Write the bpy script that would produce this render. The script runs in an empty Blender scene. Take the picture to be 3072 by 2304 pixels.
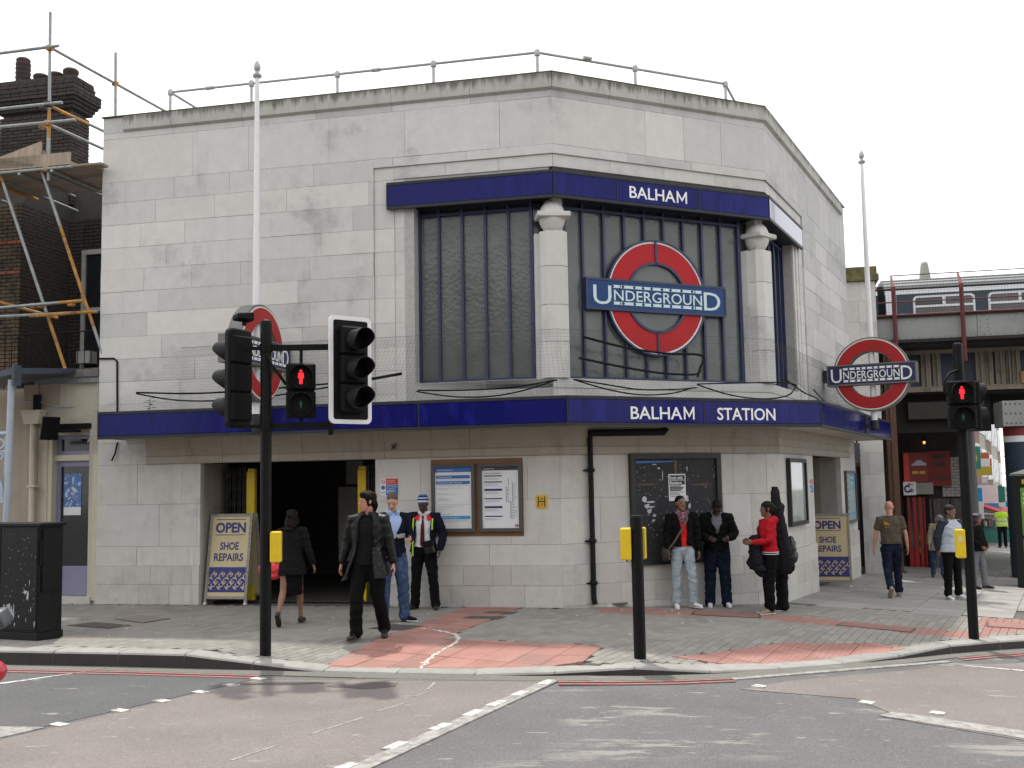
import bpy, bmesh, math, random
import numpy as np
from mathutils import Vector, Matrix, noise
random.seed(7)
scene = bpy.context.scene
COL = scene.collection
rad = math.radians

# ------------------------------------------------------------------ camera
cam_data = bpy.data.cameras.new('camera')
cam_data.sensor_width = 36.0
cam_data.lens = 37.374
cam_data.clip_start, cam_data.clip_end = 0.1, 2000.0
cam = bpy.data.objects.new('camera', cam_data)
COL.objects.link(cam)
PITCH, ROLL = 0.0912546, -0.0182964
_f = Vector((0, math.cos(PITCH), math.sin(PITCH)))
_r = Vector((1, 0, 0))
_u = Vector((0, -math.sin(PITCH), math.cos(PITCH)))
_r2 = _r * math.cos(ROLL) + _u * math.sin(ROLL)
_u2 = -_r * math.sin(ROLL) + _u * math.cos(ROLL)
cam.matrix_world = Matrix(((_r2.x, _u2.x, -_f.x, 0.0), (_r2.y, _u2.y, -_f.y, 0.0), (_r2.z, _u2.z, -_f.z, 1.9496), (0, 0, 0, 1)))
scene.camera = cam

# ------------------------------------------------------------------ sky, sun, exposure
SUN_TRAVEL = Vector((1.02, -4.03, -8.5)).normalized()      # light comes from behind the station, high up
sun_el = math.asin(-SUN_TRAVEL.z)
sun_az = math.atan2(-SUN_TRAVEL.x, -SUN_TRAVEL.y)          # clockwise from +Y
world = bpy.data.worlds.new('World')
scene.world = world
world.use_nodes = True
_nt = world.node_tree
_nt.nodes.clear()
_sky = _nt.nodes.new('ShaderNodeTexSky')
_sky.sky_type = 'NISHITA'
_sky.sun_disc = False
_sky.sun_elevation = sun_el
_sky.sun_rotation = sun_az
_sky.air_density, _sky.dust_density, _sky.ozone_density = 1.0, 4.0, 1.0
_hsv = _nt.nodes.new('ShaderNodeHueSaturation')             # a thin veil of cloud takes nearly all the blue out
_hsv.inputs['Saturation'].default_value = 0.16
_mix = _nt.nodes.new('ShaderNodeMixRGB')                    # and evens the brightness
_mix.inputs['Fac'].default_value = 0.72
_mix.inputs['Color2'].default_value = (10.2, 10.3, 10.5, 1)
_tc = _nt.nodes.new('ShaderNodeTexCoord')                   # broken cloud: soft lighter and duller masses over the whole dome
_cl = _nt.nodes.new('ShaderNodeTexNoise')
_cl.inputs['Scale'].default_value = 2.6
_cl.inputs['Detail'].default_value = 7.0
_cr = _nt.nodes.new('ShaderNodeMapRange')
_cr.inputs['From Min'].default_value, _cr.inputs['From Max'].default_value = .36, .64
_cr.inputs['To Min'].default_value, _cr.inputs['To Max'].default_value = .78, 1.22
_cm = _nt.nodes.new('ShaderNodeVectorMath')
_cm.operation = 'SCALE'
_bg = _nt.nodes.new('ShaderNodeBackground')
_bg.inputs['Strength'].default_value = 0.12
_out = _nt.nodes.new('ShaderNodeOutputWorld')
_nt.links.new(_sky.outputs[0], _hsv.inputs['Color'])
_nt.links.new(_hsv.outputs[0], _mix.inputs['Color1'])
_nt.links.new(_tc.outputs['Generated'], _cl.inputs['Vector'])
_nt.links.new(_cl.outputs['Fac'], _cr.inputs['Value'])
_nt.links.new(_mix.outputs[0], _cm.inputs[0])
_nt.links.new(_cr.outputs[0], _cm.inputs['Scale'])
_nt.links.new(_cm.outputs[0], _bg.inputs['Color'])
_nt.links.new(_bg.outputs[0], _out.inputs['Surface'])
sun_data = bpy.data.lights.new('sun', 'SUN')
sun_data.energy = 2.5
sun_data.angle = rad(1.6)
sun_data.color = (1.0, 0.95, 0.87)
sun = bpy.data.objects.new('sun', sun_data)
COL.objects.link(sun)
sun.rotation_euler = SUN_TRAVEL.to_track_quat('-Z', 'Y').to_euler()
sun.location = (-5, 30, 40)
scene.view_settings.view_transform = 'Standard'
scene.view_settings.look = 'None'
scene.view_settings.exposure = 0.56
scene.view_settings.gamma = 1.0
scene.view_settings.use_curve_mapping = False

# ------------------------------------------------------------------ materials
MATS = {}

def mat(name, col, rough=0.75, metal=0.0, var=0.12, scale=6.0, bump=0.0, bscale=60.0, rnd=0.0, spec=0.5, coat=0.0,
        col2=None, c2scale=2.0, c2lo=0.5, c2hi=0.62, emit=0.0, stretch=None, sheen=0.0):
    """Procedural Principled material: world-position noise for tone, optional second colour in blotches, per-object random tone."""
    if name in MATS:
        return MATS[name]
    m = bpy.data.materials.new(name)
    m.use_nodes = True
    nt = m.node_tree
    N, L = nt.nodes, nt.links
    b = N['Principled BSDF']
    b.inputs['Roughness'].default_value = rough
    b.inputs['Metallic'].default_value = metal
    b.inputs['Specular IOR Level'].default_value = spec
    b.inputs['Coat Weight'].default_value = coat
    if sheen:
        b.inputs['Sheen Weight'].default_value = sheen
    geo = N.new('ShaderNodeNewGeometry')
    pos = geo.outputs['Position']
    if stretch:
        mp = N.new('ShaderNodeMapping')
        mp.inputs['Scale'].default_value = stretch
        L.new(pos, mp.inputs['Vector'])
        pos = mp.outputs[0]
    nz = N.new('ShaderNodeTexNoise')
    nz.inputs['Scale'].default_value = scale
    nz.inputs['Detail'].default_value = 5.0
    nz.inputs['Roughness'].default_value = 0.65
    L.new(pos, nz.inputs['Vector'])
    mr = N.new('ShaderNodeMapRange')
    mr.inputs['From Min'].default_value, mr.inputs['From Max'].default_value = 0.25, 0.75
    mr.inputs['To Min'].default_value, mr.inputs['To Max'].default_value = 1 - var, 1 + var
    L.new(nz.outputs['Fac'], mr.inputs['Value'])
    val = mr.outputs[0]
    if rnd:
        oi = N.new('ShaderNodeObjectInfo')
        mr2 = N.new('ShaderNodeMapRange')
        mr2.inputs['To Min'].default_value, mr2.inputs['To Max'].default_value = 1 - rnd, 1 + rnd
        L.new(oi.outputs['Random'], mr2.inputs['Value'])
        mu = N.new('ShaderNodeMath')
        mu.operation = 'MULTIPLY'
        L.new(val, mu.inputs[0])
        L.new(mr2.outputs[0], mu.inputs[1])
        val = mu.outputs[0]
    base = None
    if col2:
        n2 = N.new('ShaderNodeTexNoise')
        n2.inputs['Scale'].default_value = c2scale
        n2.inputs['Detail'].default_value = 6.0
        n2.inputs['Roughness'].default_value = 0.7
        L.new(pos, n2.inputs['Vector'])
        r2 = N.new('ShaderNodeMapRange')
        r2.interpolation_type = 'SMOOTHSTEP'
        r2.inputs['From Min'].default_value, r2.inputs['From Max'].default_value = c2lo, c2hi
        L.new(n2.outputs['Fac'], r2.inputs['Value'])
        mx = N.new('ShaderNodeMixRGB')
        mx.inputs['Color1'].default_value = (*col, 1)
        mx.inputs['Color2'].default_value = (*col2, 1)
        L.new(r2.outputs[0], mx.inputs['Fac'])
        base = mx.outputs[0]
    vm = N.new('ShaderNodeVectorMath')
    vm.operation = 'SCALE'
    if base is not None:
        L.new(base, vm.inputs[0])
    else:
        vm.inputs[0].default_value = col
    L.new(val, vm.inputs['Scale'])
    L.new(vm.outputs[0], b.inputs['Base Color'])
    if bump:
        nb = N.new('ShaderNodeTexNoise')
        nb.inputs['Scale'].default_value = bscale
        nb.inputs['Detail'].default_value = 4.0
        L.new(pos, nb.inputs['Vector'])
        bp = N.new('ShaderNodeBump')
        bp.inputs['Strength'].default_value = bump
        bp.inputs['Distance'].default_value = 0.01
        L.new(nb.outputs['Fac'], bp.inputs['Height'])
        L.new(bp.outputs[0], b.inputs['Normal'])
    if emit:
        b.inputs['Emission Color'].default_value = (*col, 1)
        b.inputs['Emission Strength'].default_value = emit
    MATS[name] = m
    return m

def nodes_of(m):
    return m.node_tree.nodes, m.node_tree.links, m.node_tree.nodes['Principled BSDF']

# ------------------------------------------------------------------ mesh builder
class MB:
    def __init__(self, M=None):
        self.v, self.f, self.mi = [], [], []
        self.M = M or Matrix()
        self.cur = 0
    def add(self, verts, faces, M=None):
        T = self.M @ M if M is not None else self.M
        n = len(self.v)
        self.v += [T @ Vector(p) for p in verts]
        self.f += [tuple(i + n for i in f) for f in faces]
        self.mi += [self.cur] * len(faces)
        return self
    def box(self, x0, x1, y0, y1, z0, z1, M=None):
        v = [(x0, y0, z0), (x1, y0, z0), (x1, y1, z0), (x0, y1, z0), (x0, y0, z1), (x1, y0, z1), (x1, y1, z1), (x0, y1, z1)]
        f = [(0, 3, 2, 1), (4, 5, 6, 7), (0, 1, 5, 4), (1, 2, 6, 5), (2, 3, 7, 6), (3, 0, 4, 7)]
        return self.add(v, f, M)
    def cbox(self, x0, x1, y0, y1, z0, z1, c=0.006, M=None):
        """box whose front (y0) face is chamfered"""
        v = [(x0 + c, y0, z0 + c), (x1 - c, y0, z0 + c), (x1 - c, y0, z1 - c), (x0 + c, y0, z1 - c),
             (x0, y0 + c, z0), (x1, y0 + c, z0), (x1, y0 + c, z1), (x0, y0 + c, z1),
             (x0, y1, z0), (x1, y1, z0), (x1, y1, z1), (x0, y1, z1)]
        f = [(0, 1, 2, 3)]
        for a in range(4):
            b = (a + 1) % 4
            f.append((a + 4, b + 4, b, a))
            f.append((a + 8, b + 8, b + 4, a + 4))
        f.append((11, 10, 9, 8))
        return self.add(v, f, M)
    def tube(self, pts, r, n=8, caps=True, M=None):
        pts = [Vector(p) for p in pts]
        rs = r if isinstance(r, (list, tuple)) else [r] * len(pts)
        verts, faces = [], []
        up = None
        for i, p in enumerate(pts):
            d = (pts[min(i + 1, len(pts) - 1)] - pts[max(i - 1, 0)]).normalized()
            if up is None:
                up = Vector((0, 0, 1)) if abs(d.z) < 0.95 else Vector((1, 0, 0))
            a = d.cross(up).normalized()
            b = a.cross(d).normalized()
            up = b
            for k in range(n):
                t = 2 * math.pi * k / n
                verts.append(p + (a * math.cos(t) + b * math.sin(t)) * rs[i])
        for i in range(len(pts) - 1):
            for k in range(n):
                k2 = (k + 1) % n
                faces.append((i * n + k, i * n + k2, (i + 1) * n + k2, (i + 1) * n + k))
        if caps:
            faces.append(tuple(range(n - 1, -1, -1)))
            m0 = (len(pts) - 1) * n
            faces.append(tuple(range(m0, m0 + n)))
        return self.add(verts, faces, M)
    def lathe(self, prof, n=24, M=None, axis='z'):
        """prof: (radius, height) points; closed with caps where the radius is not 0"""
        verts, faces = [], []
        for (r, h) in prof:
            for k in range(n):
                t = 2 * math.pi * k / n
                p = (r * math.cos(t), r * math.sin(t), h)
                if axis == 'y':
                    p = (p[0], p[2], p[1])
                elif axis == 'x':
                    p = (p[2], p[0], p[1])
                verts.append(p)
        for i in range(len(prof) - 1):
            for k in range(n):
                k2 = (k + 1) % n
                faces.append((i * n + k, i * n + k2, (i + 1) * n + k2, (i + 1) * n + k))
        faces.append(tuple(range(n - 1, -1, -1)))
        faces.append(tuple(range((len(prof) - 1) * n, len(prof) * n)))
        return self.add(verts, faces, M)
    def prism(self, poly, y0, y1, M=None):
        """poly of (x, z) extruded from y0 to y1"""
        n = len(poly)
        v = [(x, y0, z) for x, z in poly] + [(x, y1, z) for x, z in poly]
        f = [tuple(range(n)), tuple(range(2 * n - 1, n - 1, -1))]
        for i in range(n):
            j = (i + 1) % n
            f.append((i, i + n, j + n, j))
        return self.add(v, f, M)
    def slab(self, poly, z0, z1, M=None):
        """poly of (x, y) extruded from z0 to z1 (numbers or functions of x, y)"""
        n = len(poly)
        g0 = z0 if callable(z0) else (lambda x, y: z0)
        g1 = z1 if callable(z1) else (lambda x, y: z1)
        v = [(x, y, g0(x, y)) for x, y in poly] + [(x, y, g1(x, y)) for x, y in poly]
        f = [tuple(range(n - 1, -1, -1)), tuple(range(n, 2 * n))]
        for i in range(n):
            j = (i + 1) % n
            f.append((i, j, j + n, i + n))
        return self.add(v, f, M)
    def ring(self, cx, cz, r0, r1, y0, y1, n=64, a0=0.0, a1=2 * math.pi, M=None):
        full = abs(a1 - a0 - 2 * math.pi) < 1e-6
        k = n if full else n + 1
        v = []
        for i in range(k):
            t = a0 + (a1 - a0) * i / n
            c, s = math.cos(t), math.sin(t)
            v += [(cx + r0 * c, y0, cz + r0 * s), (cx + r1 * c, y0, cz + r1 * s), (cx + r1 * c, y1, cz + r1 * s), (cx + r0 * c, y1, cz + r0 * s)]
        f = []
        for i in range(n):
            a, b = 4 * i, 4 * ((i + 1) % k)
            for q in range(4):
                q2 = (q + 1) % 4
                f.append((a + q, b + q, b + q2, a + q2))
        if not full:
            f += [(0, 1, 2, 3), (4 * n + 3, 4 * n + 2, 4 * n + 1, 4 * n)]
        return self.add(v, f, M)
    def disc(self, cx, cz, r, y0, y1, n=48, M=None):
        return self.prism([(cx + r * math.cos(2 * math.pi * i / n), cz + r * math.sin(2 * math.pi * i / n)) for i in range(n)], y0, y1, M)
    def ball(self, c, r, n=12, M=None):
        rx, ry, rz = r if isinstance(r, (tuple, list)) else (r, r, r)
        v, f = [], []
        for i in range(1, n):
            a = math.pi * i / n
            for k in range(2 * n):
                t = math.pi * k / n
                v.append((c[0] + rx * math.sin(a) * math.cos(t), c[1] + ry * math.sin(a) * math.sin(t), c[2] + rz * math.cos(a)))
        w = 2 * n
        for i in range(n - 2):
            for k in range(w):
                k2 = (k + 1) % w
                f.append((i * w + k, (i + 1) * w + k, (i + 1) * w + k2, i * w + k2))
        v += [(c[0], c[1], c[2] + rz), (c[0], c[1], c[2] - rz)]
        t0, t1 = len(v) - 2, len(v) - 1
        for k in range(w):
            k2 = (k + 1) % w
            f += [(t0, k, k2), (t1, (n - 2) * w + k2, (n - 2) * w + k)]
        return self.add(v, f, M)
    def text(self, s, x, z, h, y=0.0, depth=0.002, bold=0.0, align='LEFT', sx=1.0, rot=0.0, M=None, fit=None):
        """flat raised lettering: cap height h, baseline at (x, z), facing -y"""
        vs, fs, w = text_mesh(s, bold, depth / h if h else 0)
        k = h / 0.729
        if fit:
            a0 = min(p[0] for p in vs)
            sx = (fit[1] - fit[0]) / ((w - a0) * k)
            x, align = fit[0] - a0 * k * sx, 'LEFT'
        off = 0.0 if align == 'LEFT' else (-w * 0.5 if align == 'CENTER' else -w)
        c, sn = math.cos(rot), math.sin(rot)
        out = []
        for p in vs:
            px, pz = (p[0] + off) * k * sx, p[1] * k
            out.append((x + px * c - pz * sn, y - p[2] * k, z + px * sn + pz * c))
        return self.add(out, fs, M)
    def build(self, name, material, parent=None, smooth=False, kind=None, label=None, recalc=True, bevel=0.0, segs=1):
        me = bpy.data.meshes.new(name)
        V = np.array([tuple(p) for p in self.v], dtype=float)
        lo, hi = V.min(0), V.max(0)
        o0 = np.array([(lo[0] + hi[0]) / 2, (lo[1] + hi[1]) / 2, lo[2]])
        me.from_pydata((V - o0).tolist(), [], self.f)
        mats = material if isinstance(material, (list, tuple)) else [material]
        for m in mats:
            me.materials.append(m)
        if len(mats) > 1:
            me.polygons.foreach_set('material_index', self.mi)
        if recalc or bevel:
            bm = bmesh.new()
            bm.from_mesh(me)
            if bevel:
                bmesh.ops.remove_doubles(bm, verts=bm.verts, dist=1e-5)
            bmesh.ops.recalc_face_normals(bm, faces=bm.faces)
            if bevel:
                bmesh.ops.bevel(bm, geom=[e for e in bm.edges if e.calc_face_angle(0) > 0.6], offset=bevel, segments=segs, affect='EDGES', profile=0.5)
            bm.to_mesh(me)
            bm.free()
        if smooth:
            me.polygons.foreach_set('use_smooth', [True] * len(me.polygons))
            try:
                me.set_sharp_from_angle(angle=rad(40))
            except Exception:
                pass
        return link(name, me, parent, Vector(o0), kind, label)

def link(name, me, parent=None, loc=Vector((0, 0, 0)), kind=None, label=None, rot=None):
    o = bpy.data.objects.new(name, me)
    COL.objects.link(o)
    if parent is not None:
        o.parent = parent
        base = world_loc(parent)
        o.location = Vector(loc) - base
    else:
        o.location = loc
    if rot is not None:
        o.rotation_mode = 'QUATERNION'
        o.rotation_quaternion = rot
    if kind:
        o['kind'] = kind
    if label:
        o['label'] = label
    return o

def world_loc(o):
    p = Vector((0, 0, 0))
    while o is not None:
        p += o.location
        o = o.parent
    return p

def thing(name, label, cat, loc=(0, 0, 0), group=None):
    o = bpy.data.objects.new(name, None)
    COL.objects.link(o)
    o.empty_display_size = 0.1
    o.location = loc
    return tag(o, label, cat, group)

def tag(o, label, cat, group=None):
    o['label'] = label
    o['category'] = cat
    if group:
        o['group'] = group
    return o

_TXT = {}

def text_mesh(s, bold=0.0, ext=0.0):
    key = (s, round(bold, 4), round(ext, 4))
    if key in _TXT:
        return _TXT[key]
    cu = bpy.data.curves.new('lettering', 'FONT')
    cu.body = s
    cu.offset = bold
    cu.extrude = ext
    cu.resolution_u = 3
    o = bpy.data.objects.new('lettering', cu)
    COL.objects.link(o)
    dg = bpy.context.evaluated_depsgraph_get()
    dg.update()
    me = o.evaluated_get(dg).to_mesh()
    vs = [tuple(v.co) for v in me.vertices]
    fs = [tuple(p.vertices) for p in me.polygons]
    w = max((v[0] for v in vs), default=0)
    o.evaluated_get(dg).to_mesh_clear()
    bpy.data.objects.remove(o)
    bpy.data.curves.remove(cu)
    _TXT[key] = (vs, fs, w)
    return _TXT[key]

# ------------------------------------------------------------------ plan of the place
A, B, C, D = Vector((-7.161, 18.3425)), Vector((0.7182, 16.5632)), Vector((4.5466, 18.3698)), Vector((8.204, 25.6236))

def frame(P, Q):
    """local (along the wall, inward, up) -> world"""
    u = (Q - P).normalized()
    return Matrix(((u.x, -u.y, 0, P.x), (u.y, u.x, 0, P.y), (0, 0, 1, 0), (0, 0, 0, 1)))

FAB, FBC, FCD = frame(A, B), frame(B, C), frame(C, D)
LAB, LBC, LCD = (B - A).length, (C - B).length, (D - C).length
FACES = {'AB': (FAB, LAB), 'BC': (FBC, LBC), 'CD': (FCD, LCD)}

def sstep(a, b, x):
    t = min(1, max(0, (x - a) / (b - a)))
    return t * t * (3 - 2 * t)

def gz(x, y):
    """pavement level: flat on the left, falling gently to the right and back"""
    return -0.047 * max(0, x - 0.72) - 0.011 * max(0, y - 16.57) * min(1, max(0, (x - 0.72) / 3))

KX = [-40, -14, -6.56, -5.28, -4.39, -3.52, -2.69, -1.61, -0.59, 0.16, 0.90, 1.66, 2.25, 3.17, 4.36, 5.76, 6.80, 7.54, 10.0, 13.0, 16.0, 18.5, 23.0, 34.0]
KY = [20.0, 14.6, 13.03, 12.77, 12.59, 12.37, 12.17, 11.89, 11.67, 11.55, 11.52, 11.70, 11.90, 12.35, 13.05, 14.0, 14.54, 14.92, 16.4, 19.0, 23.0, 30.0, 45.0, 90.0]

def ker(x):
    return float(np.interp(x, KX, KY))

def hk(x):
    return float(np.interp(x, [-7, -3.6, -2.4, 0.2, 0.75, 1.5, 2.3, 4.2, 5.7, 8], [.18, .175, .03, .03, .105, .105, .03, .03, .13, .13]))

def road_z(x, y):
    return gz(x, y) - 0.13

def pave_z(x, y):
    k = sstep(0.1, 1.9, y - ker(x))
    return road_z(x, y) + hk(x) * (1 - k) + 0.13 * k
# ------------------------------------------------------------------ ground, road, pavement
m_ground = mat('distant_ground', (0.10, 0.10, 0.10), 0.9)

def speckled(name, col, dark, light, patch=None, pscale=0.8, plo=0.55, phi=0.7, gritamt=0.45):
    """worn road surface: fine grit of light and dark stone, wide soft patches, thin pale scuffs along the traffic"""
    m = mat(name, col, 0.88, var=0.16, scale=0.9, bump=0.5, bscale=180)
    N, L, b = nodes_of(m)
    geo = N.new('ShaderNodeNewGeometry')
    src = b.inputs['Base Color'].links[0].from_socket
    def layer(src, color, scale, lo, hi, stretch=(1, 1, 1), amt=1.0, detail=2.0, rough=.5):
        mp = N.new('ShaderNodeMapping')
        mp.inputs['Scale'].default_value = stretch
        L.new(geo.outputs['Position'], mp.inputs['Vector'])
        nz = N.new('ShaderNodeTexNoise')
        nz.inputs['Scale'].default_value = scale
        nz.inputs['Detail'].default_value = detail
        nz.inputs['Roughness'].default_value = rough
        L.new(mp.outputs[0], nz.inputs['Vector'])
        r = N.new('ShaderNodeMapRange')
        r.interpolation_type = 'SMOOTHSTEP'
        r.inputs['From Min'].default_value, r.inputs['From Max'].default_value = lo, hi
        r.inputs['To Max'].default_value = amt
        L.new(nz.outputs['Fac'], r.inputs['Value'])
        mx = N.new('ShaderNodeMixRGB')
        mx.inputs['Color2'].default_value = (*color, 1)
        L.new(r.outputs[0], mx.inputs['Fac'])
        L.new(src, mx.inputs['Color1'])
        return mx.outputs[0]
    src = layer(src, dark, 95, 0.52, 0.66, amt=gritamt + 0.2)
    src = layer(src, light, 70, 0.60, 0.70, amt=gritamt + 0.3)
    src = layer(src, dark, 0.55, 0.5, 0.75, amt=0.30, detail=8)
    src = layer(src, dark, 30, 0.55, 0.7, amt=0.35)
    src = layer(src, light, 45, 0.60, 0.70, (.6, 1.4, 1), amt=0.35)
    if patch:
        old, src = src, layer(src, patch, pscale, plo, phi, (0.34, 1.3, 1), 0.8, 12, .74)
        nz = N.new('ShaderNodeTexNoise')
        nz.inputs['Scale'].default_value = 0.30
        L.new(geo.outputs['Position'], nz.inputs['Vector'])
        r = N.new('ShaderNodeMapRange')
        r.inputs['From Min'].default_value, r.inputs['From Max'].default_value = .48, .53
        L.new(nz.outputs['Fac'], r.inputs['Value'])
        mx = N.new('ShaderNodeMixRGB')
        L.new(r.outputs[0], mx.inputs['Fac'])
        L.new(old, mx.inputs['Color1'])
        L.new(src, mx.inputs['Color2'])
        src = mx.outputs[0]
    src = layer(src, (0.36, 0.355, 0.33), 7, 0.67, 0.70, (0.45, 1.6, 1), 0.6, 6)
    L.new(src, b.inputs['Base Color'])
    return m

m_asphalt = speckled('worn_asphalt', (0.115, 0.113, 0.113), (0.05, 0.05, 0.05), (0.24, 0.235, 0.235), (0.25, 0.24, 0.215), 2.0, 0.54, 0.57)
m_asphalt_dark = speckled('newer_asphalt', (0.088, 0.090, 0.092), (0.04, 0.04, 0.04), (0.20, 0.20, 0.20))
m_redsurf = speckled('buff_red_surfacing', (0.182, 0.160, 0.149), (0.095, 0.08, 0.075), (0.32, 0.295, 0.28), gritamt=0.3)
m_channel = speckled('gutter_dirt', (0.15, 0.147, 0.128), (0.07, 0.07, 0.06), (0.25, 0.25, 0.225))
m_white = mat('road_paint_white', (0.52, 0.51, 0.47), 0.85, var=0.15, scale=14, col2=(0.24, 0.23, 0.22), c2scale=11, c2lo=0.50, c2hi=0.58)
m_whiteworn = mat('worn_white_paint', (0.31, 0.30, 0.28), 0.85, var=0.2, scale=20, col2=(0.2, 0.19, 0.18), c2scale=9, c2lo=0.42, c2hi=0.6)
m_redline = mat('road_paint_red', (0.33, 0.125, 0.12), 0.85, var=0.25, scale=10, col2=(0.22, 0.16, 0.15), c2scale=9, c2lo=0.44, c2hi=0.60)

def sheet(name, xs, ycols, zf, material, kind='structure'):
    """a grid: for each x a list of y"""
    v, f = [], []
    n = len(ycols[0])
    for x, ys in zip(xs, ycols):
        v += [(x, y, zf(x, y)) for y in ys]
    for i in range(len(xs) - 1):
        for j in range(n - 1):
            f.append((i * n + j, (i + 1) * n + j, (i + 1) * n + j + 1, i * n + j + 1))
    b = MB()
    b.add(v, f)
    return b.build(name, material, recalc=False, kind=kind)

b = MB()
b.slab([(-400, -300), (400, -300), (400, 600), (-400, 600)], -6.2, -6.0)
b.build('ground', m_ground, kind='structure')

xs = list(np.arange(-44, 44.1, 1.0))
sheet('road', xs, [list(np.linspace(-30, 10, 21)) + list(np.linspace(11, 90, 60)) for _ in xs], road_z, m_asphalt)

def decal(name, poly, material, lift, parent=None, kind='structure', step=0.6):
    """thin sheet on the road over a convex polygon, cut up so that it follows the fall of the road"""
    cells = [poly]
    xs0 = min(p[0] for p in poly)
    xs1 = max(p[0] for p in poly)
    out = []
    x = xs0
    while x < xs1 - 1e-6:
        q = clip(clip(poly, 0, x, 1), 0, x + step, -1)
        if len(q) > 2:
            out.append(q)
        x += step
    b = MB()
    for q in out:
        b.slab(q, lambda x, y: road_z(x, y) + 0.001, lambda x, y: road_z(x, y) + lift)
    return b.build(name, material, parent, kind=kind)

def clip(poly, axis, val, sgn):
    """keep the side sgn*(p[axis]-val) >= 0"""
    res = []
    for i in range(len(poly)):
        a, c = poly[i], poly[(i + 1) % len(poly)]
        da, dc = sgn * (a[axis] - val), sgn * (c[axis] - val)
        if da >= 0:
            res.append(a)
        if da * dc < 0:
            t = da / (da - dc)
            res.append((a[0] + (c[0] - a[0]) * t, a[1] + (c[1] - a[1]) * t))
    return res

def clip_poly(poly, cp):
    """clip poly by the convex counter-clockwise polygon cp"""
    out = poly
    for i in range(len(cp)):
        a, c = cp[i], cp[(i + 1) % len(cp)]
        nx, ny = -(c[1] - a[1]), c[0] - a[0]
        src, out = out, []
        for k in range(len(src)):
            p, q = src[k], src[(k + 1) % len(src)]
            dp = (p[0] - a[0]) * nx + (p[1] - a[1]) * ny
            dq = (q[0] - a[0]) * nx + (q[1] - a[1]) * ny
            if dp >= 0:
                out.append(p)
            if dp * dq < 0:
                t = dp / (dp - dq)
                out.append((p[0] + (q[0] - p[0]) * t, p[1] + (q[1] - p[1]) * t))
        if len(out) < 3:
            return []
    return out

def ccw(poly):
    s = sum(poly[i][0] * poly[(i + 1) % len(poly)][1] - poly[(i + 1) % len(poly)][0] * poly[i][1] for i in range(len(poly)))
    return poly if s > 0 else poly[::-1]

def inside(p, poly):
    for i in range(len(poly)):
        a, c = poly[i], poly[(i + 1) % len(poly)]
        if (c[0] - a[0]) * (p[1] - a[1]) - (c[1] - a[1]) * (p[0] - a[0]) < 0:
            return False
    return True

# newer asphalt left of the crossing, buff-red surfacing of the two crossings
decal('newer_asphalt_patch', [(-2.83, 11.72), (-6.4, 12.85), (-13, 14.3), (-13, 9.0), (-7.4, 9.4), (-4.2, 9.55)], m_asphalt_dark, 0.004)
decal('crossing_surface', [(-2.79, 11.73), (-4.33, 9.11), (-6.55, 5.0), (-2.75, 5.0), (-1.04, 8.46), (0.35, 11.29)], m_redsurf, 0.006)
decal('crossing_surface', [(2.27, 11.05), (3.34, 10.74), (3.52, 9.75), (5.3, 8.3), (9, 7.2), (12, 15.5), (5.25, 12.95), (2.9, 11.6)], m_redsurf, 0.006)
decal('resurfaced_strip', [(-2.79, 11.66), (0.35, 11.29), (0.35, 11.36), (-2.79, 11.73)], m_channel, 0.008)
# channel along the kerb
for i in range(2, len(KX) - 5):
    x0, x1 = KX[i], KX[i + 1]
    decal('gutter', [(x0, KY[i] - 0.26), (x1, KY[i + 1] - 0.26), (x1, KY[i + 1] + 0.02), (x0, KY[i] + 0.02)], m_channel, 0.010)
# double red lines
def along(x0, x1, off, w):
    n = max(2, int((x1 - x0) / 0.5))
    return [[(a, ker(a) - off - w), (c, ker(c) - off - w), (c, ker(c) - off), (a, ker(a) - off)]
            for a, c in zip(np.linspace(x0, x1, n + 1)[:-1], np.linspace(x0, x1, n + 1)[1:])]
for (x0, x1) in ((-14, -2.82), (0.42, 2.3), (5.5, 11)):
    for off in (0.30, 0.43):
        b = MB()
        for q in along(x0, x1, off, 0.052):
            b.slab(q, lambda x, y: road_z(x, y) + 0.002, lambda x, y: road_z(x, y) + 0.014)
        b.build('red_line', m_redline, kind='structure')
# give-way line at the left and studs along both edges of the crossing
decal('stop_line', [(-4.85, 12.42), (-4.72, 12.54), (-7.4, 10.02), (-7.4, 9.6)], m_white, 0.013)
decal('stop_line', [(-4.45, 9.05), (-4.15, 9.55), (-6.6, 9.9), (-7.5, 9.3)], m_whiteworn, 0.009)
def studs(P, Q, ts, w, l, material):
    P, Q = Vector(P), Vector(Q)
    d = (Q - P).normalized()
    n = Vector((-d.y, d.x))
    for t in ts:
        c = P + (Q - P) * t
        q = [tuple(c + d * l * a + n * w * e) for a, e in ((-.5, -.5), (.5, -.5), (.5, .5), (-.5, .5))]
        decal('crossing_stud', ccw(q), material, 0.016)
studs((-4.45, 9.0), (-2.76, 11.75), (0.02, 0.23, 0.43, 0.58, 0.73, 0.86, 0.98), 0.16, 0.10, m_white)
decal('edge_line', ccw([(-2.3, 5.8), (-2.1, 5.8), (0.42, 11.27), (0.27, 11.29)]), m_whiteworn, 0.012)
studs((-1.85, 6.9), (0.33, 11.25), (0.1, 0.26, 0.40, 0.545, 0.665, 0.755, 0.86, 0.985), 0.10, 0.26, m_white)
studs((2.45, 11.25), (3.95, 10.1), (0.03, 0.62, 0.97), 0.13, 0.13, m_white)
decal('edge_line', ccw([(3.3, 9.95), (3.5, 10.15), (5.2, 8.9), (5.05, 8.6)]), m_whiteworn, 0.012)
decal('edge_line', ccw([(2.3, 11.55), (5.3, 13.2), (5.25, 13.28), (2.3, 11.66)]), m_whiteworn, 0.012)
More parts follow.
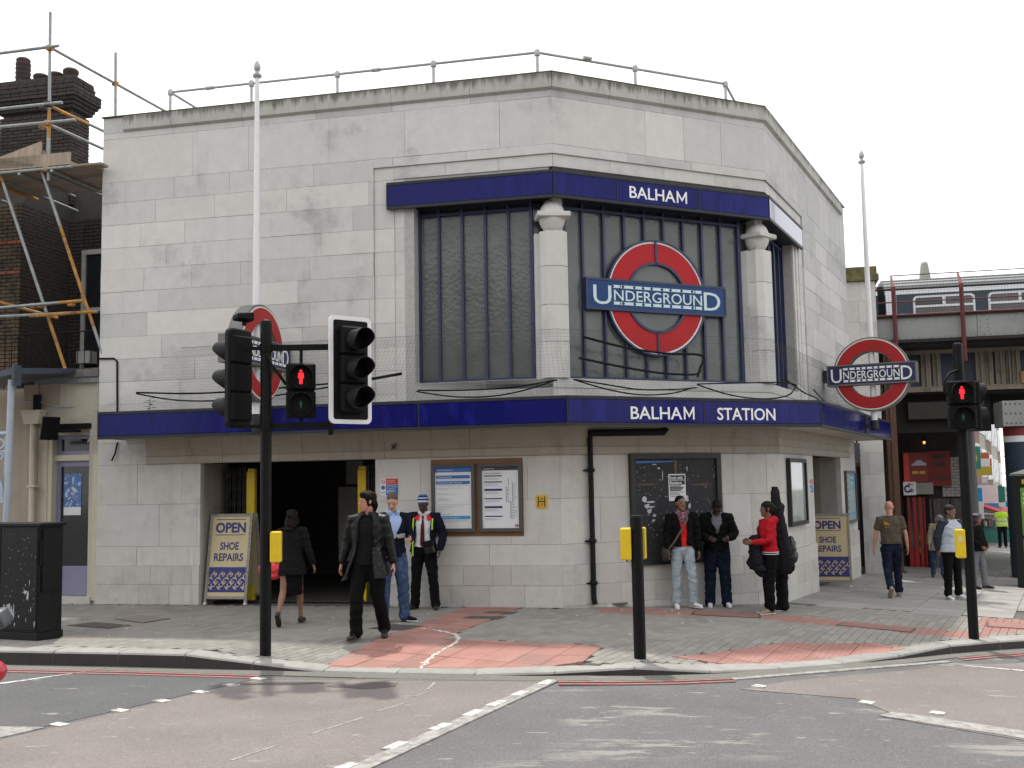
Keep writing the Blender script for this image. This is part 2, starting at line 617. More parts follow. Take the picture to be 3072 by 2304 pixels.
decal('stop_line', ccw([(5.25, 12.98), (5.35, 12.9), (6.6, 12.35), (6.6, 12.48)]), m_white, 0.013)
# dark oval patches and dripped white paint trail
m_darkpatch = mat('dark_patch', (0.092, 0.080, 0.075), 0.55, var=0.1)
for (cx, cy, rx, ry) in ((-1.55, 11.22, 0.36, 0.17), (-2.45, 11.42, 0.44, 0.08)):
    decal('dark_patch', [(cx + rx * (1 + 0.18 * math.sin(3 * t + cx)) * math.cos(t), cy + ry * (1 + 0.2 * math.cos(4 * t)) * math.sin(t)) for t in np.linspace(0, 2 * math.pi, 22)[:-1]], m_darkpatch, 0.0085 + .001 * ((cx * 100) % 3), step=2.0)
for k, (x0, y0, x1, y1) in enumerate([(-1.03, 10.6, -0.9, 10.8), (-1.3, 9.95, -1.08, 10.3), (-1.75, 9.1, -1.4, 9.7), (-2.2, 8.3, -1.95, 8.75), (-0.92, 10.95, -0.88, 11.3)]):
    decal('paint_drip', ccw([(x0, y0), (x0 + 0.03, y0), (x1 + 0.03, y1), (x1, y1)]), m_whiteworn, 0.0095)

# ------------------------------------------------------------------ pavement: bedding sheet, kerb stones, pavers, slabs
m_bed = mat('paving_joint_sand', (0.105, 0.10, 0.09), 0.95, var=0.2, scale=30)
m_paver = mat('grey_paver', (0.222, 0.21, 0.188), 0.88, var=0.10, scale=1.6, rnd=0.06, bump=0.3, bscale=220, col2=(0.19, 0.18, 0.162), c2scale=0.9, c2lo=0.42, c2hi=0.62)
m_paver_b = mat('grey_paver_pale', (0.24, 0.228, 0.205), 0.88, var=0.10, scale=1.6, rnd=0.06, bump=0.3, bscale=220)
m_paver_red = mat('red_paver', (0.265, 0.135, 0.115), 0.85, var=0.15, scale=2.5, rnd=0.12, bump=0.3, bscale=220)
m_flag = mat('flagstone', (0.27, 0.262, 0.245), 0.85, var=0.13, scale=2.2, rnd=0.10, bump=0.25, bscale=120)
m_kerb = mat('granite_kerb', (0.275, 0.268, 0.25), 0.86, var=0.16, scale=5, rnd=0.08, bump=0.3, bscale=160, col2=(0.2, 0.195, 0.185), c2scale=4, c2lo=0.55, c2hi=0.7)
m_kerb_dark = mat('granite_kerb_dark', (0.036, 0.034, 0.033), 0.85, var=0.2, scale=5, bump=0.3, bscale=120)
m_tactile = mat('red_tactile_slab', (0.345, 0.168, 0.140), 0.85, var=0.16, scale=2.2, rnd=0.10, col2=(0.30, 0.185, 0.16), c2scale=1.4, c2lo=.45, c2hi=.7)
N, L, bs = nodes_of(m_tactile)                              # blisters as fine relief in the slab's own grid
TQ, TP = Vector((math.cos(rad(63)), math.sin(rad(63)))), Vector((math.cos(rad(-27)), math.sin(rad(-27))))
geo = N.new('ShaderNodeNewGeometry')
mp = N.new('ShaderNodeMapping')
mp.inputs['Rotation'].default_value = (0, 0, rad(27))
L.new(geo.outputs['Position'], mp.inputs['Vector'])
wv = N.new('ShaderNodeVectorMath')
wv.operation = 'SCALE'
wv.inputs['Scale'].default_value = 2 * math.pi / 0.0667
L.new(mp.outputs[0], wv.inputs[0])
sp = N.new('ShaderNodeSeparateXYZ')
L.new(wv.outputs[0], sp.inputs[0])
sx, sy, ad = N.new('ShaderNodeMath'), N.new('ShaderNodeMath'), N.new('ShaderNodeMath')
sx.operation = sy.operation = 'SINE'
ad.operation = 'ADD'
L.new(sp.outputs[0], sx.inputs[0])
L.new(sp.outputs[1], sy.inputs[0])
L.new(sx.outputs[0], ad.inputs[0])
L.new(sy.outputs[0], ad.inputs[1])
bp = N.new('ShaderNodeBump')
bp.inputs['Strength'].default_value = 0.9
bp.inputs['Distance'].default_value = 0.006
L.new(ad.outputs[0], bp.inputs['Height'])
L.new(bp.outputs[0], bs.inputs['Normal'])

pave = bpy.data.objects.new('pavement', None)
COL.objects.link(pave)
pave['kind'] = 'structure'
pave.location = (0, 15, 0)
# bedding (one sheet, 12 mm below the pavers)
xs = list(np.arange(-14, 8.01, 0.2)) + list(np.arange(8.5, 34.1, 0.75))
def ycol(x):
    k = ker(x) + 0.27
    far = 26.0 if x < 5 else 95.0
    t = np.linspace(0, 1, 26) ** 1.6
    return list(k + (max(far, k + 2) - k) * t)
bed = sheet('bedding', xs, [ycol(x) for x in xs], lambda x, y: pave_z(x, y) - 0.022, m_bed, kind=None)
bed.parent = pave
bed.location = bed.location - pave.location
# kerb stones
kpts = []
x = -13.0
while x < 9.5:
    kpts.append(x)
    x += 0.86 * (1 if x > -2 and x < 5 else 0.97)
for a, c in zip(kpts[:-1], kpts[1:]):
    mid = (a + c) / 2
    a2, c2 = a + 0.006, c - 0.006
    ya, yc = ker(a2), ker(c2)
    b = MB()
    w = 0.29
    nx, ny = -(yc - ya) / math.hypot(c2 - a2, yc - ya), (c2 - a2) / math.hypot(c2 - a2, yc - ya)
    # profile across: dark face, rounded arris, pale top
    prof = [(0.0, -0.06), (0.012, 1.0, -0.035), (0.02, 1.0, -0.014), (0.045, 1.0, 0.0), (w, 1.0, 0.0)]
    rows = []
    for (xx, yy) in ((a2, ya), (c2, yc)):
        h = hk(xx)
        rz = road_z(xx, yy)
        top = rz + h
        rows.append([(xx, yy, rz - 0.15), (xx + nx * .008, yy + ny * .008, top - 0.028), (xx + nx * .02, yy + ny * .02, top - 0.009),
                     (xx + nx * .045, yy + ny * .045, top), (xx + nx * w, yy + ny * w, pave_z(xx + nx * w, yy + ny * w) + 0.004), (xx + nx * w, yy + ny * w, rz - 0.15)])
    n = 6
    v = rows[0] + rows[1]
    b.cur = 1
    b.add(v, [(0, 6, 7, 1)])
    b.f[-1] = (0, 6, 7, 1)
    b.cur = 0
    base = len(b.v) - 12
    fs = [(1, 7, 8, 2), (2, 8, 9, 3), (3, 9, 10, 4), (4, 10, 11, 5), (0, 5, 11, 6), (0, 1, 2, 3, 4, 5), (11, 10, 9, 8, 7, 6)]
    b.f += fs
    b.mi += [0] * len(fs)
    b.build('kerb_stone', [m_kerb, m_kerb_dark], pave)

TL1 = ccw([(-2.18, 12.22), (-0.76, 16.93), (0.11, 16.80), (-0.94, 13.55), (-1.41, 12.09)])
TL2 = ccw([(-1.41, 12.09), (-0.6, 11.97), (0.2, 11.84), (0.72, 11.84), (1.01, 12.80), (-0.94, 13.55)])
TR = ccw([(1.78, 12.42), (2.55, 12.34), (3.2, 12.66), (4.95, 13.7), (4.63, 14.02), (3.42, 13.76)])
BAND = ccw([(1.2, 16.0), (3.94, 15.73), (6.10, 14.22), (6.55, 14.75), (6.83, 14.65), (6.37, 15.28), (3.30, 17.27), (1.26, 16.75)])
SQ = ccw([(6.5, 15.0), (9.0, 16.3), (9.0, 18.0), (7.55, 17.3), (6.9, 16.2)])
BANDS = [ccw([(1.2, 16.05), (3.4, 16.05), (3.30, 16.85), (1.26, 16.70)]), ccw([(3.4, 16.05), (6.15, 14.4), (6.6, 15.0), (3.30, 16.85)]), SQ]

def grid_cells(lenp, lenq, stagger, x0, x1, y0, y1):
    """cells of the p/q paving grid whose middle lies in the box"""
    cs = [Vector((x, y)) for x in (x0, x1) for y in (y0, y1)]
    pmin, pmax = min(c.dot(TP) for c in cs), max(c.dot(TP) for c in cs)
    qmin, qmax = min(c.dot(TQ) for c in cs), max(c.dot(TQ) for c in cs)
    for i in range(int(pmin / lenp) - 1, int(pmax / lenp) + 2):
        for j in range(int(qmin / lenq) - 1, int(qmax / lenq) + 2):
            c = TP * (i + 0.5) * lenp + TQ * ((j + 0.5 + (0.5 if (i % 2) and stagger else 0)) * lenq)
            if x0 <= c.x <= x1 and y0 <= c.y <= y1:
                yield c

wall_lines = [(A, B), (B, C), (C, D)]
def in_front(c, off=0.02):
    """street side of the station front"""
    if c.x < A.x:
        return (c - A).dot(Vector((-0.2203, -0.9755))) > off
    if c.x < B.x:
        return (c - A).dot(Vector((-0.2203, -0.9755))) > off
    if c.x < C.x:
        return (c - B).dot(Vector((0.4268, -0.9043))) > off
    return (c - C).dot(Vector((0.8929, -0.4502))) > off

def flag_zone(c):
    return c.y > 18.02 - 0.36 * (c.x - 5.19) - 0.12 * max(0, c.x - 6.2) and c.x > 4.2

def quad_pq(c, lp, lq, g):
    return [tuple(c + TP * (a * (lp - g) / 2) + TQ * (e * (lq - g) / 2)) for a, e in ((-1, -1), (1, -1), (1, 1), (-1, 1))]

# tactile slabs, cut to the ramps' outlines
for poly in (TL1, TL2, TR):
    bx = [p[0] for p in poly]
    by = [p[1] for p in poly]
    for c in grid_cells(0.4, 0.4, False, min(bx) - .3, max(bx) + .3, min(by) - .3, max(by) + .3):
        q = clip_poly(quad_pq(c, 0.4, 0.4, 0.008), poly)
        if len(q) >= 3:
            b = MB()
            dz = random.uniform(-.002, .003)
            b.slab(q, lambda x, y: pave_z(x, y) - 0.05, lambda x, y: pave_z(x, y) + 0.006 + dz)
            b.build('tactile_slab', m_tactile, pave)

# block pavers
cells = []
for c in grid_cells(0.108, 0.215, True, -8.0, 9.2, 11.4, 19.6):
    if not (c.y > ker(c.x) + 0.315 and in_front(c)) or flag_zone(c):
        continue
    if any(inside(c, P) for P in (TL1, TL2, TR)):
        continue
    cells.append(c)
cells.sort(key=lambda c: c.length)
q4 = [(-0.051, -0.1045), (0.051, -0.1045), (0.051, 0.1045), (-0.051, 0.1045)]
pm = {}
RQ = Matrix.Rotation(rad(-27), 4, 'Z')
for key, m_ in (('g', m_paver), ('p', m_paver_b), ('r', m_paver_red)):
    me = bpy.data.meshes.new('paver')
    v = [(x * .97, y * .985, 0.0) for x, y in q4] + [(x * 1.02, y * 1.01, -0.004) for x, y in q4] + [(x, y, -0.06) for x, y in q4]
    f = [(0, 1, 2, 3)] + [(a + 4, (a + 1) % 4 + 4, (a + 1) % 4, a) for a in range(4)] + [(a + 8, (a + 1) % 4 + 8, (a + 1) % 4 + 4, a + 4) for a in range(4)]
    me.from_pydata(v, [], f)
    me.materials.append(m_)
    pm[key] = me
rest = MB()
def tilt(c):
    """rotation that lays a paver on the local fall of the pavement"""
    e = .06
    ex = Vector((TP.x, TP.y, (pave_z(c.x + TP.x * e, c.y + TP.y * e) - pave_z(c.x - TP.x * e, c.y - TP.y * e)) / (2 * e))).normalized()
    ey = Vector((TQ.x, TQ.y, (pave_z(c.x + TQ.x * e, c.y + TQ.y * e) - pave_z(c.x - TQ.x * e, c.y - TQ.y * e)) / (2 * e)))
    n = ex.cross(ey).normalized()
    ey = n.cross(ex)
    return Matrix(((ex.x, ey.x, n.x), (ex.y, ey.y, n.y), (ex.z, ey.z, n.z)))
for i, c in enumerate(cells):
    red = any(inside(c, P) for P in BANDS)
    key = 'r' if red else ('p' if random.random() < 0.35 else 'g')
    z = pave_z(c.x, c.y) + random.uniform(-.0012, .001)
    if i < 300:
        link('paver', pm[key], pave, Vector((c.x, c.y, z)), rot=tilt(c).to_quaternion())
    else:
        rest.cur = {'g': 0, 'p': 1, 'r': 2}[key]
        T = Matrix.Translation((c.x, c.y, z)) @ tilt(c).to_4x4()
        rest.add([tuple(v.co) for v in pm[key].vertices], [tuple(p.vertices) for p in pm[key].polygons], T)
rest.build('paver', [m_paver, m_paver_b, m_paver_red], pave, kind='stuff', recalc=False)
# flagstones at the back right
for c in grid_cells(0.75, 0.6, True, 4.0, 15.5, 15.0, 31.0):
    if flag_zone(c) and c.y > ker(c.x) + 0.6 and in_front(c, -0.3) and not any(inside(c, P) for P in BANDS):
        b = MB()
        dz = random.uniform(-.002, .003)
        b.slab(quad_pq(c, 0.75, 0.6, 0.010), lambda x, y: pave_z(x, y) - 0.05, lambda x, y: pave_z(x, y) + 0.002 + dz)
        b.build('flagstone', m_flag, pave)
# far pavement beyond the bridge
b = MB()
for i, x in enumerate(np.arange(8, 33, 1.0)):
    for y in np.arange(31, 94, 3.0):
        if y > ker(x + .5) - 4:
            b.slab([(x, y), (x + .985, y), (x + .985, y + 2.985), (x, y + 2.985)], lambda x, y: pave_z(x, y) - 0.03, lambda x, y: pave_z(x, y) + 0.003)
b.build('flagstone', m_flag, pave, kind='stuff')
# access covers
m_cover = mat('cast_iron_cover', (0.085, 0.08, 0.075), 0.6, metal=0.3, var=0.2, scale=20, bump=0.5, bscale=90)
m_recess = mat('recessed_cover', (0.19, 0.17, 0.145), 0.85, var=0.15, scale=8)
def cover(poly, m_, frame_m, label):
    poly = ccw(poly)
    cx, cy = sum(p[0] for p in poly) / 4, sum(p[1] for p in poly) / 4
    t = thing('access_cover', label, 'access cover', (cx, cy, pave_z(cx, cy)), 'access covers in the pavement')
    inn = [(cx + (x - cx) * .93, cy + (y - cy) * .93) for x, y in poly]
    b = MB()
    b.slab(poly, lambda x, y: pave_z(x, y) - .04, lambda x, y: pave_z(x, y) + 0.008)
    b.build('frame', frame_m, t)
    b = MB()
    b.slab(inn, lambda x, y: pave_z(x, y) - .03, lambda x, y: pave_z(x, y) + 0.011)
    b.build('lid', m_, t)
cover([(-6.03, 16.16), (-5.79, 16.60), (-5.15, 16.08), (-5.40, 15.62)], m_recess, m_cover, 'large paved recessed access cover on the pavement left of the station entrance')
cover([(-6.45, 15.50), (-6.2, 15.85), (-5.50, 15.40), (-5.7, 15.1)], m_cover, m_cover, 'dark iron access cover on the pavement just right of the black cabinet')
cover([(-0.78, 15.5), (-0.66, 15.75), (-0.15, 15.6), (-0.27, 15.33)], m_cover, m_cover, 'dark iron access cover in the red slabs, nearer one of the pair below the notices')
cover([(-0.50, 16.05), (-0.40, 16.25), (0.02, 16.12), (-0.08, 15.9)], m_cover, m_cover, 'dark iron access cover in the red slabs, closer to the station wall')
cover([(-2.0, 14.6), (-1.75, 15.0), (-1.25, 14.75), (-1.5, 14.35)], m_cover, m_cover, 'dark access cover by the feet of the man in the long black coat')
# red recessed covers with dark outlines in the red band
for k, poly in enumerate(([(2.62, 16.15), (3.62, 15.98), (3.72, 16.45), (2.72, 16.6)], [(4.55, 15.42), (5.45, 14.92), (5.66, 15.3), (4.78, 15.8)], [(6.85, 15.75), (7.7, 15.5), (7.95, 16.1), (7.1, 16.35)])):
    cover(poly, m_paver_red, m_cover, ('red recessed cover with dark edge in the red band near the woman in red', 'red recessed cover with dark edge in the red band left of the right signal pole', 'red recessed cover with dark edge right of the right signal pole')[k])
b = MB()                                                     # splashed paint trail from the walking man to the kerb
pts = [(-1.40, 14.62), (-1.05, 14.3), (-0.80, 13.9), (-0.72, 13.55), (-0.76, 13.2), (-0.9, 12.8), (-1.0, 12.5), (-1.05, 12.2), (-1.06, 11.95)]
for i in range(len(pts) - 1):
    for k in range(13):
        t = (k + random.random()) / 13
        x = pts[i][0] + (pts[i + 1][0] - pts[i][0]) * t + random.gauss(0, .012)
        y = pts[i][1] + (pts[i + 1][1] - pts[i][1]) * t + random.gauss(0, .012)
        r = random.uniform(.006, .022) * (1 if i else .6)
        b.slab([(x + r * random.uniform(.7, 1.4) * math.cos(a), y + r * random.uniform(.7, 1.5) * math.sin(a)) for a in np.linspace(0, 6.28, 8)[:-1]], lambda x, y: pave_z(x, y), lambda x, y: pave_z(x, y) + 0.013)
m_splash = mat('dried_white_paint', (0.66, 0.65, 0.58), 0.8)
o = b.build('paint_spill', m_splash, kind='structure')
b = MB()
for k in range(70):                                          # trodden gum, ends and scraps
    x, y = random.uniform(-6.5, 8), random.uniform(12, 18)
    if y > ker(x) + .4 and in_front(Vector((x, y)), .15):
        r = random.uniform(.008, .02)
        b.slab([(x + r * random.uniform(.7, 1.6) * math.cos(a), y + r * random.uniform(.7, 1.4) * math.sin(a)) for a in np.linspace(0, 6.28, 7)[:-1]], lambda x, y: pave_z(x, y), lambda x, y: pave_z(x, y) + 0.010)
o = b.build('litter', mat('litter_scraps', (0.5, 0.48, 0.43), 0.8, var=0.3, scale=2), kind='stuff')
# ------------------------------------------------------------------ station building
def stone_mat(name, col, dirt, streak=0.35, rnd=0.055, blot=(0.40, 0.395, 0.375), warm=None, blo=0.52):
    """weathered Portland stone: per-block tone, soft blotches, vertical rain streaks, pitted grain"""
    m = mat(name, col, 0.85, var=0.07, scale=5, rnd=rnd, bump=0.35, bscale=55, col2=blot, c2scale=1.1, c2lo=blo, c2hi=blo + 0.26)
    N, L, b = nodes_of(m)
    src = b.inputs['Base Color'].links[0].from_socket
    geo = N.new('ShaderNodeNewGeometry')
    def lay(src, sc, scale, lo, hi, color, amt, det=6):
        mp = N.new('ShaderNodeMapping')
        mp.inputs['Scale'].default_value = sc
        L.new(geo.outputs['Position'], mp.inputs['Vector'])
        nz = N.new('ShaderNodeTexNoise')
        nz.inputs['Scale'].default_value = scale
        nz.inputs['Detail'].default_value = det
        nz.inputs['Roughness'].default_value = 0.7
        L.new(mp.outputs[0], nz.inputs['Vector'])
        r = N.new('ShaderNodeMapRange')
        r.interpolation_type = 'SMOOTHSTEP'
        r.inputs['From Min'].default_value, r.inputs['From Max'].default_value = lo, hi
        r.inputs['To Max'].default_value = amt
        L.new(nz.outputs['Fac'], r.inputs['Value'])
        mx = N.new('ShaderNodeMixRGB')
        mx.inputs['Color2'].default_value = (*color, 1)
        L.new(r.outputs[0], mx.inputs['Fac'])
        L.new(src, mx.inputs['Color1'])
        return mx.outputs[0]
    src = lay(src, (3.2, 3.2, 0.28), 1.6, 0.50, 0.78, dirt, streak)
    src = lay(src, (1, 1, 1), 28, 0.60, 0.72, tuple(c * .55 for c in col), 0.35, 4)
    src = lay(src, (1, 1, 1), 0.55, 0.52, 0.74, (0.30, 0.30, 0.30), 0.55, 9)
    if warm:
        src = lay(src, (1.2, 1.2, 0.8), 1.5, 0.55, 0.72, warm, 0.55)
    L.new(src, b.inputs['Base Color'])
    return m

m_stone = stone_mat('portland_stone', (0.565, 0.553, 0.525), (0.40, 0.395, 0.38), 0.36)
m_stone2 = stone_mat('portland_stone_pale', (0.60, 0.585, 0.55), (0.45, 0.435, 0.41), 0.2, blo=0.6)
m_stone3 = stone_mat('portland_stone_grey', (0.50, 0.492, 0.475), (0.33, 0.33, 0.33), 0.45, blo=0.47)
m_low = stone_mat('portland_stone_splashed', (0.555, 0.54, 0.505), (0.34, 0.30, 0.25), 0.5, warm=(0.44, 0.395, 0.33))
m_base = stone_mat('plinth_stone', (0.51, 0.495, 0.46), (0.25, 0.225, 0.19), 0.6, warm=(0.37, 0.335, 0.275), blo=0.5)
m_cornice = stone_mat('cornice_stone', (0.38, 0.345, 0.285), (0.20, 0.165, 0.125), 0.55, warm=(0.27, 0.22, 0.16))  # brown stone taken darker to carry the shade under the canopy
m_cope = stone_mat('coping_stone', (0.43, 0.42, 0.385), (0.12, 0.118, 0.108), 0.6, warm=(0.24, 0.22, 0.14))
def soot_streaks(m, ztop, run, color):
    """black runs that hang down from the wet top edge"""
    N, L, b = nodes_of(m)
    src = b.inputs['Base Color'].links[0].from_socket
    geo = N.new('ShaderNodeNewGeometry')
    sp = N.new('ShaderNodeSeparateXYZ')
    L.new(geo.outputs['Position'], sp.inputs[0])
    mp = N.new('ShaderNodeMapping')
    mp.inputs['Scale'].default_value = (5, 5, .5)
    L.new(geo.outputs['Position'], mp.inputs['Vector'])
    nz = N.new('ShaderNodeTexNoise')
    nz.inputs['Scale'].default_value = 1.7
    nz.inputs['Detail'].default_value = 7
    nz.inputs['Roughness'].default_value = .75
    L.new(mp.outputs[0], nz.inputs['Vector'])
    h = N.new('ShaderNodeMapRange')
    h.inputs['From Min'].default_value, h.inputs['From Max'].default_value = ztop - run, ztop
    h.inputs['To Min'].default_value, h.inputs['To Max'].default_value = -.12, .34
    h.clamp = False
    L.new(sp.outputs[2], h.inputs['Value'])
    ad = N.new('ShaderNodeMath')
    ad.operation = 'ADD'
    L.new(h.outputs[0], ad.inputs[0])
    L.new(nz.outputs['Fac'], ad.inputs[1])
    r = N.new('ShaderNodeMapRange')
    r.interpolation_type = 'SMOOTHSTEP'
    r.inputs['From Min'].default_value, r.inputs['From Max'].default_value = .55, .82
    r.inputs['To Max'].default_value = .85
    L.new(ad.outputs[0], r.inputs['Value'])
    mx = N.new('ShaderNodeMixRGB')
    mx.inputs['Color2'].default_value = (*color, 1)
    L.new(r.outputs[0], mx.inputs['Fac'])
    L.new(src, mx.inputs['Color1'])
    L.new(mx.outputs[0], b.inputs['Base Color'])
soot_streaks(m_cope, 8.5, .27, (.085, .083, .072))
m_moss = mat('mossy_top', (0.145, 0.13, 0.05), 0.95, var=0.4, scale=9, col2=(0.09, 0.085, 0.06), c2scale=5, bump=0.8, bscale=60)
m_marble = stone_mat('brown_lining_stone', (0.30, 0.27, 0.225), (0.16, 0.13, 0.10), 0.4)
m_mortar = mat('mortar', (0.40, 0.39, 0.37), 0.95, var=0.15, scale=12)
m_lead = mat('lead_flashing', (0.22, 0.235, 0.25), 0.6, metal=0.3, var=0.25, scale=14, bump=0.5, bscale=25)
m_roof = mat('felt_roof', (0.10, 0.10, 0.10), 0.9)
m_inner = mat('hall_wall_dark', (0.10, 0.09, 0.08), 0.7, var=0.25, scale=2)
m_blue = mat('blue_enamel', (0.0065, 0.008, 0.108), 0.15, var=0.22, scale=2.2, stretch=(2.2, 2.2, .45), spec=0.17, coat=0.0, col2=(0.011, 0.015, 0.155), c2scale=1.6, bump=0.35, bscale=1.3)
m_trim = mat('dark_metal_trim', (0.03, 0.032, 0.036), 0.5, metal=0.3, spec=.3, var=0.3, scale=14)
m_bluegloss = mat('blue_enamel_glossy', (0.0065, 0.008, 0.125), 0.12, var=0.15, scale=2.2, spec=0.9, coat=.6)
m_lett = mat('white_enamel', (0.80, 0.81, 0.80), 0.3, var=0.04, scale=9)
m_soffit = mat('canopy_soffit', (0.52, 0.46, 0.39), 0.8, var=0.15, scale=3, col2=(0.36, 0.31, 0.25), c2scale=1.8)
m_frame = mat('blue_window_frame', (0.020, 0.030, 0.085), 0.45, var=0.2, scale=14)
m_reddisc = mat('roundel_red_enamel', (0.43, 0.012, 0.016), 0.35, var=0.08, scale=4, spec=.2)
m_bluebar = mat('roundel_blue_glass', (0.010, 0.045, 0.165), 0.3, var=0.1, scale=4, spec=.25)
m_palelet = mat('pale_glass_lettering', (0.56, 0.70, 0.69), 0.35, var=0.04)

def glass_mat(name, col, cell):
    m = mat(name, col, 0.16, var=0.30, scale=1.6, spec=0.5)
    N, L, b = nodes_of(m)
    geo = N.new('ShaderNodeNewGeometry')
    vo = N.new('ShaderNodeTexVoronoi')
    vo.inputs['Scale'].default_value = cell
    L.new(geo.outputs['Position'], vo.inputs['Vector'])
    bp = N.new('ShaderNodeBump')
    bp.inputs['Strength'].default_value = 0.2
    bp.inputs['Distance'].default_value = 0.012
    L.new(vo.outputs['Distance'], bp.inputs['Height'])
    L.new(bp.outputs[0], b.inputs['Normal'])
    return m

m_glass = glass_mat('cast_window_glass', (0.102, 0.113, 0.104), 15)
m_glass_top = glass_mat('dark_top_glass', (0.030, 0.030, 0.027), 17)

stn = thing('station_building', 'pale stone underground station with blue canopy and folded corner front', 'station', (0.7, 17.6, 0))

def subtract(r, holes):
    """rectangle (u0,u1,z0,z1) minus holes"""
    out = [r]
    for h in holes:
        nxt = []
        for (a, b_, c, d) in out:
            if h[1] <= a or h[0] >= b_ or h[3] <= c or h[2] >= d:
                nxt.append((a, b_, c, d))
                continue
            if h[0] > a:
                nxt.append((a, h[0], c, d))
            if h[1] < b_:
                nxt.append((h[1], b_, c, d))
            u0, u1 = max(a, h[0]), min(b_, h[1])
            if h[2] > c:
                nxt.append((u0, u1, c, h[2]))
            if h[3] < d:
                nxt.append((u0, u1, h[3], d))
        out = nxt
    return [q for q in out if q[1] - q[0] > 0.02 and q[3] - q[2] > 0.02]

BLOCKS = {}

def block(F, u0, u1, z0, z1, y, depth, m_, parent, name='stone_block', g=0.0016, c=0.003):
    w, h = round(u1 - u0 - g * 2, 3), round(z1 - z0 - g * 2, 3)
    key = (w, h, round(depth, 3), m_.name, c)
    if key not in BLOCKS:
        b = MB()
        b.cbox(-w / 2, w / 2, 0, depth, 0, h, c)
        me = bpy.data.meshes.new(name)
        me.from_pydata([tuple(p) for p in b.v], [], b.f)
        me.materials.append(m_)
        BLOCKS[key] = me
    p = F @ Vector(((u0 + u1) / 2, y, z0 + g))
    return link(name, BLOCKS[key], parent, p, rot=F.to_quaternion())

def wall(F, u0, u1, zs, y, mats_, wmin=0.75, wmax=1.7, holes=(), depth=0.12, parent=None, name='stone_block', jit=0.004, rng=None):
    """courses of cut blocks, broken joints, openings left free"""
    rng = rng or random
    prev = []
    for z0, z1 in zip(zs[:-1], zs[1:]):
        u = u0
        joints = []
        while u < u1 - 1e-6:
            w = round(rng.uniform(wmin, wmax) / 0.07) * 0.07
            for k in range(4):
                if any(abs(u + w - j) < 0.14 for j in prev):
                    w += 0.21
            if u1 - (u + w) < wmin * 0.55:
                w = u1 - u
            joints.append(u + w)
            for q in subtract((u, min(u + w, u1), z0, z1), holes):
                r = rng.random()
                m_ = mats_[0] if r < 0.5 else (mats_[1] if r < 0.8 else mats_[-1])
                block(F, q[0], q[1], q[2], q[3], y + rng.uniform(-jit, jit * .5), depth, m_, parent or stn, name)
            u += w
        prev = joints

m_stone3b = stone_mat('portland_stone_dull', (0.53, 0.522, 0.50), (0.37, 0.37, 0.365), 0.36, blo=0.5)
SU = [m_stone, m_stone2, m_stone3b]
SL = [m_low, m_stone, m_low]
ZU = [3.0, 3.39, 3.78, 4.17, 4.56, 4.97, 5.35, 5.74, 6.13, 6.54, 6.94, 7.31, 8.09]
ZL = [0.64, 0.965, 1.67, 2.27, 2.40]
ZL2 = [0.64, 0.965, 1.67, 2.35]
rng = random.Random(3)
# left wing
wall(FAB, 0, LAB, ZU, 0, SU, holes=[(5.05, 9, 0, 7.16)], rng=rng)
wall(FAB, 0, 0.95, [2.35, 2.72, 3.0], 0, [m_stone, m_low], wmin=.5, wmax=1, rng=rng)
wall(FAB, 0, LAB, ZL2, 0, SL, wmin=.55, wmax=1.25, holes=[(1.95, 5.05, -1, 2.36)], rng=rng)
wall(FAB, 0, LAB + .01, [0.0, 0.335, 0.64], -0.028, [m_base, m_base, m_low], wmin=.5, wmax=1.1, holes=[(1.95, 5.05, -1, 2.36)], rng=rng)
# middle bay
wall(FBC, 0, LBC, [7.16, 7.31, 8.09], 0, SU, wmin=.7, wmax=1.5, rng=rng)
wall(FBC, 0, LBC, ZL2, 0, SL, wmin=.38, wmax=.75, rng=rng)
wall(FBC, -.01, LBC + .01, [-0.28, 0.02, 0.335, 0.64], -0.028, [m_base, m_base, m_low], wmin=.6, wmax=1.2, rng=rng)
# right wing
wall(FCD, 0, LCD, ZU, 0, [m_stone3, m_stone, m_stone3], holes=[(-1, 3.03, 0, 7.16)], rng=rng)
wall(FCD, 0, LCD, ZL2, 0, SL, wmin=.5, wmax=1.1, holes=[(3.03, 6.13, -1, 2.36)], rng=rng)
wall(FCD, -.01, LCD, [-0.75, -0.3, 0.02, 0.335, 0.64], -0.028, [m_base, m_base, m_low], wmin=.6, wmax=1.2, holes=[(3.03, 6.13, -1, 2.36)], rng=rng)
wall(FCD, 7.2, LCD, [2.35, 2.72, 3.0], 0, [m_stone, m_low], wmin=.5, wmax=1, rng=rng)
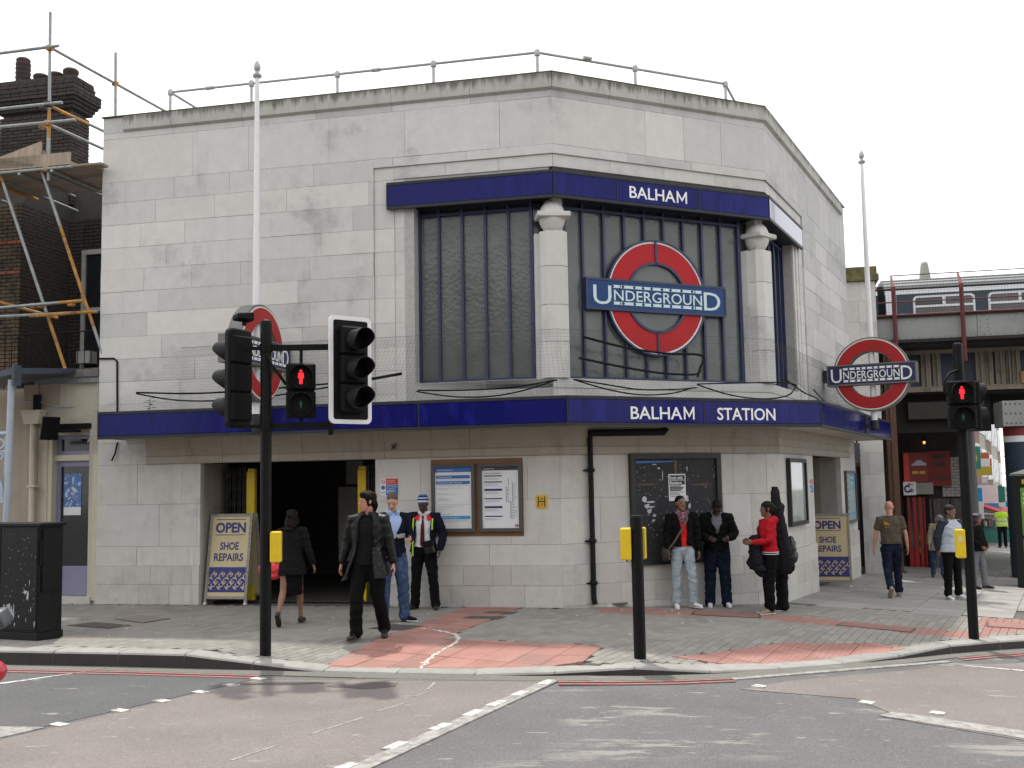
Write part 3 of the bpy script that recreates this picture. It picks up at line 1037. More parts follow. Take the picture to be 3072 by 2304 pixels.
# stepped surround of the great window (courses as on the wall)
ZW = [3.0] + ZU[1:-2] + [7.16]
ZJ = ZU[:-3] + [6.54, 6.95]
for F, L_, mir in ((FAB, LAB, 1), (FCD, LCD, -1)):
    def uu(a, b_):
        return (a, b_) if mir == 1 else (LAB - b_, LAB - a)
    for z0, z1 in zip(ZW[:-1], ZW[1:]):
        a, b_ = uu(5.05, 5.40)
        block(F, a, b_, z0, min(z1, 7.16), 0.03, 0.3, rng.choice(SU[:2]), stn)
    for z0, z1 in zip(ZU[:10], ZU[1:10] + [6.95]):
        if z1 <= z0:
            continue
        a, b_ = uu(5.40, 5.57)
        block(F, a, b_, z0, z1, 0.045, 0.3, m_stone2, stn)
        a, b_ = uu(5.57, 5.72)
        block(F, a, b_, z0, z1, 0.07, 0.38, rng.choice(SU[:2]), stn)
    a, b_ = uu(5.40, LAB - .015)
    us = np.linspace(a, b_, 4)
    for q in range(3):
        block(F, us[q], us[q + 1], 6.95, 7.16, 0.03, 0.3, rng.choice(SU[:2]), stn)
    a, b_ = uu(5.72, LAB - .03)
    us = np.linspace(a, b_, 3)
    for q in range(2):
        block(F, us[q], us[q + 1], 3.0, 3.40, 0.06, 0.4, m_stone2, stn)
        block(F, us[q], us[q + 1], 3.40, 3.555, 0.05, 0.4, rng.choice(SU[:2]), stn, name='window_sill')
us = np.linspace(0.015, LBC - .015, 5)
for q in range(4):
    block(FBC, us[q], us[q + 1], 6.95, 7.16, 0.03, 0.3, rng.choice(SU[:2]), stn)
    block(FBC, us[q], us[q + 1], 3.0, 3.40, 0.06, 0.4, m_stone2, stn)
    block(FBC, us[q], us[q + 1], 3.40, 3.555, 0.05, 0.4, rng.choice(SU[:2]), stn, name='window_sill')

T19 = math.tan(rad(19.0))
# frieze and coping: proud band with a weathered splay under it, mossy top bed
for F, u0, u1 in ((FAB, 0.0, LAB), (FBC, 0.0, LBC), (FCD, 0.0, LCD)):
    n = int((u1 - u0) / 1.35) + 1
    us = np.linspace(u0, u1, n + 1)
    for q in range(n):
        a, b_ = us[q], us[q + 1]
        block(F, a, b_, 8.09, 8.20, 0.0, 0.2, rng.choice([m_stone, m_stone3]), stn)
        b = MB(F)
        e0 = 0.055 if not (F is FAB and q == 0) and not (F is FCD and q == n - 1) else 0.055
        a2, b2 = a + .003, b_ - .003
        if F is FAB and q == 0:
            a2 = 0.42
            block(F, 0, 0.42, 8.20, 8.48, 0.0, 0.3, m_stone3, stn)
        if F is FCD and q == n - 1:
            b2 = 7.7
            block(F, 7.7, LCD, 8.20, 8.48, 0.0, 0.3, m_stone3, stn)
        if q == 0 and F is not FAB:
            a2 -= 0.015
        if q == n - 1 and F is not FCD:
            b2 += 0.015
        prof = [(0.0, 8.20), (-e0, 8.235), (-e0, 8.475), (-e0 + .02, 8.485), (0.5, 8.485), (0.5, 8.20)]
        v = [(a2, y, z) for y, z in prof] + [(b2, y, z) for y, z in prof]
        b.add(v, [tuple(range(5, -1, -1)), tuple(range(6, 12))] + [(i, (i + 1) % 6, (i + 1) % 6 + 6, i + 6) for i in range(6)])
        b.build('coping_stone', m_cope, stn)
    b = MB(F)
    b.box(u0 - .02, u1 + .02, -0.045, 0.48, 8.487, 8.502)
    b.build('moss', m_moss, stn, kind='stuff')
# body behind the facing
b = MB(FAB)
for q in subtract((0.02, LAB - .08, -0.05, 8.2), [(1.95, 5.05, -1, 2.36), (5.73, 9, 3.55, 6.6)]):
    b.box(q[0], q[1], 0.05 if q[2] > 3.2 or q[1] < 5.06 or q[2] < 2.5 else 0.05, 0.46, q[2], q[3])
b.build('wall', m_mortar, stn)
b = MB(FBC)
for q in subtract((0.04, LBC - .04, -0.3, 8.2), [(0.2, LBC - .2, 3.55, 6.6)]):
    b.box(q[0], q[1], 0.1, 0.46, q[2], q[3])
b.build('wall', m_mortar, stn)
b = MB(FCD)
for q in subtract((0.08, LCD - .02, -0.8, 8.2), [(3.03, 6.13, -1, 2.36), (-1, 2.35, 3.55, 6.6)]):
    b.box(q[0], q[1], 0.1, 0.46, q[2], q[3])
b.build('wall', m_mortar, stn)
ab, cd = (B - A).normalized(), (D - C).normalized()
nab, ncd = Vector((-ab.y, ab.x)), Vector((-cd.y, cd.x))
A1, D1 = A + nab * 11, D + ncd * 9
b = MB()
inn = [tuple(A + nab * .46 + ab * .02), tuple(B + nab * .46 - ab * .15), tuple(C + ncd * .46 + cd * .15), tuple(D + ncd * .46 - cd * .02), tuple(D1 - cd * .02), tuple(A1 + ab * .02)]
b.slab(inn, 7.9, 8.1)
b.build('roof', m_roof, stn)
b = MB(frame(A, A1))
b.box(0.02, 11, -0.0, -0.3, -0.1, 8.48)
b.build('side_wall', m_stone3, stn)
b = MB(frame(D, D1))
b.box(0.02, 9, 0.0, 0.3, -0.9, 8.48)
b.build('side_wall', m_stone3, stn)
b = MB()
b.slab([tuple(p) for p in (A1, A1 + ab * 7, D1, D1 - ncd * .3, A1 + ab * 7 - Vector((0, .3)), A1 - nab * .3)], -0.1, 8.48)
b.build('back_wall', m_stone3, stn)
# ticket hall seen through the entrances
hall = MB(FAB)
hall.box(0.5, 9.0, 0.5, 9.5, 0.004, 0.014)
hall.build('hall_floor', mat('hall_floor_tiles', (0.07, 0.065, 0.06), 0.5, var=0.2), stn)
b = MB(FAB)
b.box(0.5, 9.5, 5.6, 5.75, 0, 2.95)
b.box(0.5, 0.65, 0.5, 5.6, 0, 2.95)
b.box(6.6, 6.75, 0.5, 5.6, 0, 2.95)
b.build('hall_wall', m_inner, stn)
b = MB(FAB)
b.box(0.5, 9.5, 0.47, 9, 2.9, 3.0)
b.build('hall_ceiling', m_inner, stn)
m_panel = mat('hall_poster_panel', (0.34, 0.33, 0.31), 0.5, var=0.2)
b = MB(FAB)
b.box(3.2, 3.75, 3.0, 3.05, 0.5, 1.9)
b.box(3.28, 3.62, 3.2, 3.25, 1.95, 2.4)
b.build('hall_panel', m_panel, stn)
b = MB(FAB)
b.box(4.5, 5.6, 4.0, 4.1, 0.9, 2.0)
b.build('kiosk_window', mat('kiosk_glass', (0.02, 0.02, 0.02), 0.15), stn)
m_keys = mat('brass_keys', (0.32, 0.25, 0.05), 0.4, metal=0.7)
b = MB(FAB)
for k in range(60):
    u, z = rng.uniform(3.85, 4.3), rng.uniform(1.5, 2.3)
    b.box(u, u + .025, 3.5, 3.51, z, z + .07)
b.build('key_rack', m_keys, stn, kind='stuff')
b = MB(FAB)
b.tube([(2.0, 1.6, 2.75), (4.9, 1.9, 2.6)], 0.05)
b.tube([(2.6, 2.4, 2.7), (5.0, 2.4, 2.7)], 0.04)
b.build('hall_conduit', m_panel, stn)
# entrance linings
for F, a, b_, zf in ((FAB, 1.95, 5.05, 0.0), (FCD, 3.03, 6.13, -0.5)):
    for side in (0, 1):
        ys = [0.125, 0.38, 0.62, 0.95]
        for y0, y1 in zip(ys[:-1], ys[1:]):
            for z0, z1 in ((zf, 0.64), (0.64, 1.6), (1.6, 2.345)):
                b = MB(F)
                if side == 0:
                    b.box(a - .1, a - .0 + 0.002 * (y1 - y0), y0 + .003, y1 - .003, z0 + .003, z1 - .003)
                else:
                    b.box(b_ + .0, b_ + .1, y0 + .003, y1 - .003, z0 + .003, z1 - .003)
                b.build('lining_slab', m_marble, stn)
    b = MB(F)
    b.box(a - .1, b_ + .1, 0.05, 0.95, 2.36, 2.5)
    b.build('lintel', m_cornice, stn)
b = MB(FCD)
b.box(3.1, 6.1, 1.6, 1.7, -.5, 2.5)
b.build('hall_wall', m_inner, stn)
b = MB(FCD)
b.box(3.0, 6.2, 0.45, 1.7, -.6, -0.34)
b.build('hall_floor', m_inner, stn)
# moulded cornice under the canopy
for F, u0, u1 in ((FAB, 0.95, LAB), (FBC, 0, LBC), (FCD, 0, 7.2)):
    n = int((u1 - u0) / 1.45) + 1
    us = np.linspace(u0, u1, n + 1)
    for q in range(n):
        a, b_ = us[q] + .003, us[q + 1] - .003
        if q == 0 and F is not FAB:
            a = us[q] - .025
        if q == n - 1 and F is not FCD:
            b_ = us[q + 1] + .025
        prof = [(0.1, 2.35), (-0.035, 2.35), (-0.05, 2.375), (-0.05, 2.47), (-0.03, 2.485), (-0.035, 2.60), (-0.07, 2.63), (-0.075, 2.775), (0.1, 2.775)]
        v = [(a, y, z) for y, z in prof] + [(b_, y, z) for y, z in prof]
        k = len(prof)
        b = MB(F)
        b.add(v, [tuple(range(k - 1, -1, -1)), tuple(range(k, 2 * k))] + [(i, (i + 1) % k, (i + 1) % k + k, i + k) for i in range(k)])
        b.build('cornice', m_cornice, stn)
# canopy
EC = 0.82
def P3(F, u, e, z=0):
    p = F @ Vector((u, -e, z))
    return p
outer = [P3(FAB, 0.54, 0), P3(FAB, 0.56, EC - .02), P3(FAB, LAB + (EC - .02) * T19, EC - .02), P3(FBC, LBC + (EC - .02) * T19, EC - .02), P3(FCD, 8.30, EC - .02), P3(FCD, 8.34, 0)]
poly = [(p.x, p.y) for p in outer] + [(C.x, C.y), (B.x, B.y)]
b = MB()
b.slab(poly, 2.778, 3.14)
can = b.build('canopy', m_soffit, stn)
b = MB()
inner = [(p.x, p.y) for p in [P3(FAB, 0.56, .0), P3(FAB, .58, EC - .05), P3(FAB, LAB + (EC - .05) * T19, EC - .05), P3(FBC, LBC + (EC - .05) * T19, EC - .05), P3(FCD, 8.28, EC - .05), P3(FCD, 8.3, 0)]] + [(C.x, C.y), (B.x, B.y)]
b.slab(inner, 3.145, 3.17)
b.build('flashing', m_lead, can)
for k in range(34):
    F, u = (FAB, rng.uniform(3.5, 8)) if k < 14 else ((FBC, rng.uniform(0, 4.2)) if k < 28 else (FCD, rng.uniform(0, 6)))
    b = MB(F)
    s = rng.uniform(.03, .14)
    b.ball((u, -rng.uniform(.62, .78), 3.2), (s, .03, rng.uniform(.012, .03)), 5)
    b.build('lead_flap', m_lead, can)
def fascia(F, us, z0, z1, e, parent, mp):
    for a, b_ in zip(us[:-1], us[1:]):
        b = MB(F)
        b.cbox(a + .014, b_ - .014, -e - .012, -e + .01, z0 + .04, z1 - .04, .006)
        b.build('fascia_panel', mp, parent)
        b = MB(F)
        b.box(a - .012, a + .012, -e - .016, -e + .012, z0 + .035, z1 - .035)
        b.build('joint_strip', m_trim, parent)
    b = MB(F)
    b.box(us[0] - .005, us[-1] + .005, -e - .022, -e + .03, z1 - .042, z1 + .004)
    b.build('top_trim', m_trim, parent)
    b = MB(F)
    b.box(us[0] - .005, us[-1] + .005, -e - .022, -e + .03, z0 - .012, z0 + .036)
    b.build('bottom_trim', m_trim, parent)
def balham(b, x0, z, h, y, x1):
    xm = x1 - h * 1.0
    b.text('BALHA', 0, z, h, y=y, depth=.004, bold=.008, fit=(x0, xm - h * .16))
    s, w = h * .15, x1 - xm
    m = xm + w / 2
    b.prism([(xm, z), (xm + s, z), (xm + s, z + h * .66), (m, z + h * .12), (x1 - s, z + h * .66), (x1 - s, z), (x1, z), (x1, z + h), (x1 - s * .75, z + h), (m, z + h * .36), (xm + s * .75, z + h), (xm, z + h)], y - .004, y)
dm = EC * T19
fascia(FAB, [0.56, 3.30, 3.62, 6.06, LAB + dm], 2.765, 3.20, EC, can, m_blue)
fascia(FBC, [-dm, 2.15, LBC + dm], 2.765, 3.20, EC, can, m_blue)
fascia(FCD, [-dm, 1.9, 4.36, 4.66, 8.30], 2.765, 3.20, EC, can, m_blue)
b = MB(FAB)
b.box(0.54, .56, -EC, 0, 2.77, 3.19)
b.build('end_panel', m_blue, can)
b = MB(FCD)
b.box(8.30, 8.32, -EC, 0, 2.77, 3.19)
b.build('end_panel', m_blue, can)
b = MB(FBC)
balham(b, .80, 2.862, .20, -EC - .013, 1.965)
b.build('lettering', m_lett, can)
b = MB(FBC)
b.text('STATION', 0, 2.862, 0.20, y=-EC - .013, depth=.004, bold=0.010, fit=(2.40, 3.55))
b.build('lettering', m_lett, can)
# upper sign over the window
ES = 0.035
ds = ES * T19
b = MB()
po = [P3(FAB, 5.30, -.35), P3(FAB, 5.30, ES - .01), P3(FAB, LAB + ds, ES - .01), P3(FBC, LBC + ds, ES - .01), P3(FCD, 2.76, ES - .01), P3(FCD, 2.76, -.35)]
b.slab([(p.x, p.y) for p in po] + [tuple((C + ncd * .35 + cd * .11)), tuple((B + nab * .35 - ab * .11))], 6.465, 6.86)
usign = b.build('upper_sign', m_trim, stn)
fascia(FAB, [5.30, LAB + ds], 6.44, 6.875, ES, usign, m_blue)
fascia(FBC, [-ds, 1.15, 2.76, LBC + ds], 6.44, 6.875, ES, usign, m_blue)
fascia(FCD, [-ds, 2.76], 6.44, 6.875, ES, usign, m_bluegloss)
b = MB(FBC)
balham(b, 1.38, 6.555, .205, -ES - .013, 2.51)
b.build('lettering', m_lett, usign)

# windows: blue metal frames, one pane per light
def window(F, bars, z0, z1, zt, rc=None):
    u0, u1 = bars[0], bars[-1]
    y = 0.30
    w = bpy.data.objects.new('window', None)
    COL.objects.link(w)
    w.parent = stn
    w.location = (F @ Vector((u0, y, z0))) - stn.location
    for a, b_ in zip(bars[:-1], bars[1:]):
        b = MB(F)
        b.box(a + .012, b_ - .012, y + .03, y + .045, z0 + .01, zt)
        b.build('pane', m_glass, w)
        b = MB(F)
        b.box(a + .012, b_ - .012, y + .03, y + .045, zt + .01, z1)
        b.build('pane', m_glass_top, w)
    for a in bars:
        edge = a in (u0, u1)
        hw = .028 if edge else .020
        segs = [(z0, z1)]
        if rc and not edge:
            uc, zc, R = rc
            if abs(a - uc) < R - .02:
                h = math.sqrt((R - .02) ** 2 - (a - uc) ** 2)
                segs = [(z0, zc - h), (zc + h, z1)]
        for s0, s1 in segs:
            b = MB(F)
            b.box(a - hw, a + hw, y - .03, y + .05, s0, s1)
            b.build('glazing_bar', m_frame, w)
    for zz, h in ((z0, .03), (zt, .022), (z1, .04)):
        b = MB(F)
        b.box(u0 - .03, u1 + .03, y - .036, y + .05, zz - h, zz + h)
        b.build('frame_rail', m_frame, w)
    return w
window(FAB, [5.74, 6.08, 6.48, 6.87, 7.26, 7.64], 3.58, 6.50, 6.36)
window(FCD, [LAB - q for q in (7.64, 7.26, 6.87, 6.48, 6.08, 5.74)], 3.58, 6.50, 6.36)
UC, ZC, RR = 2.035, 4.97, 0.985
bcb = [0.30, 0.66, 1.06, 1.455, 1.85, 2.235, 2.63, 3.02, 3.41, 3.80]
wbc = window(FBC, bcb, 3.58, 6.50, 6.36, (UC, ZC, RR))
# the great roundel set in the window (red ring, white edge, blue name bar)
yr = 0.235
b = MB(FBC); b.disc(UC, ZC, .60, yr + .03, yr + .06); b.build('roundel_centre_pane', m_glass, wbc)
b = MB(FBC); b.ring(UC, ZC, .955, .985, yr - .02, yr + .08, 72); b.ring(UC, ZC, .56, .60, yr - .02, yr + .08, 56); b.build('roundel_rim', m_frame, wbc)
for a0 in (-math.pi / 2, math.pi / 2):
    b = MB(FBC); b.ring(UC, ZC, .598, .928, yr, yr + .03, 40, a0 + .018, a0 + math.pi - .018); b.build('roundel_ring', m_reddisc, wbc)
b = MB(FBC); b.ring(UC, ZC, .925, .958, yr - .002, yr + .03, 72); b.build('roundel_edge', mat('roundel_white', (0.72, 0.70, 0.70), 0.4), wbc)
b = MB(FBC); b.box(UC - .02, UC + .02, yr - .02, yr + .05, ZC + .57, ZC + .96); b.build('roundel_bar', m_frame, wbc)
b = MB(FBC); b.box(UC - .02, UC + .02, yr - .02, yr + .05, ZC - .96, ZC - .57); b.build('roundel_bar', m_frame, wbc)
b = MB(FBC); b.box(0.69, 3.39, yr - .035, yr + .06, ZC - .225, ZC + .225); nb = b.build('name_bar', m_bluebar, wbc)
b = MB(FBC)
for (x0, x1, z0, z1) in ((0.66, 3.42, ZC + .225, ZC + .262), (0.66, 3.42, ZC - .262, ZC - .225), (0.655, 0.69, ZC - .225, ZC + .225), (3.39, 3.425, ZC - .225, ZC + .225)):
    b.box(x0, x1, yr - .045, yr + .07, z0, z1)
for x0 in (1.30, 2.78):
    b.box(x0 - .009, x0 + .009, yr - .041, yr - .03, ZC - .225, ZC + .225)
b.build('name_bar_frame', m_frame, wbc)
def underground_text(F, u0, u1, zc, y, h, parent, m_, sub=None, bold=.004):
    """large first and last letters, small ones between two broken rules"""
    W_ = u1 - u0
    b = MB(F)
    bigw = W_ * .135
    b.text('U', 0, zc - h * .5, h, y=y, depth=.004, bold=bold * .6, fit=(u0, u0 + bigw))
    b.text('D', 0, zc - h * .5, h, y=y, depth=.004, bold=bold * .6, fit=(u1 - bigw, u1))
    a, c = u0 + bigw + W_ * .010, u1 - bigw - W_ * .010
    sh = h * .56
    b.text('NDERGROUN', 0, zc - sh * .5, sh, y=y, depth=.004, bold=bold * 1.2, fit=(a + W_ * .010, c - W_ * .006))
    b.build('lettering', m_, parent)
    wl = [0, .112, .235, .33, .425, .54, .635, .76, .88, 1.0]
    b = MB(F)
    for q0, q1 in zip(wl[:-1], wl[1:]):
        x0, x1 = a + (c - a) * q0 + W_ * .004, a + (c - a) * q1 - W_ * .004
        for zz in (zc + h * .42, zc - h * .42):
            t = h * .075
            k = t * .9
            b.prism([(x0, zz - t), (x1, zz - t), (x1 - k, zz), (x1, zz + t), (x0, zz + t), (x0 + k, zz)], y - .004, y)
    b.build('rule', m_, parent)
underground_text(FBC, 0.79, 3.30, ZC, yr - .036, 0.33, wbc, m_palelet)

# corner pillars with roundel capitals
for P, F1, F2 in ((B, FAB, FBC), (C, FBC, FCD)):
    d1, d2 = F1.to_3x3() @ Vector((0, 1, 0)), F2.to_3x3() @ Vector((0, 1, 0))
    inw = (d1 + d2).normalized()
    rt = Vector((inw.y, -inw.x, 0))
    c = Vector((P.x, P.y, 0)) + inw * 0.235
    M = Matrix(((rt.x, inw.x, 0, c.x), (rt.y, inw.y, 0, c.y), (0, 0, 1, 0), (0, 0, 0, 1)))
    pil = bpy.data.objects.new('pillar', None)
    COL.objects.link(pil)
    pil.parent = stn
    pil.location = c - stn.location
    zz = [3.555, 4.13, 4.72, 5.34, 5.91]
    for z0, z1 in zip(zz[:-1], zz[1:]):
        b = MB(M)
        s = .255
        k0 = .222
        b.slab([(-k0, -.10), (-.13, -.20), (.13, -.20), (k0, -.10), (k0, .3), (-k0, .3)], z0 + .003, z1 - .003)
        b.build('pillar_stone', rng.choice(SU[:2]), pil, bevel=.004)
    b = MB(M)
    b.ball((0, 0, 6.165), (.215, .218, .275), 16)
    b.build('capital_ball', m_stone2, pil, smooth=True)
    b = MB(M)
    b.box(-.265, .265, -.245, .22, 6.135, 6.215)
    b.build('capital_bar', m_stone, pil, bevel=.01)
    b = MB(M)
    b.box(-.285, .24, .035, .3, 3.557, 5.905)
    b.build('pillar_back', m_stone, pil)
    b = MB(M)
    b.box(-.285, .24, .16, .3, 5.91, 6.44)
    b.build('pillar_head_back', m_glass_top, pil)
# ------------------------------------------------------------------ fixtures on the station
m_blackp = mat('black_paint', (0.008, 0.0085, 0.009), 0.45, spec=.14, var=0.25, scale=9, bump=0.15, bscale=40)
m_blackm = mat('matt_black', (0.007, 0.007, 0.0075), 0.6, spec=.13, var=0.2, scale=9)
m_whitep = mat('white_paint', (0.74, 0.74, 0.73), 0.4, var=0.06, scale=7)
m_yellow = mat('yellow_paint', (0.72, 0.50, 0.012), 0.42, var=0.10, scale=8, col2=(0.55, 0.37, 0.02), c2scale=5, c2lo=.6, c2hi=.7)
m_galv = mat('galvanised_tube', (0.40, 0.40, 0.41), 0.5, metal=0.5, var=0.2, scale=12)
m_paper = mat('white_paper', (0.72, 0.73, 0.74), 0.6, var=0.03)
m_ink = mat('black_ink', (0.03, 0.03, 0.035), 0.6)
m_navy = mat('navy_ink', (0.018, 0.018, 0.13), 0.5)
m_greyink = mat('grey_ink', (0.42, 0.44, 0.48), 0.7)
m_posterblue = mat('poster_blue', (0.035, 0.14, 0.42), 0.5)
m_posterlight = mat('poster_light_blue', (0.03, 0.27, 0.55), 0.5)
m_framegrey = mat('notice_frame_grey', (0.075, 0.072, 0.068), 0.5, var=0.15)
m_brownb = mat('varnished_board', (0.17, 0.085, 0.03), 0.5, var=0.3, scale=10, stretch=(.3, .3, 3))
m_redsign = mat('sign_red', (0.55, 0.04, 0.025), 0.45)

# roof guard rail
gr = thing('guard_rail', 'grey tube guard rail standing along the station roof edge', 'railing', tuple(FAB @ Vector((4, .3, 8.48))))
def rail_post(F, u, y, z0, z1):
    b = MB(F)
    b.tube([(u, y, z0), (u, y, z1 + .03)], .026)
    b.lathe([(.045, z1 - .05), (.05, z1 - .02), (.05, z1 + .03), (.03, z1 + .06)], 10, Matrix.Translation((u, y, 0)))
    b.lathe([(.07, 8.48), (.07, 8.52), (.03, 8.55)], 10, Matrix.Translation((u, y, 0)))
    b.build('post', m_galv, gr, smooth=True)
for u in (1.13, 2.70, 4.30, 6.02, 7.80):
    rail_post(FAB, u, .3, 8.48, 8.96)
for u in (1.78, 3.66):
    rail_post(FBC, u, .3, 8.48, 8.93)
rail_post(FAB, 1.30, 1.9, 8.1, 8.96)
tops = [FAB @ Vector((u, .3, 8.965)) for u in (1.13, 7.80)] + [FBC @ Vector((u, .3, 8.935)) for u in (3.66,)] + [FCD @ Vector((3.2, .9, 8.93))]
for p, q in zip(tops[:-1], tops[1:]):
    b = MB()
    b.tube([p, q], .024)
    b.build('rail', m_galv, gr, smooth=True)
b = MB(FAB)
b.tube([(1.13, .3, 8.965), (1.4, 6.5, 8.95)], .024)
b.build('rail', m_galv, gr, smooth=True)
for F, u in ((FAB, 1.9), (FAB, 5.0), (FBC, .85)):
    b = MB()
    p = F @ Vector((u, .3, 8.965))
    d = (F.to_3x3() @ Vector((1, 0, 0))) * .07
    b.tube([p - d, p + d], .036)
    b.build('coupler', m_galv, gr, smooth=True)

# flagpoles, each carrying a projecting roundel
m_redoff = mat('faded_roundel_red', (0.36, 0.018, 0.020), 0.4, var=0.15, scale=2.5, spec=.25)
m_rim = mat('roundel_rim_grey', (0.14, 0.14, 0.13), 0.5, var=0.2)
m_ugblue = mat('roundel_bar_blue', (0.012, 0.018, 0.075), 0.3, var=0.1)
m_edgew = mat('roundel_edge_white', (0.66, 0.64, 0.60), 0.5)
def flag_sign(F, u, e, label, side):
    p = F @ Vector((u, -e, 2.9))
    t = thing('flagpole_sign', label, 'flagpole', tuple(p), 'white flagpoles with roundels')
    b = MB()
    b.tube([(p.x, p.y, 3.02), (p.x, p.y, 5.2), (p.x, p.y, 5.25), (p.x, p.y, 8.52)], [.062, .058, .056, .036], 14)
    b.build('pole', m_whitep, t, smooth=True)
    b = MB()
    b.lathe([(.06, 8.50), (.075, 8.52), (.075, 8.55), (.04, 8.57), (.03, 8.60), (.055, 8.64), (.058, 8.69), (.03, 8.76), (.004, 8.80)], 14, Matrix.Translation((p.x, p.y, 0)))
    b.build('finial', m_galv, t, smooth=True)
    b = MB()
    b.lathe([(.05, 2.86), (.085, 2.9), (.085, 3.05), (.065, 3.07)], 14, Matrix.Translation((p.x, p.y, 0)))
    b.build('foot_cup', m_trim, t, smooth=True)
    b = MB(F)
    b.box(u - .05, u + .05, -e, -.78, 2.92, 2.99)
    b.box(u - .14, u + .14, -.855, -.838, 2.80, 3.18)
    b.build('foot_bracket', m_trim, t)
    # the roundel stands across the pavement, square to the wall
    o3 = F.to_3x3() @ Vector((0, -1, 0))
    u3 = F.to_3x3() @ Vector((1, 0, 0))
    ax = o3 * side
    yy = u3 * side
    # local x runs so that the text reads from the street, y is away from the reader
    M = Matrix(((ax.x, yy.x, 0, p.x), (ax.y, yy.y, 0, p.y), (0, 0, 1, 0), (0, 0, 0, 1)))
    zc, R = 4.02, .77
    rb = MB(M)
    rb.ring(0, zc, R - .30, R, -.115, .115, 64)
    rd = rb.build('roundel', m_rim, t)
    for s in (-1, 1):
        T = M @ Matrix.Scale(s, 4, Vector((0, 1, 0))) @ Matrix.Scale(s, 4, Vector((1, 0, 0)))
        b = MB(T); b.ring(0, zc, R - .285, R - .055, -.13, -.112, 64); b.build('ring_face', m_redoff, rd)
        b = MB(T); b.ring(0, zc, R - .058, R - .03, -.129, -.112, 64); b.build('ring_edge', m_edgew, rd)
        b = MB(T); b.box(-.86, .86, -.175, -.02, zc - .195, zc + .195); b.build('name_bar', m_ugblue, rd)
        b = MB(T)
        for q in ((-.88, .88, zc + .19, zc + .215), (-.88, .88, zc - .215, zc - .19), (-.885, -.86, zc - .215, zc + .215), (.86, .885, zc - .215, zc + .215)):
            b.box(q[0], q[1], -.185, -.01, q[2], q[3])
        b.build('bar_frame', m_rim, rd)
        underground_text(T, -.80, .80, zc, -.176, .30, rd, m_lett, bold=.004)
    b = MB(M)
    sgn = 1 if side < 0 else -1
    b.box(min(-.9 * 1, -.98), -.80, -.09, .09, zc - .13, zc + .13) if side > 0 else b.box(.80, .98, -.09, .09, zc - .13, zc + .13)
    b.build('wall_bracket', m_blackm, t)
    return t
flag_sign(FAB, 3.45, 1.0, 'white flagpole with an edge-on red roundel, left, behind the traffic signals', -1)
flag_sign(FCD, 4.52, 1.0, 'white flagpole with a red and blue roundel facing the street, by the railway bridge', 1)

# pigeon netting from the wall down to the canopy edge
m_net = mat('netting_twine', (0.05, 0.05, 0.05), 0.8)
net = thing('pigeon_net', 'fine black pigeon netting stretched from the wall to the canopy edge', 'netting', tuple(FBC @ Vector((2, -.4, 3.2))))
b = MB()
def net_pt(F, u, t, L_):
    z = 4.32 + (3.215 - 4.32) * t - .10 * math.sin(math.pi * t)
    e = .02 + .76 * t ** 1.4
    s0, s1 = (u, u)
    return F @ Vector((u, -e, z))
def strand(pts, r=.0011):
    b.tube(pts, r, 3, caps=False)
rows = np.linspace(0, 1, 24)
for F, u0, u1, ex0, ex1 in ((FAB, 1.57, LAB, 1.15, -T19 * .78), (FBC, 0, LBC, -T19 * .78, -T19 * .78), (FCD, 0, 5.0, -T19 * .78, 0)):
    n = int((u1 - u0) / .062)
    for k in range(n + 1):
        s = k / n
        ua = u0 + (u1 - u0) * s
        ub = (u0 + (-1.15 if F is FAB else -T19 * .78)) * (1 - s) + (u1 + (0 if F is FCD else T19 * .78)) * s
        strand([net_pt(F, ua + (ub - ua) * t, t, 0) for t in (0, .3, .6, .85, 1)])
    for t in rows:
        us = []
        for s in (0, 1):
            ua = u0 + (u1 - u0) * s
            ub = (u0 + (-1.15 if F is FAB else -T19 * .78)) * (1 - s) + (u1 + (0 if F is FCD else T19 * .78)) * s
            us.append(ua + (ub - ua) * t)
        strand([net_pt(F, us[0], t, 0), net_pt(F, us[1], t, 0)], .003 if t == 0 else .0011)
b.build('mesh', m_net, net, kind='stuff', recalc=False)
# loose black cables slung above the canopy
m_cable = mat('black_cable', (0.007, 0.007, 0.007), 0.6, spec=.12)
def cable(F, pts, r, label):
    p0 = F @ Vector((pts[0][0], -pts[0][1], pts[0][2]))
    n = len(pts)
    b = MB(F)
    P_ = [Vector((u, -e, z)) for u, e, z in pts]
    dense = []
    for i in range(n - 1):
        a, c = P_[max(i - 1, 0)], P_[min(i + 2, n - 1)]
        for k in range(6):
            t = k / 6
            p, q = P_[i], P_[i + 1]
            dense.append(0.5 * ((2 * p) + (q - a) * t + (2 * a - 5 * p + 4 * q - c) * t * t + (-a + 3 * p - 3 * q + c) * t ** 3))
    dense.append(P_[-1])
    b.tube(dense, r, 6)
    o = b.build('cable', m_cable, None, smooth=True)
    tag(o, label, 'cable', 'cables slung above the canopy')
cable(FAB, [(0.95, .35, 3.55), (2.2, .5, 3.48), (3.6, .45, 3.52), (4.8, .3, 3.6), (5.6, .25, 3.7)], .016, 'upper loose black cable over the left end of the canopy')
cable(FAB, [(0.95, .35, 3.53), (1.8, .5, 3.38), (2.8, .6, 3.34), (3.8, .5, 3.42), (5.6, .25, 3.68)], .014, 'lower sagging black cable over the left end of the canopy')
cable(FAB, [(5.85, .2, 3.42), (6.6, .35, 3.38), (7.4, .3, 3.40), (8.1, .2, 3.50)], .013, 'black cable hanging straight below the left window')
cable(FAB, [(5.83, .2, 3.40), (6.5, .4, 3.28), (7.1, .45, 3.26), (7.6, .35, 3.34), (8.1, .2, 3.50)], .013, 'black cable sagging below the left window')
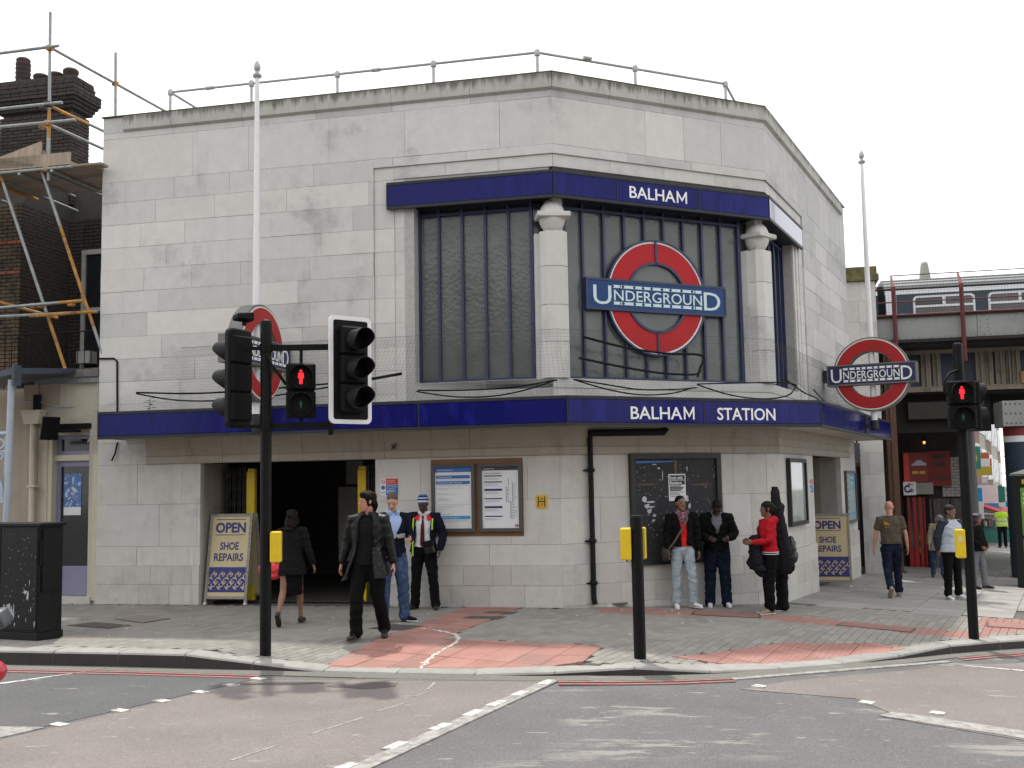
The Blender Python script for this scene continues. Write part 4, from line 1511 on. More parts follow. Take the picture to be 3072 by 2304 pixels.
cable(FBC, [(0.25, .1, 3.52), (0.8, .3, 3.42), (1.3, .35, 3.36), (2.0, .35, 3.38), (2.4, .3, 3.42)], .013, 'upper black cable below the left half of the roundel window')
cable(FBC, [(0.22, .1, 3.52), (0.7, .3, 3.36), (1.2, .45, 3.27), (1.8, .45, 3.30), (2.3, .3, 3.41)], .013, 'lower black cable below the left half of the roundel window')
cable(FBC, [(2.55, .1, 3.50), (3.3, .25, 3.52), (4.2, .25, 3.55), (4.55, .2, 3.52)], .013, 'upper black cable below the right half of the roundel window')
cable(FBC, [(2.55, .1, 3.49), (3.0, .4, 3.30), (3.6, .5, 3.24), (4.2, .4, 3.32), (4.55, .2, 3.52)], .013, 'lower black cable below the right half of the roundel window')
cable(FBC, [(0.42, .10, 4.20), (1.2, .05, 4.07), (2.0, .03, 4.0), (2.72, .03, 3.99), (2.66, .05, 3.78), (2.6, .05, 3.62)], .020, 'thick black cable drooping across the lower part of the roundel')
cable(FBC, [(0.32, .12, 3.86), (1.0, .1, 3.76), (1.8, .08, 3.67), (2.5, .06, 3.66), (2.66, .05, 3.72)], .020, 'thick black cable drooping below the roundel in the big window')
cable(FCD, [(0.5, .1, 3.65), (1.0, .3, 3.45), (1.8, .35, 3.40), (2.6, .3, 3.36)], .014, 'tangled black cable on the canopy right of the roundel window')
cable(FCD, [(2.4, .2, 3.6), (3.0, .4, 3.3), (3.8, .45, 3.35), (4.2, .3, 3.4)], .014, 'black cable looping up to the right flagpole sign')
# conduit at the left end
b = MB(FAB)
b.tube([(0.0, -.02, 4.20), (.30, -.02, 4.19), (.36, -.02, 4.14), (.38, -.02, 3.2)], .016, 6)
b.tube([(.40, -.03, 2.74), (.37, -.05, 2.55), (.31, -.06, 2.42)], .014, 6)
b.build('conduit', m_cable, stn, smooth=True)
# weed rooted on the canopy
m_leaf = mat('weed_leaf', (0.055, 0.085, 0.03), 0.7, var=0.3)
wd = thing('weed', 'small weed growing on the left end of the blue canopy', 'weed', tuple(FAB @ Vector((1.35, -.6, 3.18))))
b = MB(FAB)
b.tube([(1.35, -.6, 3.17), (1.36, -.6, 3.4)], .006, 5)
b.build('stem', m_leaf, wd)
b = MB(FAB)
for k in range(12):
    z = 3.2 + .02 * k
    a = k * 2.4
    d = Vector((math.cos(a), math.sin(a), .25)) * rng.uniform(.08, .15)
    s = Vector((-math.sin(a), math.cos(a), 0)) * .018
    p = Vector((1.355, -.6, z))
    b.add([p, p + d * .5 + s, p + d - Vector((0, 0, .02)), p + d * .5 - s], [(0, 1, 2, 3)])
b.build('leaves', m_leaf, wd, recalc=False)

# drainpipe on the middle bay
dp = thing('drainpipe', 'black cast iron drainpipe down the middle of the station front', 'drainpipe', tuple(FBC @ Vector((.51, -.06, 0))))
b = MB(FBC)
b.tube([(.51, -.07, 2.70), (.51, -.07, .12), (.515, -.10, .03)], .042, 12)
b.build('pipe', m_blackp, dp, smooth=True)
b = MB(FBC)
b.tube([(.47, -.12, 2.68), (1.86, -.12, 2.70), (1.90, -.12, 2.76)], .055, 12)
b.build('gutter_pipe', m_blackp, dp, smooth=True)
for z in (2.1, 1.0, .35):
    b = MB(FBC)
    b.lathe([(.052, z - .03), (.056, z - .02), (.056, z + .03), (.05, z + .04)], 12, Matrix.Translation((.51, -.07, 0)))
    b.box(.41, .61, -.04, -.005, z - .012, z + .012)
    b.build('bracket', m_blackp, dp, smooth=True)

# notice frames
def notice(F, u0, u1, z0, z1, y, label, cat='notice', fw=.055, depth=.05, fm=None, name='notice_frame'):
    t = thing(name, label, cat, tuple(F @ Vector(((u0 + u1) / 2, y, z0))))
    b = MB(F)
    for q in ((u0, u1, z1 - fw, z1), (u0, u1, z0, z0 + fw), (u0, u0 + fw, z0 + fw, z1 - fw), (u1 - fw, u1, z0 + fw, z1 - fw)):
        b.box(q[0], q[1], y - depth, y, q[2], q[3])
    b.build('frame', fm or m_framegrey, t)
    b = MB(F)
    b.box(u0 + fw, u1 - fw, y - depth * .45, y, z0 + fw, z1 - fw)
    return t, b
bb = MB(FAB)
bb.box(5.99, 7.49, -.012, 0.03, 1.10, 2.315)
bb.build('notice_board', m_brownb, stn)
t, b = notice(FAB, 6.01, 6.72, 1.17, 2.24, -.012, 'grey framed blue and white help notice, left of the pair beside the entrance')
b.build('sheet', m_paper, t)
yy = -.012 - .0235
b = MB(FAB)
b.box(6.066, 6.664, yy - .001, yy, 2.11, 2.184)
for z in (2.035, 1.945):
    b.prism([(6.10 + .02 * math.cos(a), z + .026 * math.sin(a)) for a in np.linspace(math.pi / 2, 1.5 * math.pi, 7)] + [(6.62 + .02 * math.cos(a), z + .026 * math.sin(a)) for a in np.linspace(-math.pi / 2, .5 * math.pi, 7)], yy - .001, yy)
b.build('heading', m_posterblue, t)
b = MB(FAB)
b.prism([(6.10 + .02 * math.cos(a), 1.395 + .026 * math.sin(a)) for a in np.linspace(math.pi / 2, 1.5 * math.pi, 7)] + [(6.62 + .02 * math.cos(a), 1.395 + .026 * math.sin(a)) for a in np.linspace(-math.pi / 2, .5 * math.pi, 7)], yy - .001, yy)
b.build('heading', m_posterlight, t)
b = MB(FAB)
b.text('London Underground', 6.09, 2.135, .022, y=yy - .0015, depth=.0005)
b.text('If you need help', 6.11, 2.025, .026, y=yy - .0015, depth=.0005)
b.text("We'd like to hear from you", 6.11, 1.935, .026, y=yy - .0015, depth=.0005)
b.text('For further information', 6.11, 1.385, .026, y=yy - .0015, depth=.0005)
b.build('lettering', m_paper, t)
b = MB(FAB)
for z, w in ((1.99, .5), (1.90, .5), (1.885, .25), (1.855, .43), (1.835, .18), (1.77, .15), (1.755, .32), (1.70, .1), (1.685, .19), (1.67, .17), (1.655, .25), (1.60, .52), (1.57, .41), (1.555, .28), (1.525, .15), (1.51, .1), (1.48, .05), (1.465, .08), (1.44, .2), (1.35, .5), (1.335, .5), (1.32, .33)):
    b.box(6.11, 6.11 + w, yy - .001, yy, z, z + .006)
b.build('print', m_greyink, t)
t, b = notice(FAB, 6.78, 7.48, 1.17, 2.24, -.012, 'grey framed white timetable and line map, right of the pair beside the entrance')
b.build('sheet', m_paper, t)
b = MB(FAB)
b.box(6.836, 7.424, yy - .001, yy, 2.125, 2.184)
b.build('heading', mat('poster_dark_band', (0.04, 0.04, 0.045), .5), t)
b = MB(FAB)
b.text('Northern line', 6.86, 2.142, .022, y=yy - .0015, depth=.0005)
b.build('lettering', m_paper, t)
b = MB(FAB)
b.text('Trains from Balham', 6.875, 2.07, .024, y=yy - .001, depth=.0005)
for z in (2.03, 1.935, 1.82, 1.675, 1.55, 1.40):
    b.box(6.875, 7.16, yy - .001, yy, z - (.015 if z in (1.82, 1.55) else 0), z + .018)
b.box(7.29, 7.297, yy - .001, yy, 1.37, 1.63)
b.box(7.22, 7.226, yy - .001, yy, 1.63, 1.88)
b.box(7.32, 7.326, yy - .001, yy, 1.63, 1.95)
b.box(7.22, 7.326, yy - .001, yy, 1.627, 1.633)
b.box(7.26, 7.266, yy - .001, yy, 1.88, 2.0)
for k in range(11):
    b.box(7.30, 7.30 + rng.uniform(.04, .1), yy - .001, yy, 1.37 + k * .024, 1.375 + k * .024)
for k in range(10):
    b.box(7.33, 7.33 + rng.uniform(.03, .07), yy - .001, yy, 1.65 + k * .028, 1.655 + k * .028)
    b.box(7.23, 7.23 + rng.uniform(.03, .07), yy - .001, yy, 1.65 + k * .022, 1.655 + k * .022)
b.build('print', m_navy, t)
b = MB(FAB)
for z0 in (1.98, 1.89, 1.76, 1.63, 1.49, 1.35):
    for k in range(3):
        b.box(6.88, 6.88 + rng.uniform(.15, .27), yy - .001, yy, z0 + .012 * k, z0 + .005 + .012 * k)
b.build('print', m_greyink, t)
b = MB(FAB)
b.ring(7.385, 1.262, .017, .027, yy - .001, yy, 20)
b.build('emblem', m_redsign, t)
b = MB(FAB)
b.box(7.352, 7.418, yy - .0015, yy, 1.257, 1.267)
b.build('emblem_bar', m_navy, t)
# hydrant plate
hp = thing('hydrant_plate', 'yellow hydrant plate marked H 10 3 on the station wall', 'sign', tuple(FAB @ Vector((7.78, 0, 1.52))))
b = MB(FAB)
b.prism([(7.69 + .02, 1.52), (7.85, 1.52), (7.87, 1.54), (7.87, 1.71), (7.85, 1.73), (7.71, 1.73), (7.69, 1.71), (7.69, 1.54)], -.012, -.001)
b.build('plate', mat('hydrant_yellow', (0.66, 0.36, 0.015), .5), hp)
b = MB(FAB)
for q in ((7.72, 7.738, 1.55, 1.705), (7.822, 7.84, 1.55, 1.705), (7.738, 7.822, 1.62, 1.638)):
    b.box(q[0], q[1], -.0145, -.011, q[2], q[3])
b.text('10', 7.78, 1.652, .04, y=-.012, depth=.001, align='CENTER', bold=.01)
b.text('3', 7.78, 1.558, .045, y=-.012, depth=.001, align='CENTER', bold=.01)
b.build('lettering', m_ink, hp)
# no smoking / cctv sign
def warning_sign(F, u0, z0, label):
    t = thing('warning_sign', label, 'sign', tuple(F @ Vector((u0 + .15, 0, z0))), 'no smoking and camera signs')
    b = MB(F); b.box(u0, u0 + .30, -.008, -.001, z0, z0 + .265); b.build('plate', m_paper, t)
    b = MB(F); b.box(u0 + .09, u0 + .298, -.010, -.007, z0 + .165, z0 + .262); b.build('red_field', m_redsign, t)
    b = MB(F); b.box(u0 + .09, u0 + .298, -.010, -.007, z0 + .003, z0 + .158); b.build('blue_field', m_posterblue, t)
    b = MB(F); b.ring(u0 + .045, z0 + .215, .024, .034, -.010, -.007, 20); b.prism([(u0 + .025, z0 + .232), (u0 + .03, z0 + .238), (u0 + .066, z0 + .198), (u0 + .06, z0 + .192)], -.010, -.007); b.build('prohibition_ring', m_redsign, t)
    b = MB(F); b.disc(u0 + .045, z0 + .12, .034, -.010, -.007, 20); b.box(u0 + .015, u0 + .035, -.01, -.007, z0 + .03, z0 + .05); b.box(u0 + .05, u0 + .07, -.01, -.007, z0 + .03, z0 + .05); b.build('symbol', m_posterblue, t)
    b = MB(F)
    b.text('No smoking', u0 + .10, z0 + .222, .021, y=-.010, depth=.0006)
    b.text('CCTV cameras', u0 + .10, z0 + .125, .021, y=-.010, depth=.0006)
    b.text('in operation', u0 + .10, z0 + .095, .021, y=-.010, depth=.0006)
    for k in range(3):
        b.box(u0 + .10, u0 + .26 - .03 * k, -.011, -.009, z0 + .07 - k * .018, z0 + .076 - k * .018)
    b.box(u0 + .10, u0 + .25, -.011, -.009, z0 + .195, z0 + .200)
    b.build('lettering', m_paper, t)
warning_sign(FAB, 5.14, 1.765, 'red and blue no smoking and camera sign left of the notices')
warning_sign(FCD, 2.62, 1.62, 'red and blue no smoking sign on the right wing, seen edge-on')
# graffiti scrawl
b = MB(FAB)
for (x0, z0, x1, z1) in ((5.34, 2.50, 5.44, 2.58), (5.34, 2.56, 5.42, 2.50), (5.38, 2.58, 5.36, 2.49), (5.42, 2.60, 5.40, 2.51)):
    d = Vector((x1 - x0, z1 - z0)).normalized() * .006
    b.prism([(x0 - d.y, z0 + d.x), (x1 - d.y, z1 + d.x), (x1 + d.y, z1 - d.x), (x0 + d.y, z0 - d.x)], -.056, -.05)
b.build('graffiti', m_ink, stn)

# black notice board on the middle bay
nb_ = thing('poster_board', 'large black poster board with torn paper scraps on the station corner', 'notice board', tuple(FBC @ Vector((2.1, 0, .58))))
m_boardf = mat('board_frame', (0.012, 0.016, 0.013), .5, var=.2)
m_board = mat('flyposted_board', (0.018, 0.018, 0.022), .7, var=.4, scale=7, col2=(0.06, 0.06, 0.065), c2scale=12, c2lo=.58, c2hi=.7)
b = MB(FBC)
for q in ((1.24, 3.00, 2.27, 2.36), (1.24, 3.00, .575, .64), (1.24, 1.33, .64, 2.27), (2.91, 3.00, .64, 2.27)):
    b.box(q[0], q[1], -.075, 0, q[2], q[3])
b.build('frame', m_boardf, nb_)
b = MB(FBC)
b.box(1.33, 2.91, -.035, 0, .64, 2.27)
b.build('board', m_board, nb_)
b = MB(FBC)
yb = -.036
sc_rng = random.Random(11)
def scrap(x, z, rx, rz, n=7):
    b.prism([(x + rx * sc_rng.uniform(.4, 1.2) * math.cos(a), z + rz * sc_rng.uniform(.4, 1.2) * math.sin(a)) for a in np.linspace(0, 6.28, n + 1)[:-1]], yb - .002, yb)
for k in range(130):
    s = sc_rng.uniform(.003, .010)
    scrap(sc_rng.uniform(1.36, 2.88), sc_rng.uniform(.9, 2.2), s, s * sc_rng.uniform(.6, 2))
for (x, z, rx, rz) in ((1.50, 1.62, .05, .06), (1.56, 1.52, .06, .05), (1.63, 1.58, .09, .018), (1.62, 1.50, .08, .015), (1.60, 1.44, .05, .05), (1.68, 1.36, .05, .02), (1.66, 1.28, .03, .03), (2.32, 1.62, .05, .06), (2.36, 1.50, .03, .06), (1.9, 1.0, .05, .06), (1.8, 2.12, .04, .02), (2.34, 2.1, .012, .05), (1.86, 2.0, .008, .08), (2.28, 1.93, .05, .008), (1.7, 2.18, .05, .01)):
    scrap(x, z, rx, rz, 9)
b.build('paper_scraps', mat('torn_paper', (0.5, 0.5, 0.52), .7, var=.2), nb_, kind='stuff')
b = MB(FBC)
b.prism([(1.36, 2.235), (2.10, 2.235), (2.05, 2.215), (1.36, 2.20)], yb - .003, yb)
b.build('blue_scrap', m_posterblue, nb_)
b = MB(FBC)
for (x, z, rx, rz) in ((2.12, 2.15, .03, .14), (1.55, 1.86, .22, .018), (2.6, 1.84, .25, .012), (2.12, 1.9, .02, .12)):
    scrap(x, z, rx, rz, 11)
b.build('glue_stain', mat('brown_glue', (0.16, 0.075, 0.03), .6, var=.3), nb_)
po_ = thing('gig_poster', 'white poster headed Rock with Raiders pasted on the black board', 'poster', tuple(FBC @ Vector((2.14, -.04, 1.59))))
b = MB(FBC)
b.box(1.97, 2.30, yb - .004, yb - .001, 1.585, 2.02)
b.build('sheet', m_paper, po_)
b = MB(FBC)
yp = yb - .0045
for q in ((1.985, 2.285, 1.925, 2.00), (1.985, 2.285, 1.845, 1.915)):
    b.box(q[0], q[1], yp - .0006, yp, q[2], q[3])
for k, (z, w) in enumerate(((1.815, .22), (1.79, .27), (1.768, .25), (1.745, .22), (1.722, .28), (1.70, .18), (1.678, .2), (1.655, .28))):
    b.box(1.99, 1.99 + w, yp - .0006, yp, z, z + (.018 if k < 4 else .008))
b.build('print', m_ink, po_)
b = MB(FBC)
b.text('Rock with', 1.99, 1.937, .045, y=yp - .0008, depth=.0005, bold=.03, sx=1.0)
b.text('Raiders', 1.99, 1.857, .045, y=yp - .0008, depth=.0005, bold=.03, sx=1.25)
b.build('lettering', m_paper, po_)

# framed posters on the right wing
m_glare = mat('framed_glass', (0.30, 0.34, 0.31), .06, var=.25, scale=2, spec=.8)
t, b = notice(FCD, .62, 2.08, 1.06, 2.27, -.01, 'glossy framed poster on the right wing beside the woman in red', fw=.07, depth=.07, fm=m_boardf)
b.build('sheet', m_glare, t)
t, b = notice(FCD, 6.50, 7.85, .86, 2.05, -.01, 'pale blue framed line map on the right pier of the side entrance', fw=.06, depth=.05, fm=m_framegrey)
b.build('sheet', mat('map_sheet', (0.30, 0.42, 0.46), .2, var=.1), t)
b = MB(FCD)
for k in range(7):
    b.box(6.62, 6.9, -.034, -.03, 1.05 + k * .14, 1.075 + k * .14)
b.build('print', m_ink, t)
b = MB(FCD)
for z in (1.98, 1.86, 1.68, 1.1):
    b.box(7.1, 7.75, -.034, -.03, z - .05, z)
b.build('print', m_posterlight, t)

# folding lattice gates with yellow leading posts
m_lattice = mat('gate_lattice', (0.045, 0.045, 0.045), .5, metal=.5, var=.3)
def gate(F, up, ul0, ul1, y, label):
    t = thing('folding_gate', label, 'gate', tuple(F @ Vector((up, y, 0))), 'folding entrance gates')
    b = MB(F)
    b.box(up - .075, up + .075, y - .05, y + .05, 0.01, 2.20)
    b.box(up - .055, up + .075, y - .045, y + .045, 2.20, 2.25)
    pst = b.build('post', m_yellow, t, bevel=.006)
    if up < 3:
        b = MB(F)
        b.box(up - .03, up + .03, y - .062, y - .05, 1.0, 1.2)
        b.build('lock', m_lattice, pst)
    n = int((ul1 - ul0) / .045)
    for k in range(n):
        u = ul0 + (k + .5) * (ul1 - ul0) / n
        b = MB(F)
        b.box(u - .009, u + .009, y - .03 + .02 * (k % 2), y - .01 + .02 * (k % 2), .02, 2.28)
        b.build('bar', m_lattice, t)
    b = MB(F)
    for z in np.arange(.3, 2.2, .25):
        for k in range(n - 1):
            ua, ub = ul0 + (k + .5) * (ul1 - ul0) / n, ul0 + (k + 1.5) * (ul1 - ul0) / n
            b.tube([(ua, y - .035, z), (ub, y - .035, z + .18)], .006, 4)
    b.build('lattice', m_lattice, t, kind='stuff')
gate(FAB, 2.535, 2.02, 2.45, .7, 'folded lattice gate with yellow post behind the shoe repairs board')
gate(FAB, 4.57, 4.66, 5.02, .7, 'folded lattice gate with yellow post behind the man in the long coat')

# shoe repair boards
m_cream = mat('board_cream', (0.56, 0.46, 0.27), .55, var=.06, scale=5)
m_boardnavy = mat('board_navy', (0.022, 0.024, 0.16), .5, var=.1)
m_wood = mat('worn_board_edge', (0.27, 0.25, 0.22), .7, var=.4, scale=18)
def a_board(P, Q, z, lean, label):
    """sandwich board from its left foot P to its right foot Q"""
    P, Q = Vector(P), Vector(Q)
    w = (Q - P).length
    ux = (Q - P).normalized()
    t = thing('sandwich_board', label, 'sandwich board', ((P.x + Q.x) / 2, (P.y + Q.y) / 2, z), 'shoe repair boards')
    M0 = Matrix(((ux.x, -ux.y, 0, P.x), (ux.y, ux.x, 0, P.y), (0, 0, 1, z), (0, 0, 0, 1)))
    H_ = 1.47
    for s in (0, 1):
        M = M0 @ Matrix.Translation((0, 0 if s == 0 else .62, 0)) @ Matrix.Rotation(-lean if s == 0 else lean, 4, 'X')
        b = MB(M)
        for q in ((0, .045, .0, H_), (w - .045, w, .0, H_), (.045, w - .045, .06, .105), (.045, w - .045, H_ - .04, H_)):
            b.box(q[0], q[1], -.012, .03, q[2], q[3])
        leg = b.build('frame', m_wood, t)
        b = MB(M)
        b.box(.045, w - .045, 0, .015, .105, H_ - .04)
        pan = b.build('panel', m_cream, t)
        if s == 1:
            continue
        x0, x1 = .05, w - .05
        b = MB(M)
        b.box(x0, x1, -.002, .0, .17, .585)
        b.build('blue_band', m_boardnavy, pan)
        c = w / 2
        b = MB(M)
        b.box(c - .27, c + .27, -.002, 0, 1.375, 1.387)
        b.box(c - .27, c + .27, -.002, 0, 1.115, 1.127)
        b.text('OPEN', 0, 1.165, .165, y=0, depth=.002, bold=.036, fit=(c - .275, c + .275))
        b.text('SHOE', 0, .875, .128, y=0, depth=.002, bold=.028, fit=(c - .17, c + .17))
        b.text('REPAIRS', 0, .69, .128, y=0, depth=.002, bold=.026, fit=(c - .265, c + .265))
        b.build('lettering', m_boardnavy, pan)
        kb = MB(M)
        vs, fs, wd = text_mesh('KEYS', .016, 0)
        k = .074 / .729
        kx = .37 / wd
        ca, sa = math.cos(rad(48)), math.sin(rad(48))
        for q in range(-3, 5):
            ox, oz = x0 + .055 + q * .145, .20
            for f in fs:
                pl = [(ox + vs[i][0] * ca * kx - vs[i][1] * sa * k, oz + vs[i][0] * sa * kx + vs[i][1] * ca * k) for i in f]
                pl = clip(clip(clip(clip(pl, 0, x0 + .004, 1), 0, x1 - .004, -1), 1, .18, 1), 1, .575, -1)
                if len(pl) > 2:
                    kb.add([(x, -.0035, z_) for x, z_ in pl], [tuple(range(len(pl)))])
        kb.build('lettering', m_cream, pan, recalc=False)
        if s == 0:
            b = MB(M)
            b.box(.0, .045, -.02, .03, -.03, .0)
            b.box(w - .045, w, -.02, .03, -.03, 0)
            b.build('foot', m_whitep, t)
    return t
a_board((-5.20, 17.96), (-4.45, 17.80), .03, rad(9), 'cream and blue OPEN SHOE REPAIRS KEYS board at the left entrance')
a_board((6.06, 22.42), (6.93, 22.17), pave_z(6.6, 22.2) + .03, rad(9), 'cream and blue OPEN SHOE REPAIRS KEYS board half hidden in the right doorway')
# ------------------------------------------------------------------ left neighbour: shop front, brick house, chimney
m_cream_r = mat('cream_render', (0.50, 0.46, 0.37), .85, var=.07, scale=3, bump=.3, bscale=40, col2=(0.42, 0.385, 0.31), c2scale=1.6)
m_taupe_r = mat('taupe_render', (0.36, 0.30, 0.24), .85, var=.08, scale=3, bump=.3, bscale=40)
m_creampaint = mat('cream_gloss', (0.52, 0.48, 0.36), .5, var=.08)
m_lilac = mat('lilac_paint', (0.235, 0.225, 0.335), .5, var=.08)
m_darkglass = mat('dark_shop_glass', (0.018, 0.02, 0.022), .08, var=.2, spec=.6)
m_brick = mat('shaded_brick', (0.036, 0.029, 0.026), .9, var=.3, scale=9, rnd=.35, bump=.5, bscale=70)  # here and in the yellow stock, shade is worked into the brick colour
m_brick_y = mat('yellow_stock_brick', (0.105, 0.075, 0.043), .9, var=.3, scale=9, rnd=.35, bump=.5, bscale=70, col2=(0.042, 0.034, 0.026), c2scale=2.2)
m_brickr = mat('red_brick', (0.20, 0.06, 0.035), .9, var=.3, rnd=.25, bump=.5, bscale=70)
m_bmortar = mat('brick_mortar', (0.05, 0.046, 0.041), .95, var=.2)
m_slate = mat('roof_slate', (0.085, 0.09, 0.10), .6, var=.2, rnd=.15)
m_pot = mat('terracotta_pot', (0.045, 0.03, 0.025), .85, var=.3, scale=12)
shop = thing('shop_house', 'cream shop front below a dark brick house with a tall chimney, under scaffolding', 'shop', tuple(FAB @ Vector((-1.6, 0, 0))))
# front wall of the shop (from the station's left edge leftwards)
def shopbox(name, m_, *boxes, parent=None, bevel=0):
    b = MB(FAB)
    for q in boxes:
        b.box(*q)
    return b.build(name, m_, parent or shop, bevel=bevel)
shopbox('wall', m_cream_r, (-1.24, -.012, .10, .5, 3.08, 3.80), (-.23, -.012, .10, .5, -.1, 3.08), (-1.24, -1.06, .10, .5, -.1, 3.08))
shopbox('wall_patch', m_taupe_r, (-1.235, -.84, .085, .10, 3.40, 3.80))
shopbox('wall', m_taupe_r, (-1.52, -1.24, .05, .5, -.1, 3.80))
shopbox('wall', m_taupe_r, (-6.5, -1.52, .30, .5, -.1, 3.75))
shopbox('cornice', m_lead, (-1.3, -.012, .02, .5, 3.80, 3.90))
shopbox('cornice', mat('damp_stone', (0.13, 0.125, 0.11), .9, var=.3), (-1.0, -.012, -.02, .6, 3.90, 4.03))
shopbox('lintel', m_blackm, (-1.06, -.2, .02, .5, 3.00, 3.09))
shopbox('pilaster', m_creampaint, (-.13, -.02, .06, .10, .05, 2.55))
shopbox('pilaster', m_creampaint, (-1.06, -.98, .12, .4, .1, 2.95))
shopbox('transom', m_creampaint, (-.98, -.20, .2, .4, 2.45, 2.55), (-.98, -.20, .2, .4, 2.90, 3.0))
tr = shopbox('fanlight', m_lilac, (-.98, -.20, .26, .36, 2.55, 2.62), (-.98, -.20, .26, .36, 2.83, 2.90), (-.98, -.90, .26, .36, 2.62, 2.83), (-.27, -.20, .26, .36, 2.62, 2.83))
shopbox('pane', m_darkglass, (-.90, -.27, .29, .31, 2.62, 2.83), parent=tr)
dr = shopbox('door', m_lilac, (-.98, -.90, .26, .36, .12, 2.45), (-.28, -.20, .26, .36, .12, 2.45), (-.90, -.28, .26, .36, .12, .62), (-.90, -.28, .26, .36, 2.35, 2.45))
shopbox('pane', m_darkglass, (-.90, -.28, .29, .31, .62, 2.35), parent=dr)
shopbox('step', m_base, (-1.06, -.14, .05, .4, -.05, .11))
pst = thing('door_poster', 'blue sky poster stuck inside the lilac shop door', 'poster', tuple(FAB @ Vector((-.68, .28, 1.65))))
m_skyposter = mat('poster_sky', (0.07, 0.17, 0.42), .5, var=.3, scale=9, col2=(0.55, 0.58, 0.62), c2scale=11, c2lo=.53, c2hi=.58)
shopbox('sheet', m_skyposter, (-.84, -.50, .28, .288, 1.62, 2.22), parent=pst)
shopbox('caption', m_paper, (-.84, -.50, .276, .284, 1.50, 1.64), parent=pst)
# downpipe and hopper
dpp = thing('drainpipe', 'cream rainwater pipe and hopper on the shop front', 'drainpipe', tuple(FAB @ Vector((-1.26, 0, .1))))
b = MB(FAB)
b.tube([(-1.27, -.03, 3.1), (-1.25, -.03, .1)], .045, 10)
b.build('pipe', m_creampaint, dpp, smooth=True)
b = MB(FAB)
b.slab([(-1.45, -.13), (-1.06, -.13), (-1.06, .08), (-1.45, .08)], 3.30, 3.34)
v = [(-1.44, -.12, 3.30), (-1.07, -.12, 3.30), (-1.07, .07, 3.30), (-1.44, .07, 3.30), (-1.40, -.10, 3.10), (-1.12, -.10, 3.10), (-1.12, .07, 3.10), (-1.40, .07, 3.10)]
b.add(v, [(0, 1, 2, 3), (7, 6, 5, 4), (0, 4, 5, 1), (1, 5, 6, 2), (2, 6, 7, 3), (3, 7, 4, 0)])
b.build('hopper', m_creampaint, dpp)
shopbox('scupper', m_blackm, (-1.32, -1.18, .03, .06, 3.34, 3.62))
for z in (2.0, .9):
    b = MB(FAB)
    b.box(-1.33, -1.17, -.085, .05, z, z + .03)
    b.build('bracket', m_creampaint, dpp)
# floodlight
fl = thing('floodlight', 'black floodlight on a bracket over the lilac shop door', 'floodlight', tuple(FAB @ Vector((-.8, -.2, 2.8))))
b = MB(FAB @ Matrix.Translation((-.84, -.20, 3.02)) @ Matrix.Rotation(rad(62), 4, 'Z') @ Matrix.Rotation(rad(14), 4, 'X'))
b.prism([(-.15, -.2), (.15, -.2), (.15, .2), (-.15, .2)], -.1, -.06)
b.add([(-.15, -.06, -.2), (.15, -.06, -.2), (.15, -.06, .2), (-.15, -.06, .2), (-.08, .07, -.12), (.08, .07, -.12), (.08, .07, .1), (-.08, .07, .1)], [(0, 1, 5, 4), (1, 2, 6, 5), (2, 3, 7, 6), (3, 0, 4, 7), (4, 5, 6, 7)])
b.build('body', m_blackm, fl)
b = MB(FAB)
b.box(-.82, -.4, -.1, .1, 2.94, 2.98)
b.tube([(-.84, -.2, 2.96), (-.7, -.08, 2.96)], .02)
b.build('bracket', m_blackm, fl)
b = MB(FAB)
b.box(-.92, -.55, .07, .10, 3.385, 3.42)
b.tube([(-.84, .08, 3.38), (-.86, -.05, 3.2)], .006, 5)
b.tube([(-1.6, .03, 3.52), (-1.2, .04, 3.50), (-.9, .08, 3.40)], .008, 5)
b.tube([(-.05, .04, 3.8), (-.03, .02, 3.4), (-.03, .03, 3.0)], .009, 5)
b.tube([(-.2, .0, 2.75), (-.08, .0, 2.95), (-.03, .0, 3.3)], .009, 5)
b.build('cable', m_greyink, shop)

# brick house behind the terrace
BR = {}
def brick_run(F, u0, u1, z0, z1, y, m_, parent, cap, left, hl=.225, hh=.075, every=1):
    """running bond of single bricks until `cap` are used, the rest joined"""
    n = 0
    rest = MB()
    for r in range(int((z1 - z0) / hh)):
        off = 0 if r % 2 else -hl / 2
        u = u0 + off
        while u < u1 - .02:
            a, c = max(u, u0), min(u + hl, u1)
            u += hl
            if c - a < .05:
                continue
            w = round(c - a, 3)
            yy_ = y + rng.uniform(-.004, .003)
            key = (w, m_.name)
            if key not in BR:
                t_ = MB()
                t_.cbox(-w / 2 + .006, w / 2 - .006, 0, .08, .006, hh - .006, .004)
                me = bpy.data.meshes.new('brick')
                me.from_pydata([tuple(p) for p in t_.v], [], t_.f)
                me.materials.append(m_)
                BR[key] = me
            p = F @ Vector(((a + c) / 2, yy_, z0 + r * hh))
            if n < cap and (r * 7 + n) % every == 0:
                link('brick', BR[key], parent, p, rot=F.to_quaternion())
                n += 1
            else:
                rest.add([tuple(v.co) for v in BR[key].vertices], [tuple(q.vertices) for q in BR[key].polygons], Matrix.Translation(p) @ F.to_3x3().to_4x4())
    if rest.v:
        rest.build('brick', m_, parent, kind='stuff', recalc=False)
    return n
hb = bpy.data.objects.new('brick_wall', None)
COL.objects.link(hb)
hb.parent = shop
hb.location = (FAB @ Vector((-2.6, 2, 3.9))) - shop.location
